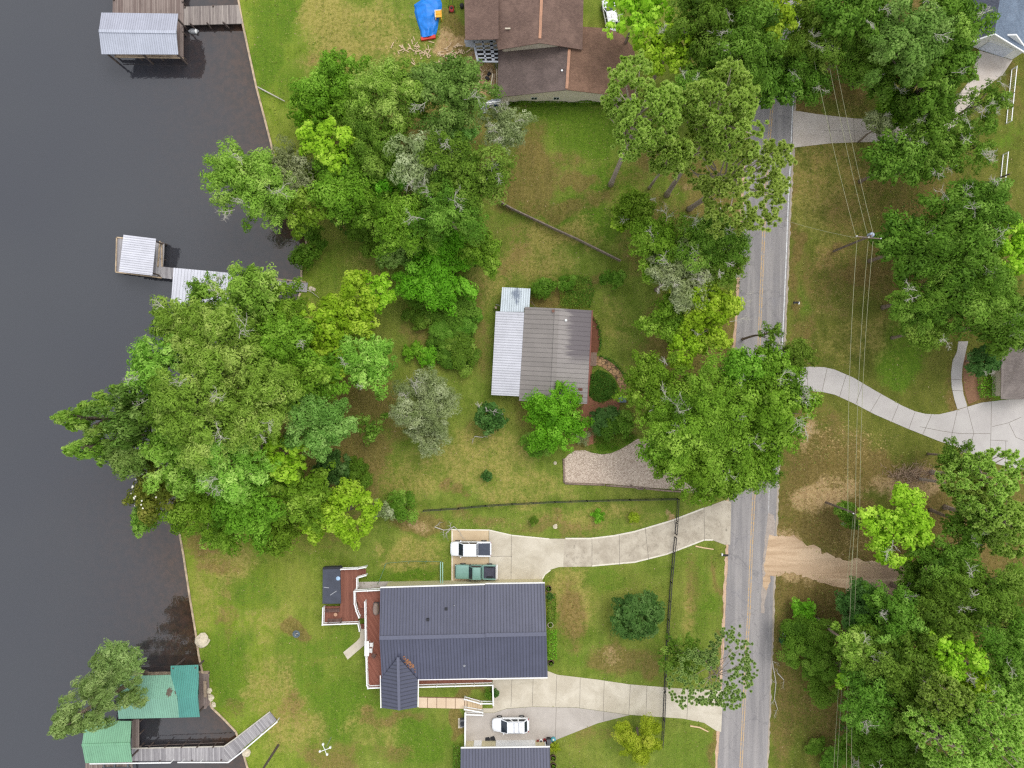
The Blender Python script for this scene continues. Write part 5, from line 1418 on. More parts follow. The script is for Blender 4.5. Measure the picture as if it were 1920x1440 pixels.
for x in (278,308,339,368,398):
    MB().beam(P(x,1402,DKZ+.1),P(x+6,1396,-.3),.12,.12).build('brace', M['pile'], p3_)
    p = P(x+4,1398,0); MB().tube([(p.x,p.y,WZ-1),(p.x,p.y,.5)],.10,8).build('pile', M['pile'], p3_)
piles(p3_, [(263,1352),(263,1375),(263,1400),(392,1262),(250,1430),(300,1426),(360,1426),(415,1425)], DKZ, .1, .11)
MB().tube([P(272,1398,.5),P(420,1392,.5)],.04,5).build('rope', M['pile'], p3_)
bl_ = thing('boat_lift', 'grey boat lift frame below the mint green boathouse roof', 'boat lift', P(218,1436,0))
for a,b in (((195,1430),(195,1470)),((215,1430),(215,1470)),((240,1430),(240,1470)),((192,1440),(245,1440))): MB().beam(P(*a,.35),P(*b,.35),.2,.2).build('beam', M['greydark'], bl_)
for (x, y) in ((195,1440),(240,1440)):
    p = P(x,y,.3); MB().tube([(p.x,p.y,WZ-1),(p.x,p.y,.24)],.1,8).build('post', M['grey'], bl_)
for a in ((382,1275),(384,1300)):
    p = P(*a,.12); 
p = P(387,1290,.12); t = thing('bench', 'plain wooden bench beside the teal boathouse roof', 'bench', (p.x,p.y,.12), rotz=1.6)
MB().box(-1.1,-.2,.40,1.1,.2,.45).build('seat', M['bulk'], t, local=True)
for x in (-.9,.9): MB().box(x-.05,-.18,0,x+.05,.18,.40).build('leg', M['bulk'], t, local=True)
# pale rocks at the bulkhead
M['rock'] = plain('pale_rock', lin(200,188,164), .9, var=.2, scale=4)
for i,(x,y,r,lab) in enumerate(((380,1200,.9,'largest pale rubble pile on the lower lawn at the water edge'),(393,1295,.35,'upper pale rock beside the small dock of the teal boathouse'),(396,1308,.42,'middle pale rock beside the small dock of the teal boathouse'),(401,1321,.33,'lower pale rock beside the small dock of the teal boathouse'),(462,1411,.55,'pale flat rock under the slanting pier ramp'),(583,541,.28,'white stone nearer the pier end on the middle shore'),(589,543,.25,'white stone farther from the pier end on the middle shore'),(1041,868,.22,'round pale stone at the corner of the gravel bay'),(1041,987,.3,'grey stone on the strip above the curved drive'))):
    p = P(x,y); tag(MB().blob((p.x,p.y,r*.2),(r,r*1.1,r*.55),i,.22,11,7).build('rock', M['rock']), lab, 'rock')
# ------------------------------------------------------------------ vehicles (local space: front towards +X)
def paint(name, col, rough=.28):
    m, n, l, bs = new_mat(name)
    c = mix(n,l,step(n,l,nz(n,l,wpos(n),2.5,4,.6),.3,.7), tuple(x*.93 for x in col[:3])+(1,), col)
    l.new(c, bs.inputs["Base Color"]); bs.inputs["Roughness"].default_value = rough
    bs.inputs["Coat Weight"].default_value = .5; bs.inputs["Coat Roughness"].default_value = .08
    return m
M['carwhite'] = paint('white_car_paint', lin(236,238,242)); M['cargreen'] = paint('faded_green_car_paint', lin(122,162,150), .45)
M['tyre'] = plain('tyre_rubber', lin(30,30,32), .85, var=.15); M['rim'] = plain('alloy_rim', lin(150,152,156), .35)
M['bedliner'] = plain('black_bed_liner', lin(70,70,84), .75, var=.15, scale=3); M['tonneau'] = plain('black_bed_cover', lin(60,66,80), .6, var=.12)
M['lampw'] = plain('headlight_lens', lin(210,216,222), .15); M['lampr'] = plain('tail_light_lens', lin(150,28,24), .2)
M['chrome'] = plain('bumper_chrome', lin(214,214,218), .25)
def hull(stations, n=6):
    """body loft: stations (x, half_width, z_bottom, z_top); rounded shoulders"""
    mb = MB(); rings = []
    for x, w, zb, zt in stations:
        h = zt-zb
        pr = [(-w*.90,zb),(-w,zb+h*.25),(-w,zb+h*.62),(-w*.965,zb+h*.86),(-w*.86,zt-h*.02),(-w*.45,zt+.012),(w*.45,zt+.012),(w*.86,zt-h*.02),(w*.965,zb+h*.86),(w,zb+h*.62),(w,zb+h*.25),(w*.90,zb)]
        rings.append([(x,y,z) for y,z in pr])
    k = len(rings[0]); vs = [v for r in rings for v in r]; fs = []
    for i in range(len(rings)-1):
        for j in range(k): fs.append((i*k+j, (i+1)*k+j, (i+1)*k+(j+1)%k, i*k+(j+1)%k))
    fs.append(tuple(range(k))); fs.append(tuple(range(len(vs)-1, len(vs)-k-1, -1)))
    return mb.add(vs, fs)
def wheels(t, xs, w, r=.38):
    for x in xs:
        for s in (-1, 1):
            mb = MB()
            y0 = s*w
            ring = [(r*.62,-.11),(r*.94,-.11),(r,-.07),(r,.07),(r*.94,.11),(r*.62,.11)]
            vs = []; fs = []; N = 18
            for rr_, off in ring:
                for q in range(N):
                    a = 2*math.pi*q/N; vs.append((x+rr_*math.cos(a), y0+off, r+rr_*math.sin(a)))
            for i in range(6):
                for q in range(N): fs.append((i*N+q, i*N+(q+1)%N, ((i+1)%6)*N+(q+1)%N, ((i+1)%6)*N+q))
            wo = mb.add(vs, fs).build('wheel', M['tyre'], t, local=True)
            rb = MB(); vs = []; 
            for off in (-.08,.08):
                for q in range(N):
                    a = 2*math.pi*q/N; vs.append((x+r*.63*math.cos(a), y0+off, r+r*.63*math.sin(a)))
            rb.add(vs, [tuple(range(N)), tuple(range(2*N-1,N-1,-1))]+[(q,(q+1)%N,N+(q+1)%N,N+q) for q in range(N)]).build('rim', M['rim'], wo, local=True)
def cabin(t, paintm, xb0, xb1, xr0, xr1, wb, wr, zb, zr, rear_glass=True, doors=()):
    """greenhouse: belt line xb0(rear)..xb1(front) at zb, roof xr0..xr1 at zr"""
    B = [(xb0,-wb,zb),(xb1,-wb,zb),(xb1,wb,zb),(xb0,wb,zb)]; R = [(xr0,-wr,zr),(xr1,-wr,zr),(xr1,wr,zr),(xr0,wr,zr)]
    mb = MB().add(B+R, [(0,1,5,4),(1,2,6,5),(2,3,7,6),(3,0,4,7)])
    # crowned roof
    nx, ny = 6, 6; vs = []; fs = []
    for i in range(nx+1):
        for j in range(ny+1):
            u, v = i/nx, j/ny; x = xr0+(xr1-xr0)*u; y = -wr+2*wr*v
            vs.append((x, y, zr+.07*(1-(2*u-1)**4)*(1-(2*v-1)**4)))
    for i in range(nx):
        for j in range(ny): fs.append((i*(ny+1)+j,(i+1)*(ny+1)+j,(i+1)*(ny+1)+j+1,i*(ny+1)+j+1))
    mb.add(vs, fs)
    mb.build('cabin', paintm, t, local=True)
    def pane(a, b, c, d, name, f0=.06, f1=.94, g0=.12, g1=.90):
        a, b, c, d = map(Vector, (a,b,c,d))
        nrm = (b-a).cross(d-a).normalized()*.012
        def at(u, v): return a.lerp(b,u).lerp(d.lerp(c,u), v)+nrm
        q = [at(f0,g0), at(f1,g0), at(f1,g1), at(f0,g1)]
        if nrm.dot(((a+b+c+d)/4)-Vector(((xb0+xb1)/2,0,(zb+zr)/2))) < 0:
            q = [v-nrm*2 for v in q]
        MB().poly(q).build(name, M['glass'], t, local=True)
    pane(B[1],B[2],R[2],R[1],'windshield',.05,.95,.05,.94)
    if rear_glass: pane(B[3],B[0],R[0],R[3],'rear_window',.08,.92,.15,.9)
    n_ = len(doors) or 1
    edges = [0]+list(doors)+[1]
    for i in range(len(edges)-1):
        pane(B[0],B[1],R[1],R[0],'side_window',edges[i]+.03,edges[i+1]-.03,.12,.88)
        pane(B[3],B[2],R[2],R[3],'side_window',edges[i]+.03,edges[i+1]-.03,.12,.88)
def mirrors(t, x, w, z, m):
    for s in (-1,1): MB().obox((x, s*(w+.12), z),(.14,.22,.18), s*.25).build('side_mirror', m, t, local=True, bevel=.03)
def lamps(t, xf, xr, w, zf, zr):
    for s in (-1,1):
        MB().obox((xf, s*w*.78, zf),(.12,.34,.16),-s*.35).build('headlight', M['lampw'], t, local=True, bevel=.02)
        MB().obox((xr, s*w*.90, zr),(.10,.16,.34)).build('tail_light', M['lampr'], t, local=True, bevel=.02)

# white crew-cab pickup
p = P(882.5,1029,.9)
wt = thing('pickup_truck', 'white crew cab pickup with a black covered bed on the tan parking pad', 'pickup truck', (p.x,p.y,.05), rotz=math.pi)
hull([(-2.72,.86,.52,1.02),(-2.68,.95,.48,1.12),(-1.0,.985,.45,1.14),(.3,.985,.42,1.12),(1.1,.98,.42,1.10),(2.0,.975,.45,1.06),(2.45,.93,.5,1.0),(2.66,.80,.55,.92),(2.74,.62,.58,.84)]).build('body', M['carwhite'], wt, smooth=True, local=True)
cabin(wt, M['carwhite'], -.98, 1.62, -.80, .92, .93, .82, 1.08, 1.80, doors=(.5,))
MB().box(-2.62,-.80,1.13,-1.02,.80,1.175).build('bed_cover', M['tonneau'], wt, local=True, bevel=.015)
MB().box(-2.79,-.92,.48,-2.68,.92,.66).build('rear_bumper', M['chrome'], wt, local=True, bevel=.02)
MB().box(-2.76,-.80,.66,-2.69,.80,1.10).build('tailgate', M['carwhite'], wt, local=True, bevel=.02)
for s in (-1,1): MB().box(-2.7,s*.93-.07,1.13,-1.0,s*.93+.07,1.18).build('bed_rail', M['carwhite'], wt, local=True, bevel=.02)
MB().box(-.75,-.98,.30,1.3,-.86,.40).build('running_board', M['black'], wt, local=True); MB().box(-.75,.86,.30,1.3,.98,.40).build('running_board', M['black'], wt, local=True)
wheels(wt, (-1.75,1.75), .90, .40); mirrors(wt, 1.32, .95, 1.16, M['carwhite']); lamps(wt, 2.52, -2.72, .95, .82, .92)
for x0,x1,y in ((-1.5,-1.2,-.3),(-1.25,-1.15,.35),(-1.9,-1.55,.1)):
    pass
# green pickup with an open dark bed
p = P(892,1072.5,.9)
gt = thing('pickup_truck', 'faded green pickup with an open dark bed and white rear bumper', 'pickup truck', (p.x,p.y,.05), rotz=math.pi-.01)
hull([(-.95,.96,.45,1.10),(-.2,.98,.42,1.10),(.8,.98,.42,1.09),(1.6,.975,.42,1.06),(2.4,.965,.45,1.03),(2.62,.94,.48,1.0),(2.72,.88,.52,.93)]).build('body', M['cargreen'], gt, local=True, smooth=True)
cabin(gt, M['cargreen'], -.85, .95, -.68, .38, .92, .82, 1.06, 1.78)
bed = MB().box(-2.68,-.98,.50,-.98,-.84,1.10).box(-2.68,.84,.50,-.98,.98,1.10).box(-1.08,-.84,.50,-.98,.84,1.10)
bed.build('bed_side', M['cargreen'], gt, local=True, bevel=.02)
MB().box(-2.66,-.84,.55,-1.08,.84,.64).build('bed_floor', M['bedliner'], gt, local=True)
for s in (-1,1): MB().box(-2.3,s*.70-.12,.64,-1.5,s*.70+.12,.84).build('wheel_arch', M['black'], gt, local=True, bevel=.05)
MB().box(-2.78,-.98,.58,-2.69,.98,1.10).build('tailgate', M['chrome'], gt, local=True, bevel=.02)
MB().box(-2.95,-.95,.46,-2.80,.95,.64).build('rear_bumper', M['white'], gt, local=True, bevel=.03)
MB().box(2.70,-.96,.42,2.84,.96,.60).build('front_bumper', M['greydark'], gt, local=True, bevel=.03)
wheels(gt, (-1.85,1.75), .90, .39); mirrors(gt, .75, .95, 1.18, M['black']); lamps(gt, 2.66, -2.72, .95, .80, .9)
pq = gt.matrix_basis
tag(MB().lathe((P(898,1080,.95).x,P(898,1080,.95).y,.70),[(.26,0),(.28,.04),(.22,.12),(.08,.14)],14).build('bucket_lid', plain('pale_lid', lin(200,206,214), .5)), 'pale round lid lying in the open bed of the green pickup', 'lid')
# white SUV
p = P(957.5,1359,.8)
sv = thing('suv', 'white hatchback crossover with roof rails parked on the grey court by the garage', 'car', (p.x,p.y,.05), rotz=math.pi+.01)
hull([(-2.50,.62,.50,.92),(-2.44,.80,.42,1.06),(-2.2,.92,.38,1.10),(-1.2,.97,.36,1.08),(0,.975,.34,1.05),(1.0,.965,.36,1.02),(1.8,.93,.38,.94),(2.2,.84,.42,.84),(2.42,.68,.46,.74),(2.52,.45,.5,.66)]).build('body', M['carwhite'], sv, local=True, smooth=True)
cabin(sv, M['carwhite'], -2.28, 1.32, -1.80, .42, .90, .79, 1.02, 1.62, doors=(.35,.66))
for s in (-1,1): MB().tube([(-1.6,s*.70,1.66),(-1.3,s*.70,1.73),(.1,s*.70,1.73),(.35,s*.70,1.66)],.03,6).build('roof_rail', M['grey'], sv, local=True)
for x in (-.45,-1.1): MB().box(x-.03,-.62,1.69,x+.03,.62,1.715).build('roof_crossbar', M['black'], sv, local=True)
MB().lathe((-1.5,.0,1.67),[(.05,0),(.02,.12)],6).build('antenna', M['black'], sv, local=True)
MB().box(-2.2,-.45,1.45,-1.82,.45,1.47)
wheels(sv, (-1.5,1.5), .88, .36); mirrors(sv, .95, .92, 1.06, M['carwhite']); lamps(sv, 2.22, -2.40, .88, .72, .95)
# car hidden by the trees, top
p = P(1145,30,.7); hc = thing('car', 'pale car half hidden under the tree beside the brown house', 'car', (p.x,p.y,.03), rotz=math.pi/2+.2)
hull([(-2.2,.6,.45,.9),(-2.1,.8,.4,1.0),(-1,.9,.36,1.0),(1,.9,.36,.96),(1.9,.84,.4,.86),(2.3,.6,.45,.7)]).build('body', M['carwhite'], hc, local=True, smooth=True)
cabin(hc, M['carwhite'], -1.8, 1.1, -1.2, .3, .84, .66, .96, 1.45, doors=(.5,)); wheels(hc, (-1.35,1.35), .82, .33); lamps(hc, 2.1, -2.1, .82, .7, .85)

# ------------------------------------------------------------------ small things round the houses
def barrel(px, py, label, r=.42, mat='slat', plant=True):
    p = P(px,py,.3); t = thing('planter', label, 'planter', (p.x,p.y,0), 'round planters beside the charcoal roofs')
    MB().lathe((p.x,p.y,0),[(r*.82,0),(r,.22),(r*.98,.45),(r*.86,.45),(r*.84,.38)],18).build('tub', M[mat], t, smooth=False)
    MB().lathe((p.x,p.y,.36),[(r*.84,0),(r*.83,.02)],14).build('soil', M['dark'], t)
    if plant:
        rng = np.random.default_rng(int(px)); n_=70
        c = np.column_stack([rng.normal(size=n_)*r*.35, rng.normal(size=n_)*r*.35, .42+rng.random(n_)*.25])
        o = bpy.data.objects.new('plant', leaf_mesh('plant', c, np.array([0,0,.7])+rng.normal(size=(n_,3))*.6, .16, .5, rng.random(n_), M['shrub'], rng)); COL.objects.link(o); o.parent = t
barrel(1028.5,1103.5,'round brown barrel planter at the top corner of the long house'); barrel(1032,1171.5,'pale round planter halfway along the hedge of the long house',.38,'siding')
barrel(1033,1243,'round brown barrel planter at the lower corner of the long house'); barrel(1037,1421,'upper dark barrel planter beside the garage roof',.42,'slat'); barrel(1037.5,1436,'lower dark barrel planter beside the garage roof',.42,'slat')
for i,(x,y,lab) in enumerate(((914.5,1387,'left black floor mat drying on the grey parking court'),(924,1385.5,'right black floor mat drying on the grey parking court'))):
    p = P(x,y); a = .2+i*.05; ca, sa = math.cos(a), math.sin(a); pts=[]
    for (u,v) in ((-.32,-.38),(.32,-.38),(.34,.1),(.26,.38),(-.26,.38),(-.34,.1)): pts.append((p.x+u*ca-v*sa, p.y+u*sa+v*ca))
    tag(MB().prism(pts,.052,.072).build('floor_mat', M['black']), lab, 'mat', 'black floor mats')
for i,(x,y,lab) in enumerate(((905,1394,'black shoe lying by the garage wall, nearer the white door'),(909.5,1392,'black shoe lying by the garage wall, nearer the floor mats'))):
    p = P(x,y); tag(MB().blob((p.x,p.y,.1),(.18,.09,.07),i,.1,10,6).build('shoe', M['black'], smooth=True), lab, 'shoe', 'black shoes')
M['red'] = plain('red_plastic', lin(150,34,34), .5, var=.15); M['tealp'] = plain('teal_plastic', lin(60,140,150), .5)
def pot(px, py, r, h, mat, label, ball=False):
    p = P(px,py,h*.5); t = thing('flower_pot', label, 'pot', (p.x,p.y,.05), 'pots by the garage door')
    MB().lathe((p.x,p.y,.05),[(r*.7,0),(r,h),(r*1.08,h),(r*1.05,h+.04),(r*.85,h+.04),(r*.8,h*.8)],14).build('pot', mat, t)
    MB().blob((p.x,p.y,h+.12),(r*.5,r*.5,.14),int(px),.2,8,6).build('plant', M['black'], t)
pot(1008.5,1390,.24,.4,M['red'],'dark red flower pot nearest the garage door'); pot(1014.5,1388,.24,.4,M['white'],'white flower pot between two red ones by the garage'); pot(1021,1387,.22,.4,M['red'],'dark red flower pot at the garage corner')
for x,y,lab in ((1029,1388,'upper black bin at the garage corner'),(1027,1396.5,'lower black bin against the garage wall')):
    p = P(x,y,.5); t = thing('bin', lab, 'bin', (p.x,p.y,0), 'black bins at the garage corner')
    MB().box(p.x-.27,p.y-.27,.05,p.x+.27,p.y+.27,.88).build('body', M['black'], t, bevel=.05); MB().box(p.x-.29,p.y-.29,.885,p.x+.29,p.y+.29,.95).build('lid', M['greydark'], t, bevel=.03)
p = P(1037.5,1387,.3); t = thing('hose_reel', 'round teal hose reel at the outer garage corner', 'hose reel', (p.x,p.y,0))
MB().lathe((p.x,p.y,0),[(.3,0),(.34,.1),(.34,.3),(.2,.34)],14).build('drum', M['tealp'], t); MB().lathe((p.x,p.y,.34),[(.14,0),(.1,.1)],10).build('hub', M['white'], t)
# green dog pen
M['green'] = plain('green_metal', lin(96,140,116), .5, var=.1); M['greenp'] = plain('pale_green_panel', lin(150,190,170), .5, var=.1)
pn = thing('pen_fence', 'green wire pen enclosing the lush patch behind the long house', 'fence', P(780,1070,0))
def post_line(t, pts, h, mat, r=.035, name='post'):
    for x, y in pts:
        p = P(x,y); MB().tube([(p.x,p.y,0),(p.x,p.y,h)], r, 6).build(name, M[mat], t)
post_line(pn, [(711,1090),(724,1056),(768,1052),(800,1051),(828,1053)], 1.3, 'green')
for a,b in (((711,1090),(724,1056)),((724,1056),(768,1052)),((768,1052),(828,1053))):
    for z in (.1,.7,1.28): MB().tube([P(*a,z),P(*b,z)], .022, 5).build('wire', M['green'], pn)
for x in (826,830):
    MB().beam(P(x,1054,1.25),P(x,1096,1.25),.12,.10).build('top_rail', M['greenp'], pn); MB().beam(P(x,1054,.2),P(x,1096,.2),.08,.06).build('bottom_rail', M['green'], pn)
# fire ring on the lower lawn
fp = thing('fire_pit', 'small grey fire bowl on a round bare patch of the lower lawn', 'fire pit', P(557,1187,0))
p = P(557,1187); MB().lathe((p.x,p.y,0),[(.28,0),(.42,.25),(.5,.4),(.46,.4),(.35,.22)],14).build('bowl', plain('blue_steel', lin(98,112,120), .5, var=.3), fp)
for a in range(4):
    an = a*1.57+.4; MB().tube([(p.x+.2*math.cos(an),p.y+.2*math.sin(an),.30),(p.x-.15*math.cos(an+.7),p.y-.15*math.sin(an+.7),.50)],.06,6).build('firewood', M['dark' if a%2 else 'dead'], fp)
# white four-armed gourd rack
cr = thing('gourd_rack', 'white four-armed bird gourd rack on a thin pole on the lower lawn', 'bird house', P(606,1402,0))
p = P(609,1406,3.5); b_ = P(609,1406,3.5)
MB().tube([(p.x,p.y,0),(p.x,p.y,3.55)],.04,6).build('pole', M['grey'], cr)
for a in (.35,1.95,3.5,5.1):
    q = Vector((p.x+.72*math.cos(a), p.y+.72*math.sin(a), 3.5))
    MB().beam((p.x,p.y,3.5), q, .06,.05).build('arm', M['white'], cr); MB().blob((q.x,q.y,3.35),(.17,.17,.22),int(a*9),.06,10,7).build('gourd', M['white'], cr, smooth=True)
# pole at the bottom left, seen leaning away
pl = thing('utility_pole', 'dark bare timber pole standing at the bottom edge of the lower lawn', 'pole', P(522,1397,0))
b_ = P(522,1397); MB().tube([b_, b_+Vector((0,0,5)), b_+Vector((0,0,9.5))],[.17,.15,.12],8).build('shaft', plain('creosote_pole', lin(92,80,74), .95, var=.3, scale=5), pl)

# top-left yard
tp = thing('tarp', 'bright blue tarpaulin draped over a heap beside the brown house', 'tarp', P(800,35,0))
M['tarp'] = plain('blue_tarp', lin(14,122,216), .5, var=.14, scale=1.5)
nx_, ny_ = 14, 22; vs = []; fs = []
ol = [(776,9,798,-6),(778,16,826,-2),(777,22,829,9),(779,30,828,18),(782,40,824,28),(785,50,822,42),(788,58,821,52),(789,66,819,60),(791,73,816,68)]
for j in range(ny_+1):
    f = j/ny_*(len(ol)-1); k = min(int(f), len(ol)-2); g = f-k
    a = [ol[k][i]*(1-g)+ol[k+1][i]*g for i in range(4)]
    for i in range(nx_+1):
        u = i/nx_; x = a[0]*(1-u)+a[2]*u; y = a[1]*(1-u)+a[3]*u
        z = .12+.75*max(0,1-abs(u-.42)*1.9)**.7*(1-.55*abs(j/ny_-.4))+.14*mnoise.noise(Vector((u*5,j*.35,2)))
        if i in (0,nx_) or j in (0,ny_): z = .03
        q = P(x,y,z); vs.append((q.x,q.y,z))
for j in range(ny_):
    for i in range(nx_): fs.append((j*(nx_+1)+i,(j+1)*(nx_+1)+i,(j+1)*(nx_+1)+i+1,j*(nx_+1)+i+1))
MB().add(vs, fs).build('cover', M['tarp'], tp)
p = P(803,71,.2); tag(MB().obox((p.x,p.y,.2),(2.0,.45,.35),.17).build('red_board', plain('red_board_paint', lin(206,58,44), .6, var=.12), bevel=.03), 'bright red board at the foot of the blue tarpaulin', 'board')
p = P(822,27.5,.5); t = thing('chair', 'yellow plastic chair lying by the blue tarpaulin', 'chair', (p.x,p.y,.35), rotz=.05)
M['yelp'] = plain('yellow_plastic', lin(236,172,34), .5, var=.12)
MB().box(-.42,-.5,.36,.42,.45,.40).build('seat', M['yelp'], t, local=True)
for y in (-.5,-.05,.42): MB().box(-.46,y,.38,.46,y+.09,.48).build('slat', M['white' if y>.4 else 'yelp'], t, local=True)
for x in (-.46,.38): MB().box(x,-.5,.38,x+.08,.5,.50).build('side_frame', M['white' if x<0 else 'yelp'], t, local=True)
for x in (-.4,.36): MB().box(x,-.75,-.3,x+.06,-.5,.38).build('leg', M['yelp'], t, local=True)
mw = thing('lawn_mower', 'red lawn mower standing beside the brown house wall', 'lawn mower', (P(847,17).x,P(847,17).y,0), rotz=.05)
MB().blob((0,-.1,.25),(.36,.48,.18),3,.04,14,8).build('deck', M['red'], mw, local=True, smooth=True); MB().lathe((0,-.05,.38),[(.17,0),(.18,.12),(.1,.18)],12).build('engine', M['black'], mw, local=True)
for s in (-1,1):
    MB().tube([(s*.2,.3,.3),(s*.2,.9,.85)],.025,6).build('handle', M['black'], mw, local=True)
    for y in (-.45,.3): MB().tube([(s*.33,y,.14),(s*.41,y,.14)],.14,12).build('wheel', M['tyre'], mw, local=True)
MB().tube([(-.2,.9,.85),(.2,.9,.85)],.025,6).build('handle_bar', M['black'], mw, local=True)
p = P(866,11,.4); tag(MB().lathe((p.x,p.y,0),[(.26,0),(.30,.6),(.2,.75)],12).build('gas_bottle', M['black']), 'small black canister at the brown house wall near the mower', 'canister')
# scattered timber offcuts (a heap of wood waste nobody could count)
rng_ = random.Random(8); db = MB()
for k in range(150):
    x, y = rng_.choice(((775,92,34,14),(800,104,40,10),(850,95,26,18),(845,112,22,10),(905,140,18,20)))[:2], 0
    cx, cy = x; x = cx+rng_.gauss(0,15); y = cy+rng_.gauss(0,8)
    p = P(x,y); a = rng_.random()*3.14; L = rng_.uniform(.25,.9); db.obox((p.x,p.y,.06+.05*rng_.random()),(L,rng_.uniform(.06,.16),.06),a)
tag(db.build('wood_scraps', plain('pale_wood_scrap', lin(196,172,140), .9, var=.25, scale=3)), 'pale wood scraps strewn over the bare earth by the blue tarpaulin', 'wood scraps', kind='stuff')
# bits of pale wood and litter lying in the verges
def logp(pts, r, label, mat='dead', name='log'):
    pp = [P(x,y,r*.9) for x,y in pts]; n_ = len(pp)
    return tag(MB().tube(pp, [r*(1-.25*i/max(1,n_-1)) for i in range(n_)], 7).build(name, M[mat]), label, 'log')
M['birch'] = plain('peeled_log', lin(214,184,146), .9, var=.15, scale=4)
logp([(1306,937.5),(1322,938.5),(1337,936)],.11,'short peeled log lying above the mouth of the curved drive','birch')
logp([(1304,1024),(1318,1027),(1338,1030)],.11,'short peeled log lying below the mouth of the curved drive','birch')
logp([(1294,1361),(1312,1364),(1328,1372)],.11,'peeled log beside the lower drive near the road','birch')
p = P(1503,755,.1); tag(MB().obox((p.x,p.y,.12),(2.6,.24,.22),-.03).build('parking_block', M['white'], bevel=.03), 'long white parking block below the right hand drive', 'parking block')
for i,(pts,lab) in enumerate(((((836,1000),(851,987),(862,997)),'pale forked branch at the corner of the tan parking pad'),(((815,988),(832,994),(846,992)),'pale broken branch pointing at the tan parking pad'),(((1448,1240),(1455,1280),(1452,1310),(1458,1330)),'long bleached branch lying along the road edge'),(((1458,1262),(1470,1275)),'short bleached branch beside the road edge'),(((1350,387),(1354,402),(1362,420)),'bare crooked branch below the bright pine'),(((890,818),(905,820)),'brown twig under the small dark tree'),(((1534,1171),(1556,1173)),'pale stick on the bush beside the dirt track'))):
    pp = [P(x,y,.12+.05*j) for j,(x,y) in enumerate(pts)]; r=.07
    mb = MB().tube(pp,[r*(1-.5*j/len(pp)) for j in range(len(pp))],6)
    rnd = random.Random(i)
    for q in pp: dead_twigs(mb, q, (rnd.gauss(0,1),rnd.gauss(0,1),.2), .9, .03, rnd, 2)
    tag(mb.build('fallen_branch', M['dead']), lab, 'branch')
# mailboxes, bin
def mailbox(px, py, rot, label, mat='black'):
    p = P(px,py); t = thing('mailbox', label, 'mailbox', (p.x,p.y,0), rotz=rot)
    MB().box(-.06,-.06,0,.06,.06,1.05).build('post', M['white'], t, local=True)
    mb = MB(); N=8; pr=[(-.13,1.08),(.13,1.08)]+[(.13*math.cos(math.pi*k/N),1.2+.13*math.sin(math.pi*k/N)) for k in range(N+1)]
    vs=[(x,a,b) for x in (-.15,.55) for a,b in pr]; k=len(pr)
    mb.add(vs,[tuple(range(k)),tuple(range(2*k-1,k-1,-1))]+[(i,(i+1)%k,k+(i+1)%k,k+i) for i in range(k)]).build('box', M[mat], t, local=True)
    MB().box(-.30,-.10,1.0,-.12,.22,1.16).build('newspaper_box', M['white'], t, local=True)
mailbox(1353,1037.5,0,'black mailbox with a white post below the curved drive'); mailbox(1489,569,math.pi,'black mailbox with a white post on the right hand verge'); mailbox(1467,1186,math.pi,'pale mailbox at the bush beside the dirt track','white')
p = P(1466,1201,.5); t = thing('wheelie_bin', 'dark green bin at the bush beside the road', 'bin', (p.x,p.y,0))
MB().box(p.x-.28,p.y-.3,0,p.x+.28,p.y+.3,.95).build('body', plain('dark_green_bin', lin(30,80,50), .5), t, bevel=.05); MB().box(p.x-.31,p.y-.33,.955,p.x+.31,p.y+.33,1.02).build('lid', plain('green_lid', lin(40,96,60), .5), t)

# ------------------------------------------------------------------ fences
M['chain'] = plain('black_fence', lin(48,46,46), .7, var=.2); M['fencew'] = plain('grey_fence_board', lin(136,122,110), .95, var=.3, scale=3)
def rail_fence(label, pts, h, name='fence', mat='chain', post=2.4, picks=.14, rails=(.12,.5), w=.07):
    t = thing(name, label, 'fence', P(*pts[len(pts)//2],0))
    rb = MB(); rt = MB(); pk = MB()
    for a, b in zip(pts[:-1], pts[1:]):
        A, B = P(*a), P(*b); L = (B-A).length; A.z=B.z=0
        u = Vector((0,0,1))
        rt.beam(A+u*h,B+u*h,w,.06); rb.beam(A+u*rails[0],B+u*rails[0],w,.05)
        k = max(1,round(L/post))
        for j in range(k+1):
            q = A.lerp(B,j/k); MB().box(q.x-.045,q.y-.045,0,q.x+.045,q.y+.045,h+.06).build('post', M[mat], t)
        if picks:
            for j in range(int(L/picks)):
                q = A.lerp(B,(j+.5)*picks/L); pk.box(q.x-.012,q.y-.012,rails[0],q.x+.012,q.y+.012,h)
    rt.build('top_rail', M[mat], t); rb.build('bottom_rail', M[mat], t)
    if picks: pk.build('picket_panel', M[mat], t)
    return t
rail_fence('dark wire fence along the lawn above the curved drive', [(795,956),(860,952),(910,947),(960,944),(1040,940),(1100,938),(1180,936),(1270,934.5)], 1.15)
rail_fence('short dark fence running from the corner down to the curved drive', [(1270,934.5),(1268,976)], 1.15)
rail_fence('dark gate standing across the curved drive', [(1267.5,979),(1265.5,1000)], 1.25, name='gate', picks=.2, w=.10); rail_fence('lower leaf of the dark gate across the curved drive', [(1265,1006),(1262,1033)], 1.25, name='gate', picks=.2, w=.10)
rail_fence('long dark fence beside the round holly tree and the road verge', [(1262,1036),(1257,1090),(1252,1160),(1247,1240),(1245,1292)], 1.15, w=.10)
rail_fence('dark fence from the lower drive past the yellow bush', [(1243,1347),(1240,1395)], 1.15)
rail_fence('dark gate lying across the lower drive', [(1245,1296),(1243,1344)], 1.25, name='gate', picks=.2, w=.10)
wf = thing('fence', 'grey boarded fence slanting across the yard above the cottage', 'fence', P(1040,430,0))
FP = [(936,380),(960,394),(1000,413),(1040,432),(1080,450),(1120,470),(1162,491)]
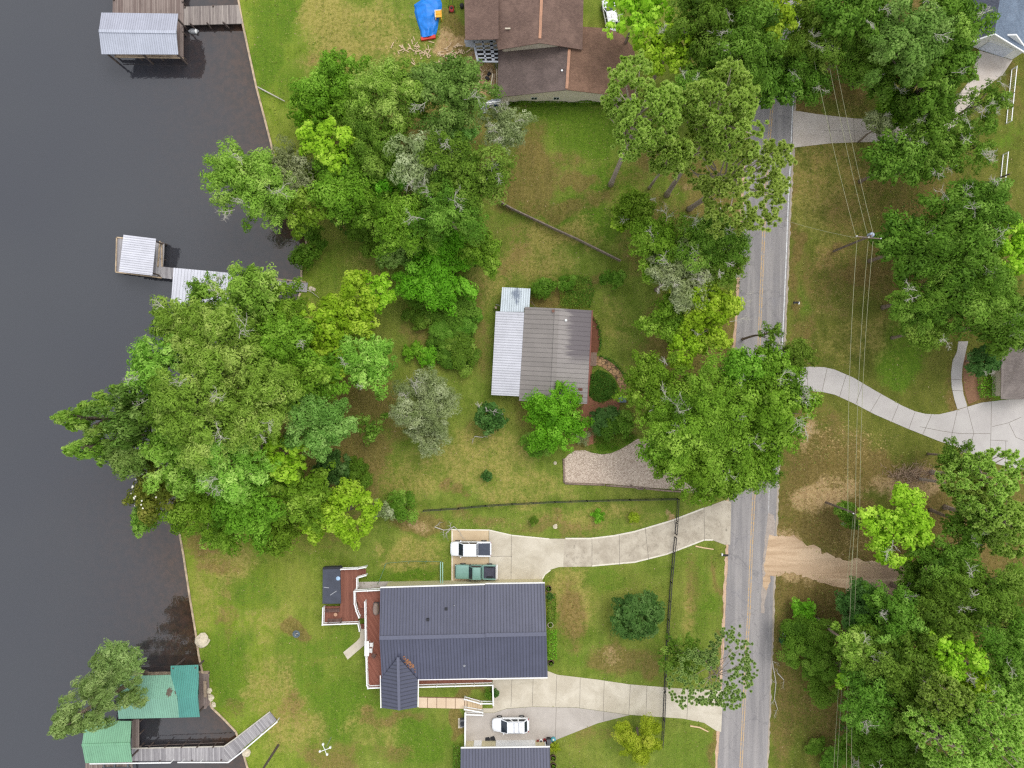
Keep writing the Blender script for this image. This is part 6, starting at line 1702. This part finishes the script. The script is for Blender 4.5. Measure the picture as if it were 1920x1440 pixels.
for a, b in zip(FP[:-1],FP[1:]):
    A, B = P(*a), P(*b); MB().beam(A+Vector((0,0,.6)),B+Vector((0,0,.6)),.05,1.15).build('board_panel', M['fencew'], wf)
    MB().beam(A+Vector((0,0,1.2)),B+Vector((0,0,1.2)),.14,.05).build('top_rail', M['fencew'], wf); MB().box(A.x-.07,A.y-.07,0,A.x+.07,A.y+.07,1.28).build('post', M['fencew'], wf)
rail_fence('white picket fence panel beside the blue-grey house', [(1896,131),(1891,180),(1886,232)], 1.15, mat='white', post=2.6, picks=.32, w=.10)
rail_fence('white picket fence panel beyond the dark pole at the right edge', [(1880,290),(1875,340),(1869,396)], 1.15, mat='white', post=2.6, picks=.32, w=.10)
pp_ = thing('utility_pole', 'dark slender pole leaning out past the white fence at the right edge', 'pole', P(1842,346,0))
b_ = P(1842,346); MB().tube([b_, Vector((P(1893,326,5).x,P(1893,326,5).y,5.0))],[.14,.10],8).build('shaft', M['pile'], pp_)

rnd_ = random.Random(77)
bp = MB()
for k in range(420):
    x = 1712+rnd_.gauss(0,24); y = 893+rnd_.gauss(0,9)
    h_ = max(.05, .9-((x-1712)/50)**2-((y-893)/20)**2)*rnd_.random(); q = P(x,y,h_); a = rnd_.random()*3.14; L_ = rnd_.uniform(.3,1.1)
    bp.tube([q, q+Vector((math.cos(a)*L_, math.sin(a)*L_, rnd_.uniform(-.15,.2)))], [.03,.012], 4)
tag(bp.build('brush_pile', plain('dry_brush', lin(176,150,126), .95, var=.25, scale=3)), 'tan pile of dry brush above the bright lime tree at the dirt track', 'brush pile', kind='stuff')
# leaves caught in the roof valley
lb = MB()
for k in range(60):
    x = 766+rnd_.gauss(0,6); y = 1243+(x-766)*.9+rnd_.gauss(0,3.5); z_ = ZR-(ZR-ZE)*(y-1195)/79+.05; q = P(x,y,z_); a = rnd_.random()*3.14
    lb.obox((q.x,q.y,z_),(.16,.09,.02),a)
tag(lb.build('leaf_debris', plain('dead_leaves', lin(150,104,70), .95, var=.3), hs_), kind='stuff')

# ------------------------------------------------------------------ power line
M['pole'] = plain('weathered_pole', lin(118,104,94), .95, var=.3, scale=4); M['wire'] = plain('aluminium_wire', lin(152,152,118), .6, var=.05); M['trafo'] = plain('transformer_grey', lin(168,180,204), .4, var=.1)
def power_pole(base, zt, label, arm_px, trafo=False):
    b = P(*base); t = thing('utility_pole', label, 'utility pole', b)
    top = Vector((b.x,b.y,zt)); MB().tube([b, top],[.17,.11],8).build('shaft', M['pole'], t)
    (a0, a1) = arm_px; A, B = P(a0[0],a0[1],zt-.5), P(a1[0],a1[1],zt-.5)
    MB().beam(A,B,.12,.12).build('crossarm', M['pole'], t)
    for f in (.04,.5,.96):
        q = A.lerp(B,f); MB().lathe((q.x,q.y,zt-.44),[(.05,0),(.07,.08),(.05,.14),(.08,.2),(.03,.26)],8).build('insulator', M['white'], t)
    if trafo:
        q = Vector((b.x+.38,b.y+.12,zt-2.0)); q = Vector((P(1629,444,zt-1.2).x+.25,P(1629,444,zt-1.2).y+.2,zt-1.7))
        MB().lathe((q.x,q.y,q.z),[(.26,0),(.30,.08),(.30,.85),(.24,.95),(.1,1.0)],14).build('transformer', M['trafo'], t, smooth=False)
        MB().lathe((q.x,q.y,q.z+1.0),[(.06,0),(.09,.08),(.05,.2)],8).build('bushing', M['white'], t)
    return top
power_pole((1563,471), 10.6, 'weathered utility pole carrying a grey transformer on the right hand verge', ((1603,443),(1652,448)), True)
power_pole((1549,942), 9.6, 'bare utility pole with white insulators beside the bright lime tree', ((1598,962),(1614,970)))
def wire(a, b, za, zb, sag, label, r=.024):
    A, B = P(*a,za), P(*b,zb); pts = []
    for k in range(21):
        f = k/20; q = A.lerp(B,f); q.z -= sag*4*f*(1-f); pts.append(q)
    return tag(MB().tube(pts, r, 5).build('power_line', M['wire']), label, 'power line', 'overhead wires')
wire((1604,441),(1480,-140),10.4,10.2,1.0,'overhead wire leaving the transformer pole northward, nearest the road')
wire((1626,439),(1510,-140),10.4,10.2,1.0,'middle overhead wire leaving the transformer pole northward')
wire((1637,437),(1525,-140),10.4,10.2,1.0,'overhead wire leaving the transformer pole northward, farthest from the road')
wire((1607,450),(1590,962),10.4,9.4,.8,'overhead wire between the two poles, nearest the road',.028)
wire((1628,452),(1604,966),10.4,9.4,.8,'middle overhead wire between the two poles')
wire((1637,452),(1612,967),10.4,9.4,.8,'overhead wire between the two poles, farthest from the road')
wire((1603,966),(1587,1560),9.4,9.8,.7,'overhead wire running down over the woods, nearer the road')
wire((1611,968),(1597,1560),9.4,9.8,.7,'overhead wire running down over the woods, farther from the road')
wire((1600,967),(1558,1560),7.2,7.4,.7,'lower thin wire running down over the woods, nearer the road',.02)
wire((1605,968),(1565,1560),7.2,7.4,.7,'lower thin wire running down over the woods, farther from the road',.02)
wire((1606,446),(1440,402),9.0,6.0,.8,'service wire crossing the road from the transformer pole',.02)
# ------------------------------------------------------------------ trees and plants
T = tree
# --- wood between the brown house and the water
T('oak',628,160,62,10,'rounded green tree at the edge of the top lawn, left of the blue-green tree')
T('vivid',600,205,56,9,'dense bright green tree on the bank between the top lawn and the water')
T('oak',675,215,52,10,'mid green tree between the bank tree and the blue-green tree')
T('cyp',735,170,72,14,'feathery yellow-green tree between the lawn corner and the blue-green tree',dead=0)
T('olive',705,275,62,13,'olive green tree at the middle of the waterside wood')
T('blue',845,175,72,15,'large blue-green clumpy tree beside the open timber frame of the brown house',dead=2)
T('blue',850,245,42,11,'darker blue-green tree just below the large clumpy one')
T('lime',615,265,52,14,'bright lime tree with pompom tufts in the waterside wood')
T('cyp',470,345,78,14,'wide feathery tree hanging over the water above the middle pier',dead=4)
T('moss',535,315,46,12,'grey-green mossy tree at the water edge, left of the lime tree')
T('oak',560,375,58,11,'dark green tree at the brown shallows above the middle pier')
T('oak',640,345,66,12,'broad green tree in the wood right below the bright lime tree')
T('vivid',720,335,44,10,'small bright green tree at the heart of the waterside wood')
T('moss',790,300,58,15,'grey mossy tree with pale twigs below the blue-green tree',dead=5)
T('olive',868,320,78,17,'tall olive tree with hanging moss, left of the bare bank',dead=4)
T('olive',845,405,72,16,'wide olive tree at the upper end of the slanting grey fence',dead=3)
T('shrub',690,430,44,5,'low leafy thicket at the lower left of the waterside wood',cat='shrub')
T('oak',765,420,62,13,'rounded dark tree in the wood left of the slanting grey fence')
T('oak',700,385,44,10,'small dark tree in the lower half of the waterside wood')
T('blue',745,470,36,8,'grey-green bushy tree at the lower edge of the waterside wood')
T('vivid',825,510,74,8,'ferny bright green tree above the lush garden bed')
T('oak',905,475,40,8,'dark green tree at the end of the slanting fence, above the cottage')
T('moss',945,235,44,9,'thin grey tree with dead white limbs below the brown house corner',dead=7)
T('shrub',590,440,24,3,'leafy bush on the bank beside the brown shallows',cat='shrub'); T('shrub',572,482,26,3.5,'dark leafy bush at the shore, just above the narrow pier',cat='shrub')
T('shrub',722,488,16,1.6,'round dark palm-like shrub on the lawn left of the fern tree',cat='shrub')
# --- great cypress grove
T('cyp',452,558,62,17,'leafy cypress covering the wide white dock roof',dead=3)
T('oak',512,585,60,13,'mid green tree over the shore end of the narrow pier')
T('cyp',345,610,62,17,'feathery cypress reaching over the water below the white dock roof',dead=2)
T('lime',655,590,66,12,'light lime tree on the lawn right of the narrow pier')
T('lime',705,545,36,9,'small yellow-green tree at the upper right of the lime tree')
T('oak',600,705,50,13,'green tree closing the right side of the grove below the lime trees')
T('lime',600,610,46,12,'light green tree joining the grove to the lime tree')
T('lime',625,660,54,12,'lime green tree between the grove and the garden lawn')
T('cyp',690,680,58,13,'pale cypress above the grey-green garden tree',dead=2)
T('cyp',300,680,62,17,'yellow-green cypress on the outer edge of the grove above the bluish one',dead=2)
T('cyp',400,660,82,21,'tall pale cypress at the upper middle of the grove',dead=2)
T('oak',520,670,72,17,'broad green tree in the upper right of the grove',dead=1)
T('blue',252,780,50,18,'narrow bluish tree with moss at the outer edge of the grove',thick=13,dead=2)
T('cyp',158,782,52,21,'yellow-green cypress reaching farthest out over the river',shape='cone',thick=14,base=(262,790),name='cypress_tree')
T('cyp',170,838,46,20,'second cypress just below the one reaching farthest over the river',shape='cone',thick=13,base=(262,815))
T('sparse',388,545,40,15,'thin leafy limb spread over the wide white dock roof',name='cypress_tree',dead=1)
T('blue',240,850,46,15,'dark bluish tree just above the flowering magnolia')
T('cyp',365,770,92,23,'tallest light green cypress at the centre of the grove',dead=3)
T('cyp',480,760,80,21,'large cypress right of the tallest one in the grove',dead=2)
T('oak',560,720,56,16,'green tree on the right side of the grove above the bluish one')
T('blue',592,800,66,17,'big blue-green tree on the right side of the grove')
T('cyp',325,860,62,17,'yellowish cypress at the lower left of the grove',name='cypress_tree')
T('cyp',425,860,78,19,'wide yellow-green cypress at the lower middle of the grove',dead=3)
T('lime',520,850,56,15,'bright green tree in the lower right of the grove')
T('oak',475,935,74,14,'rounded bright oak at the bottom of the grove')
T('oak',380,945,62,13,'green tree at the bottom of the grove beside the magnolia')
T('oak',560,930,58,13,'dark green tree between the bottom oak and the pompom tree')
T('mag',292,925,50,13,'dark magnolia dotted with white flowers at the water edge')
T('olive',268,975,26,9,'small olive cypress leaning out below the magnolia')
T('lime',635,965,66,11,'bright yellow-green pompom tree at the lower corner of the grove')
T('oak',510,1000,46,9,'low dark tree at the very bottom of the grove')
T('oak',420,990,44,8,'small green tree at the bulkhead corner below the grove')
T('shrub',665,888,34,5,'dark bush between the grove and the reddish bare ground',cat='shrub'); T('holly',625,880,36,6,'dark blue-green bushy tree beside the reddish bare ground')
T('moss',722,954,22,3,'grey leafed shrub at the left end of the wire fence',cat='shrub',name='shrub'); T('shrub',757,950,30,3,'dark green shrub between the grey shrub and the wire fence',cat='shrub')
# --- garden round the cottage
T('moss',795,760,64,10,'feathery grey-green tree alone on the lawn left of the cottage',dead=3)
T('moss',795,815,36,7,'low trailing grey-green growth under the feathery garden tree',name='weeping_tree')
T('sparse',690,800,30,5,'thin grey shrub beside the reddish bare ground',cat='shrub',name='shrub')
T('holly',918,782,30,5,'small dark twiggy tree below the white lean-to porch',dead=4)
T('vivid',1040,790,60,7.5,'vivid green round tree over the lower corner of the cottage')
T('shrub',1005,835,26,2.5,'dark bush at the foot of the vivid green round tree',cat='shrub')
T('holly',913.5,893,11,1.6,'tiny dark bush alone on the open lawn',cat='shrub',name='shrub')
T('shrub',1019,541,22,2.2,'dark rounded shrub beside the pale blue shed roof',cat='shrub'); T('shrub',1064,530,17,2.0,'dark shrub at the left of the mixed flower bed',cat='shrub'); T('shrub',1150,525,20,2.6,'dark clipped round shrub right of the flower bed',cat='shrub')
for x,y,r,h,sp,lab in ((850,560,34,3,'shrub','tall lush shrub at the top of the garden bed'),(872,600,26,2.2,'shrub','lush shrub on the right side of the garden bed'),(835,610,26,2,'shrub','broad dark shrub at the middle of the garden bed'),(862,640,24,1.8,'shrub','dense shrub low in the garden bed'),(872,672,24,1.6,'shrub','spreading shrub at the bottom corner of the garden bed'),(845,655,22,1.4,'shrub','small dark shrub at the bottom of the garden bed'),(776,660,15,1.6,'vivid','left of two round bushes at the foot of the garden path'),(805,667,15,1.6,'vivid','right of two round bushes at the foot of the garden path'),(782,600,18,2,'shrub','leafy shrub on the left side of the garden path'),(785,560,20,2.4,'shrub','dark shrub at the upper left of the garden path'),(815,585,20,2,'shrub','dark shrub on the right side of the garden path'),(822,640,14,1.2,'shrub','low shrub just above the two round bushes'),(1088,820,14,1.2,'moss','twiggy grey shrub at the top of the gravel bay'),(1135,790,26,2.2,'holly','dark bush in the bed above the lush grass'),(1162,800,22,2.4,'shrub','green bush in the bed beside the big road oak')):
    T(sp,x,y,r*1.25,h,lab,cat='shrub',name='shrub',group='garden shrubs')
scatter_bed('ivy_cover',[(1108,702),(1122,692),(1140,700),(1152,712),(1160,735),(1155,745),(1140,748),(1128,755),(1112,750),(1104,740)],3200,.35,.20,'ivy','dark ivy filling the bed between the cottage and the flagstone path','ground cover',11)
scatter_bed('lush_grass',[(1115,795),(1150,782),(1172,800),(1195,820),(1180,832),(1150,845),(1120,845),(1112,830)],4200,.25,.22,'grassl','lush grass bed above the gravel bay','grass',12,asp=.22,upright=True)
scatter_bed('flower_bed',[(1047,522),(1060,515),(1080,516),(1108,520),(1115,545),(1108,576),(1070,578),(1050,574)],2600,.55,.28,'lily','mixed leafy bed with yellowing leaves above the cottage roof','plants',13,asp=.28,upright=True)
scatter_bed('tall_weeds',[(952,193),(1190,193),(1190,199),(950,200)],2600,.75,.32,'grassl','row of tall weeds growing against the pale gable wall','weeds',14,asp=.2,upright=True)
scatter_bed('garden_cover',[(815,540),(870,530),(886,560),(888,690),(870,695),(820,680),(812,640),(822,600),(812,570)],9000,.8,.24,'ivy','low leafy plants covering the lush garden bed','ground cover',15)
hedge([(1111,597),(1119,605),(1124,625),(1126,645),(1123,660)],.18,.3,'thin dark hedge curving round the red mulch bed','ivy',21)
hedge([(1124,668),(1140,672),(1156,684),(1170,702),(1178,722)],.20,.3,'thin dark hedge along the outer side of the flagstone path','ivy',22)
p = P(1166,749,.5); t = thing('garden_bin','blue-grey covered bin at the end of the flagstone path','bin',(p.x,p.y,0))
MB().box(p.x-.5,p.y-.35,0,p.x+.5,p.y+.35,.8).build('body',M['greydark'],t,bevel=.05); MB().box(p.x-.55,p.y-.4,.805,p.x+.55,p.y+.4,.88).build('lid',plain('slate_lid',lin(92,108,120),.5),t,bevel=.03)
# --- pines and oaks along the road
T('pine',1205,200,76,28,'tall pine with its trunk showing, at the brown house corner',base=(1145,346),thick=9,ntuft=330,trunk_r=.33)
T('pine',1258,292,36,25,'slender pine between the two tall ones above the road',base=(1217,353),thick=7,ntuft=110,trunk_r=.18)
T('pine',1360,205,76,27,'rounded pine beside the upper end of the road',base=(1250,366),thick=9,ntuft=330,trunk_r=.33)
T('pine',1385,325,100,23,'wide bright tufted pine spreading over the road',base=(1292,392),thick=9,ntuft=430,trunk_r=.34)
T('olive',1290,178,42,15,'olive tree between the tall pine and the rounded pine',dead=2)
T('oak',1195,395,42,7,'bushy green tree at the end of the slanting fence, below the pines',dead=2)
T('lime',1168,410,24,5,'small light green bushy tree left of the bushy one below the pines')
T('oak',1250,460,62,13,'oak with bare white limbs above the dark round shrub',dead=9)
T('olive',1330,460,66,15,'dark oak overhanging the left edge of the road',dead=7)
T('moss',1270,520,56,14,'mossy oak full of white dead branches, right of the cottage',dead=8)
T('olive',1360,500,42,13,'olive oak crown at the road edge below the bright pine',dead=3)
T('lime',1330,585,72,13,'vigorous light green tree at the road left edge',dead=2)
T('oak',1245,600,44,11,'green tree right of the cottage lawn')
T('lime',1285,640,46,11,'bright leafy tree just above the great road oak',dead=2)
T('oak',1325,790,112,15,'great spreading oak shading the road and the gravel bay',dead=6,thick=8)
T('oak',1235,725,64,13,'left crown of the oaks beside the flagstone path',dead=2)
T('oak',1432,768,84,15,'oak crown reaching right across the road to the curved concrete drive',dead=5)
T('oak',1400,865,62,13,'lower oak crown over the road above the curved drive mouth',dead=2)
T('oak',1300,870,62,13,'lower oak crown over the right half of the gravel bay',dead=2)
T('oak',1350,890,54,12,'lowest oak crown at the road left edge above the curved drive')
T('oak',1448,684,44,12,'oak crown between the outlying limb and the great road oak',dead=2)
T('oak',1255,845,48,12,'lower left oak crown over the gravel bay',dead=2)
T('olive',1492,672,38,11,'outlying leafy limb above the mouth of the right hand drive')
T('oak',1395,690,44,13,'oak crown joining the road oaks above the great one',dead=4)
T('sparse',1445,625,24,12,'thin branch with pale leaves hanging over the road',dead=4,name='oak_tree')
# --- lower lots
T('holly',1193,1156,53,5,'dense round dark green holly on the lawn left of the long dark fence')
T('pine',1345,1268,74,15,'open crowned pine standing over the lower drive mouth',thick=6.5,ntuft=310,base=(1306,1216),trunk_r=.13,tuft=.66)
T('sparse',1280,1232,48,10,'thin leafy tree left of the open crowned pine',name='oak_tree')
T('yel',1203,1390,42,5,'yellow-green round bush tree beside the lower dark fence')
for x,y,r,h,sp,lab in ((1122,967,12,1.4,'vivid','left small bright bush on the strip above the curved drive'),(1188,970,11,1.3,'yel','right small yellow-green bush on the strip above the curved drive'),(1001,977,9,1,'shrub','tiny dark bush on the strip above the curved drive'),(929,1300,8,.9,'holly','small dark shrub outside the porch retaining wall'),(916,1302,8,1.2,'shrub','leafy shrub inside the porch retaining wall'),(1041,1402,9,1.0,'yel','small yellow-green bush at the garage corner'),(1031,1118,8,.9,'holly','small shrub at the top of the hedge by the long house')):
    T(sp,x,y,r,h,lab,cat='shrub',name='shrub')
hedge([(1034,1112),(1034,1165)],1.0,.8,'upper clipped hedge along the right wall of the long house','shrub',31); hedge([(1034.5,1178),(1035.5,1233)],1.05,.8,'lower clipped hedge along the right wall of the long house','vivid',32)
hedge([(857.5,1392),(857.5,1470)],.9,1.0,'clipped hedge along the lake side of the garage','shrub',33)
T('gcyp',165,1325,76,21,'feathery cypress leaning out over the teal and mint boathouse roofs',shape='cone',thick=17,base=(268,1268))
T('gcyp',222,1255,46,11,'lower bushy limbs of a cypress behind the teal boathouse roof',base=(272,1270))
# --- top right wood
W = 'trees of the wood above the road'
for a in (('lime',1195,25,58,13,'bright tree at the top, right of the brown house roof'),('lime',1255,90,54,13,'bright rounded tree above the tall pine'),('loak',1330,40,70,15,'oak at the top edge between the bright trees and the road'),('loak',1345,120,58,14,'oak above the rounded pine beside the road'),
          ('loak',1410,80,72,16,'broad oak over the hidden upper end of the road'),('lime',1450,25,58,15,'lighter crown at the top edge over the hidden road'),('loak',1440,152,52,10,'oak at the point where the road comes out of the wood'),('olive',1520,55,74,13,'olive crown at the top edge right of the hidden road'),
          ('loak',1500,125,58,10,'oak directly above the upper right drive mouth'),('olive',1590,92,68,12,'tall olive tree above the grassy verge of the upper right drive'),('loak',1600,20,56,16,'oak at the top edge, second clump left of the blue-grey house'),('loak',1660,115,66,10,'green oak above the small round tree of the upper right drive'),
          ('blue',1705,65,76,17,'big grey-green oak at the top right of the wood'),('olive',1790,40,58,16,'olive crown against the blue-grey roof'),('loak',1750,150,58,13,'oak in front of the blue-grey house drive'),('loak',1790,105,46,12,'smaller oak touching the white garage gable')):
    T(*a,dead=2,group=W)
T('vivid',1680,205,38,6,'small round bright tree beside the upper right drive')
T('moss',1650,238,26,7,'grey-green tree with pale twigs at the edge of the upper right drive',dead=2)
T('olive',1750,215,66,10,'yellowish olive tree with dead limbs over the upper right drive',dead=5)
T('loak',1682,298,50,12,'dense oak below the upper right drive',dead=1)
T('loak',1758,285,52,12,'oak between the upper right drive and the white picket fence',dead=2)
T('sparse',1845,185,48,12,'open tree with bare grey limbs beside the upper white picket fence',dead=8)
T('sparse',1830,265,52,12,'open yellowish tree with bare limbs left of the two white fences',dead=6)
# --- right middle oaks
W = 'oaks at the right edge above the curved walk'
for a in (('loak',1785,402,58,13,'dark oak right of the transformer pole, uppermost of its clump'),('loak',1845,390,62,14,'oak below the lower white picket fence'),('loak',1702,462,56,12,'dark oak nearest the transformer pole'),('loak',1790,480,84,15,'broad oak at the centre of the right hand clump'),('olive',1735,560,62,13,'olive oak beside the grassy verge, lower left of its clump'),
          ('olive',1835,570,84,15,'broad olive oak above the curved walk'),('lime',1895,460,52,13,'brighter oak at the right edge above the shingled house'),('olive',1745,625,42,11,'lowest olive oak of the clump, beside the dark lush patch'),('loak',1895,610,58,12,'oak crown covering the corner of the shingled house'),('holly',1845,675,32,5,'dark low tree at the upper end of the curved walk')):
    T(*a,dead=2,group=W)
hedge([(1848,705),(1850,745)],2.2,.7,'bright clipped hedge block before the shingled porch','vivid',41)
T('shrub',1873,715,7,.9,'small potted palm on the white columned porch',cat='shrub',name='palm')
# --- lower right wood
W = 'trees of the wood right of the dirt track'
for a in (('lime',1690,985,70,13,'bright lime tree beside the lower utility pole'),('loak',1795,862,36,8,'small leafy tree overlapping the curved concrete drive'),('shrub',1590,962,24,3.5,'dark ivy-clad bush under the lower utility pole'),
          ('loak',1780,1050,62,13,'oak at the right end of the dirt track'),('loak',1720,1085,38,9,'small oak overhanging the end of the dirt track'),('loak',1830,985,50,12,'oak between the two pines at the right edge')):
    T(*a,dead=1,group=W)
T('pine',1850,905,64,15,'yellowish pine below the curved concrete drive',ntuft=240,thick=8); T('pine',1895,985,58,16,'pine at the right edge beside the dirt track',ntuft=230,thick=8); T('pine',1812,918,34,13,'small pine between the brush pile and the right edge',ntuft=110,thick=6)
T('shrub',1515,1215,62,5,'dense rounded thicket bush between the road and the wires',cat='shrub',thick=4.6); T('vivid',1505,1155,26,2.5,'small bright bush at the top of the rounded thicket',cat='shrub',name='shrub'); T('shrub',1540,1290,36,3.5,'lower part bush of the thicket beside the road',cat='shrub')
for a in (('holly',1620,1140,52,9,'dark bluish tree under the wires below the dirt track'),('cyp',1605,1215,44,13,'light feathery tree with pale twigs under the wires'),('loak',1680,1160,66,14,'oak at the upper left of the lower right wood'),('loak',1690,1240,72,15,'broad oak at the left middle of the lower right wood'),
          ('loak',1770,1150,66,15,'oak below the end of the dirt track'),('olive',1850,1110,70,16,'olive oak at the upper right of the lower wood'),('olive',1895,1190,66,16,'olive oak at the right edge of the lower wood'),('lime',1790,1225,56,15,'lighter oak at the centre of the lower right wood'),
          ('lime',1832,1300,42,14,'speckled bright tree in the lower right wood'),('loak',1640,1310,62,14,'oak beside the wires in the lower right wood'),('loak',1720,1330,70,15,'oak at the lower middle of the right hand wood'),('olive',1890,1290,58,15,'olive tree at the right edge below the speckled bright one'),
          ('shrub',1620,1400,46,7,'dark bushy tree under the wires at the bottom edge'),('loak',1690,1420,62,14,'oak at the bottom edge right of the wires'),('lime',1600,1265,30,9,'bright narrow tree directly under the wires')):
    T(*a,dead=2,group=W)
T('pine',1790,1400,62,22,'pine at the bottom edge of the lower right wood',ntuft=240,thick=8); T('pine',1870,1385,66,23,'tall pine at the bottom right corner',ntuft=260,thick=8); T('pine',1775,1310,40,20,'round headed pine in the middle of the lower right wood',ntuft=140,thick=6)
T('shrub',1530,1400,18,1.2,'low bright weed clump on the verge at the bottom',cat='shrub'); T('shrub',1560,1430,26,2,'green bush at the bottom edge beside the wires',cat='shrub')
scatter_bed('undergrowth',[(1590,1130),(1700,1110),(1800,1090),(1935,1070),(1935,1460),(1560,1460),(1565,1330),(1590,1240)],15000,1.1,.34,'ivy','leafy undergrowth on the floor of the lower right wood','undergrowth',51)
scatter_bed('undergrowth',[(640,300),(760,260),(860,280),(900,380),(900,500),(820,520),(740,480),(660,450),(600,400)],9000,1.0,.32,'ivy','leafy undergrowth on the floor of the waterside wood','undergrowth',52)
scatter_bed('undergrowth',[(1350,20),(1700,10),(1800,60),(1780,120),(1640,140),(1500,170),(1420,150)],8000,1.0,.32,'ivy','leafy undergrowth on the floor of the wood above the road','undergrowth',53)
scatter_bed('verge_weeds',[(1468,1130),(1560,1130),(1590,1200),(1560,1440),(1470,1440),(1480,1300),(1465,1200)],2600,.22,.2,'olive','thin weeds on the verge between the road and the lower wood','weeds',54,upright=True,asp=.3)
scatter_bed('verge_weeds',[(1130,390),(1240,380),(1380,420),(1390,560),(1250,560),(1180,480)],3000,.4,.26,'ivy','thin weeds under the oaks beside the road','weeds',55,upright=True,asp=.35)
scatter_bed('verge_weeds',[(1690,380),(1850,340),(1915,420),(1915,600),(1800,640),(1700,560)],4500,.5,.28,'ivy','low growth under the right hand oaks','weeds',56,asp=.4)

# ------------------------------------------------------------------ turf: short tufts and fallen leaves lying on the lawn
def on_lawn(px, py):
    x, y = P2(px, py)
    if x < float(shore_x(y))+.4: return False
    rl = np.interp(py, [p[1] for p in RL], [p[0] for p in RL]); rg = np.interp(py, [p[1] for p in RR], [p[0] for p in RR])
    return not (rl-4 < px < rg+4)
def turf(name, n, size, asp, mat, label, cat, seed, lift, flat, zone=None):
    rng = np.random.default_rng(seed)
    PX = rng.random(n)*2040-60; PY = rng.random(n)*1560-60
    # clustered: kept where a slow noise is high
    ok = np.array([mnoise.noise(Vector((a/38.0+seed, b/38.0, 0)))+.6*mnoise.noise(Vector((a/11.0, b/11.0+seed, 3))) > -.12 and on_lawn(a, b) for a, b in zip(PX, PY)])
    PX, PY = PX[ok], PY[ok]
    for poly in BARE:
        x, y = PX+rng.normal(size=len(PX))*1.6, PY+rng.normal(size=len(PX))*1.6; ins = np.zeros(len(x), bool)
        for i in range(len(poly)):
            x1,y1 = poly[i]; x2,y2 = poly[(i+1)%len(poly)]
            if y1 == y2: continue
            ins ^= ((y1>y)!=(y2>y)) & (x < (x2-x1)*(y-y1)/(y2-y1)+x1)
        PX, PY = PX[~ins], PY[~ins]
    m_ = len(PX)
    cen = np.column_stack([(PX-960)/S, (720-PY)/S, lift*(.4+.8*rng.random(m_))])
    nor = np.array([0,0,flat])+rng.normal(size=(m_,3))*.6
    me = leaf_mesh(name, cen, nor, size, asp, rng.random(m_), M[mat], rng)
    o = bpy.data.objects.new(name, me); COL.objects.link(o); tag(o, label, cat, kind='stuff')
BARE = [UPPER, [(846,990),(917,990),(917,1100),(846,1100)], LOWER_N, LOWER_S, RU+RD[::-1], [(1797,640),(1783,700),(1795,768),(1814,763),(1803,700),(1815,640)],
        [(1487,208),(1600,222),(1700,226),(1745,215),(1790,190),(1818,150),(1836,95),(1898,113),(1880,140),(1812,215),(1700,272),(1600,267),(1486,277)],
        [(1057,862),(1078,845),(1130,851),(1195,823),(1300,850),(1372,880),(1370,924),(1260,917),(1058,905)], [(1440,1008),(1485,1014),(1545,1044),(1650,1062),(1800,1078),(1800,1095),(1690,1108),(1590,1094),(1500,1067),(1440,1070)],
        [(1117,667),(1142,676),(1166,701),(1178,738),(1164,743),(1153,708),(1130,689),(1117,683)], [(640,1100),(720,1100),(720,1235),(640,1235)], [(713,1090),(930,1090),(930,1335),(713,1335)], [(925,535),(1110,535),(1110,760),(915,760)], [(870,0),(1190,0),(1190,190),(930,190),(930,120),(870,120)]]
M['turfA'] = leaf_mat('turf_tuft', *L3((92,120,40),(128,148,62),(172,182,104)), trans=.2, shift=.0)
M['litter'] = leaf_mat('fallen_leaf', *L3((112,88,62),(168,142,104),(214,194,156)), trans=.1, shift=.0)
turf('grass_tufts', 90000, .26, .28, 'turfA', 'short uneven tufts of grass all over the lawns', 'grass', 7, .075, .7)
turf('leaf_litter', 16000, .15, .45, 'litter', 'dry fallen leaves and bits scattered over the lawns', 'leaf litter', 19, .03, 1.5)
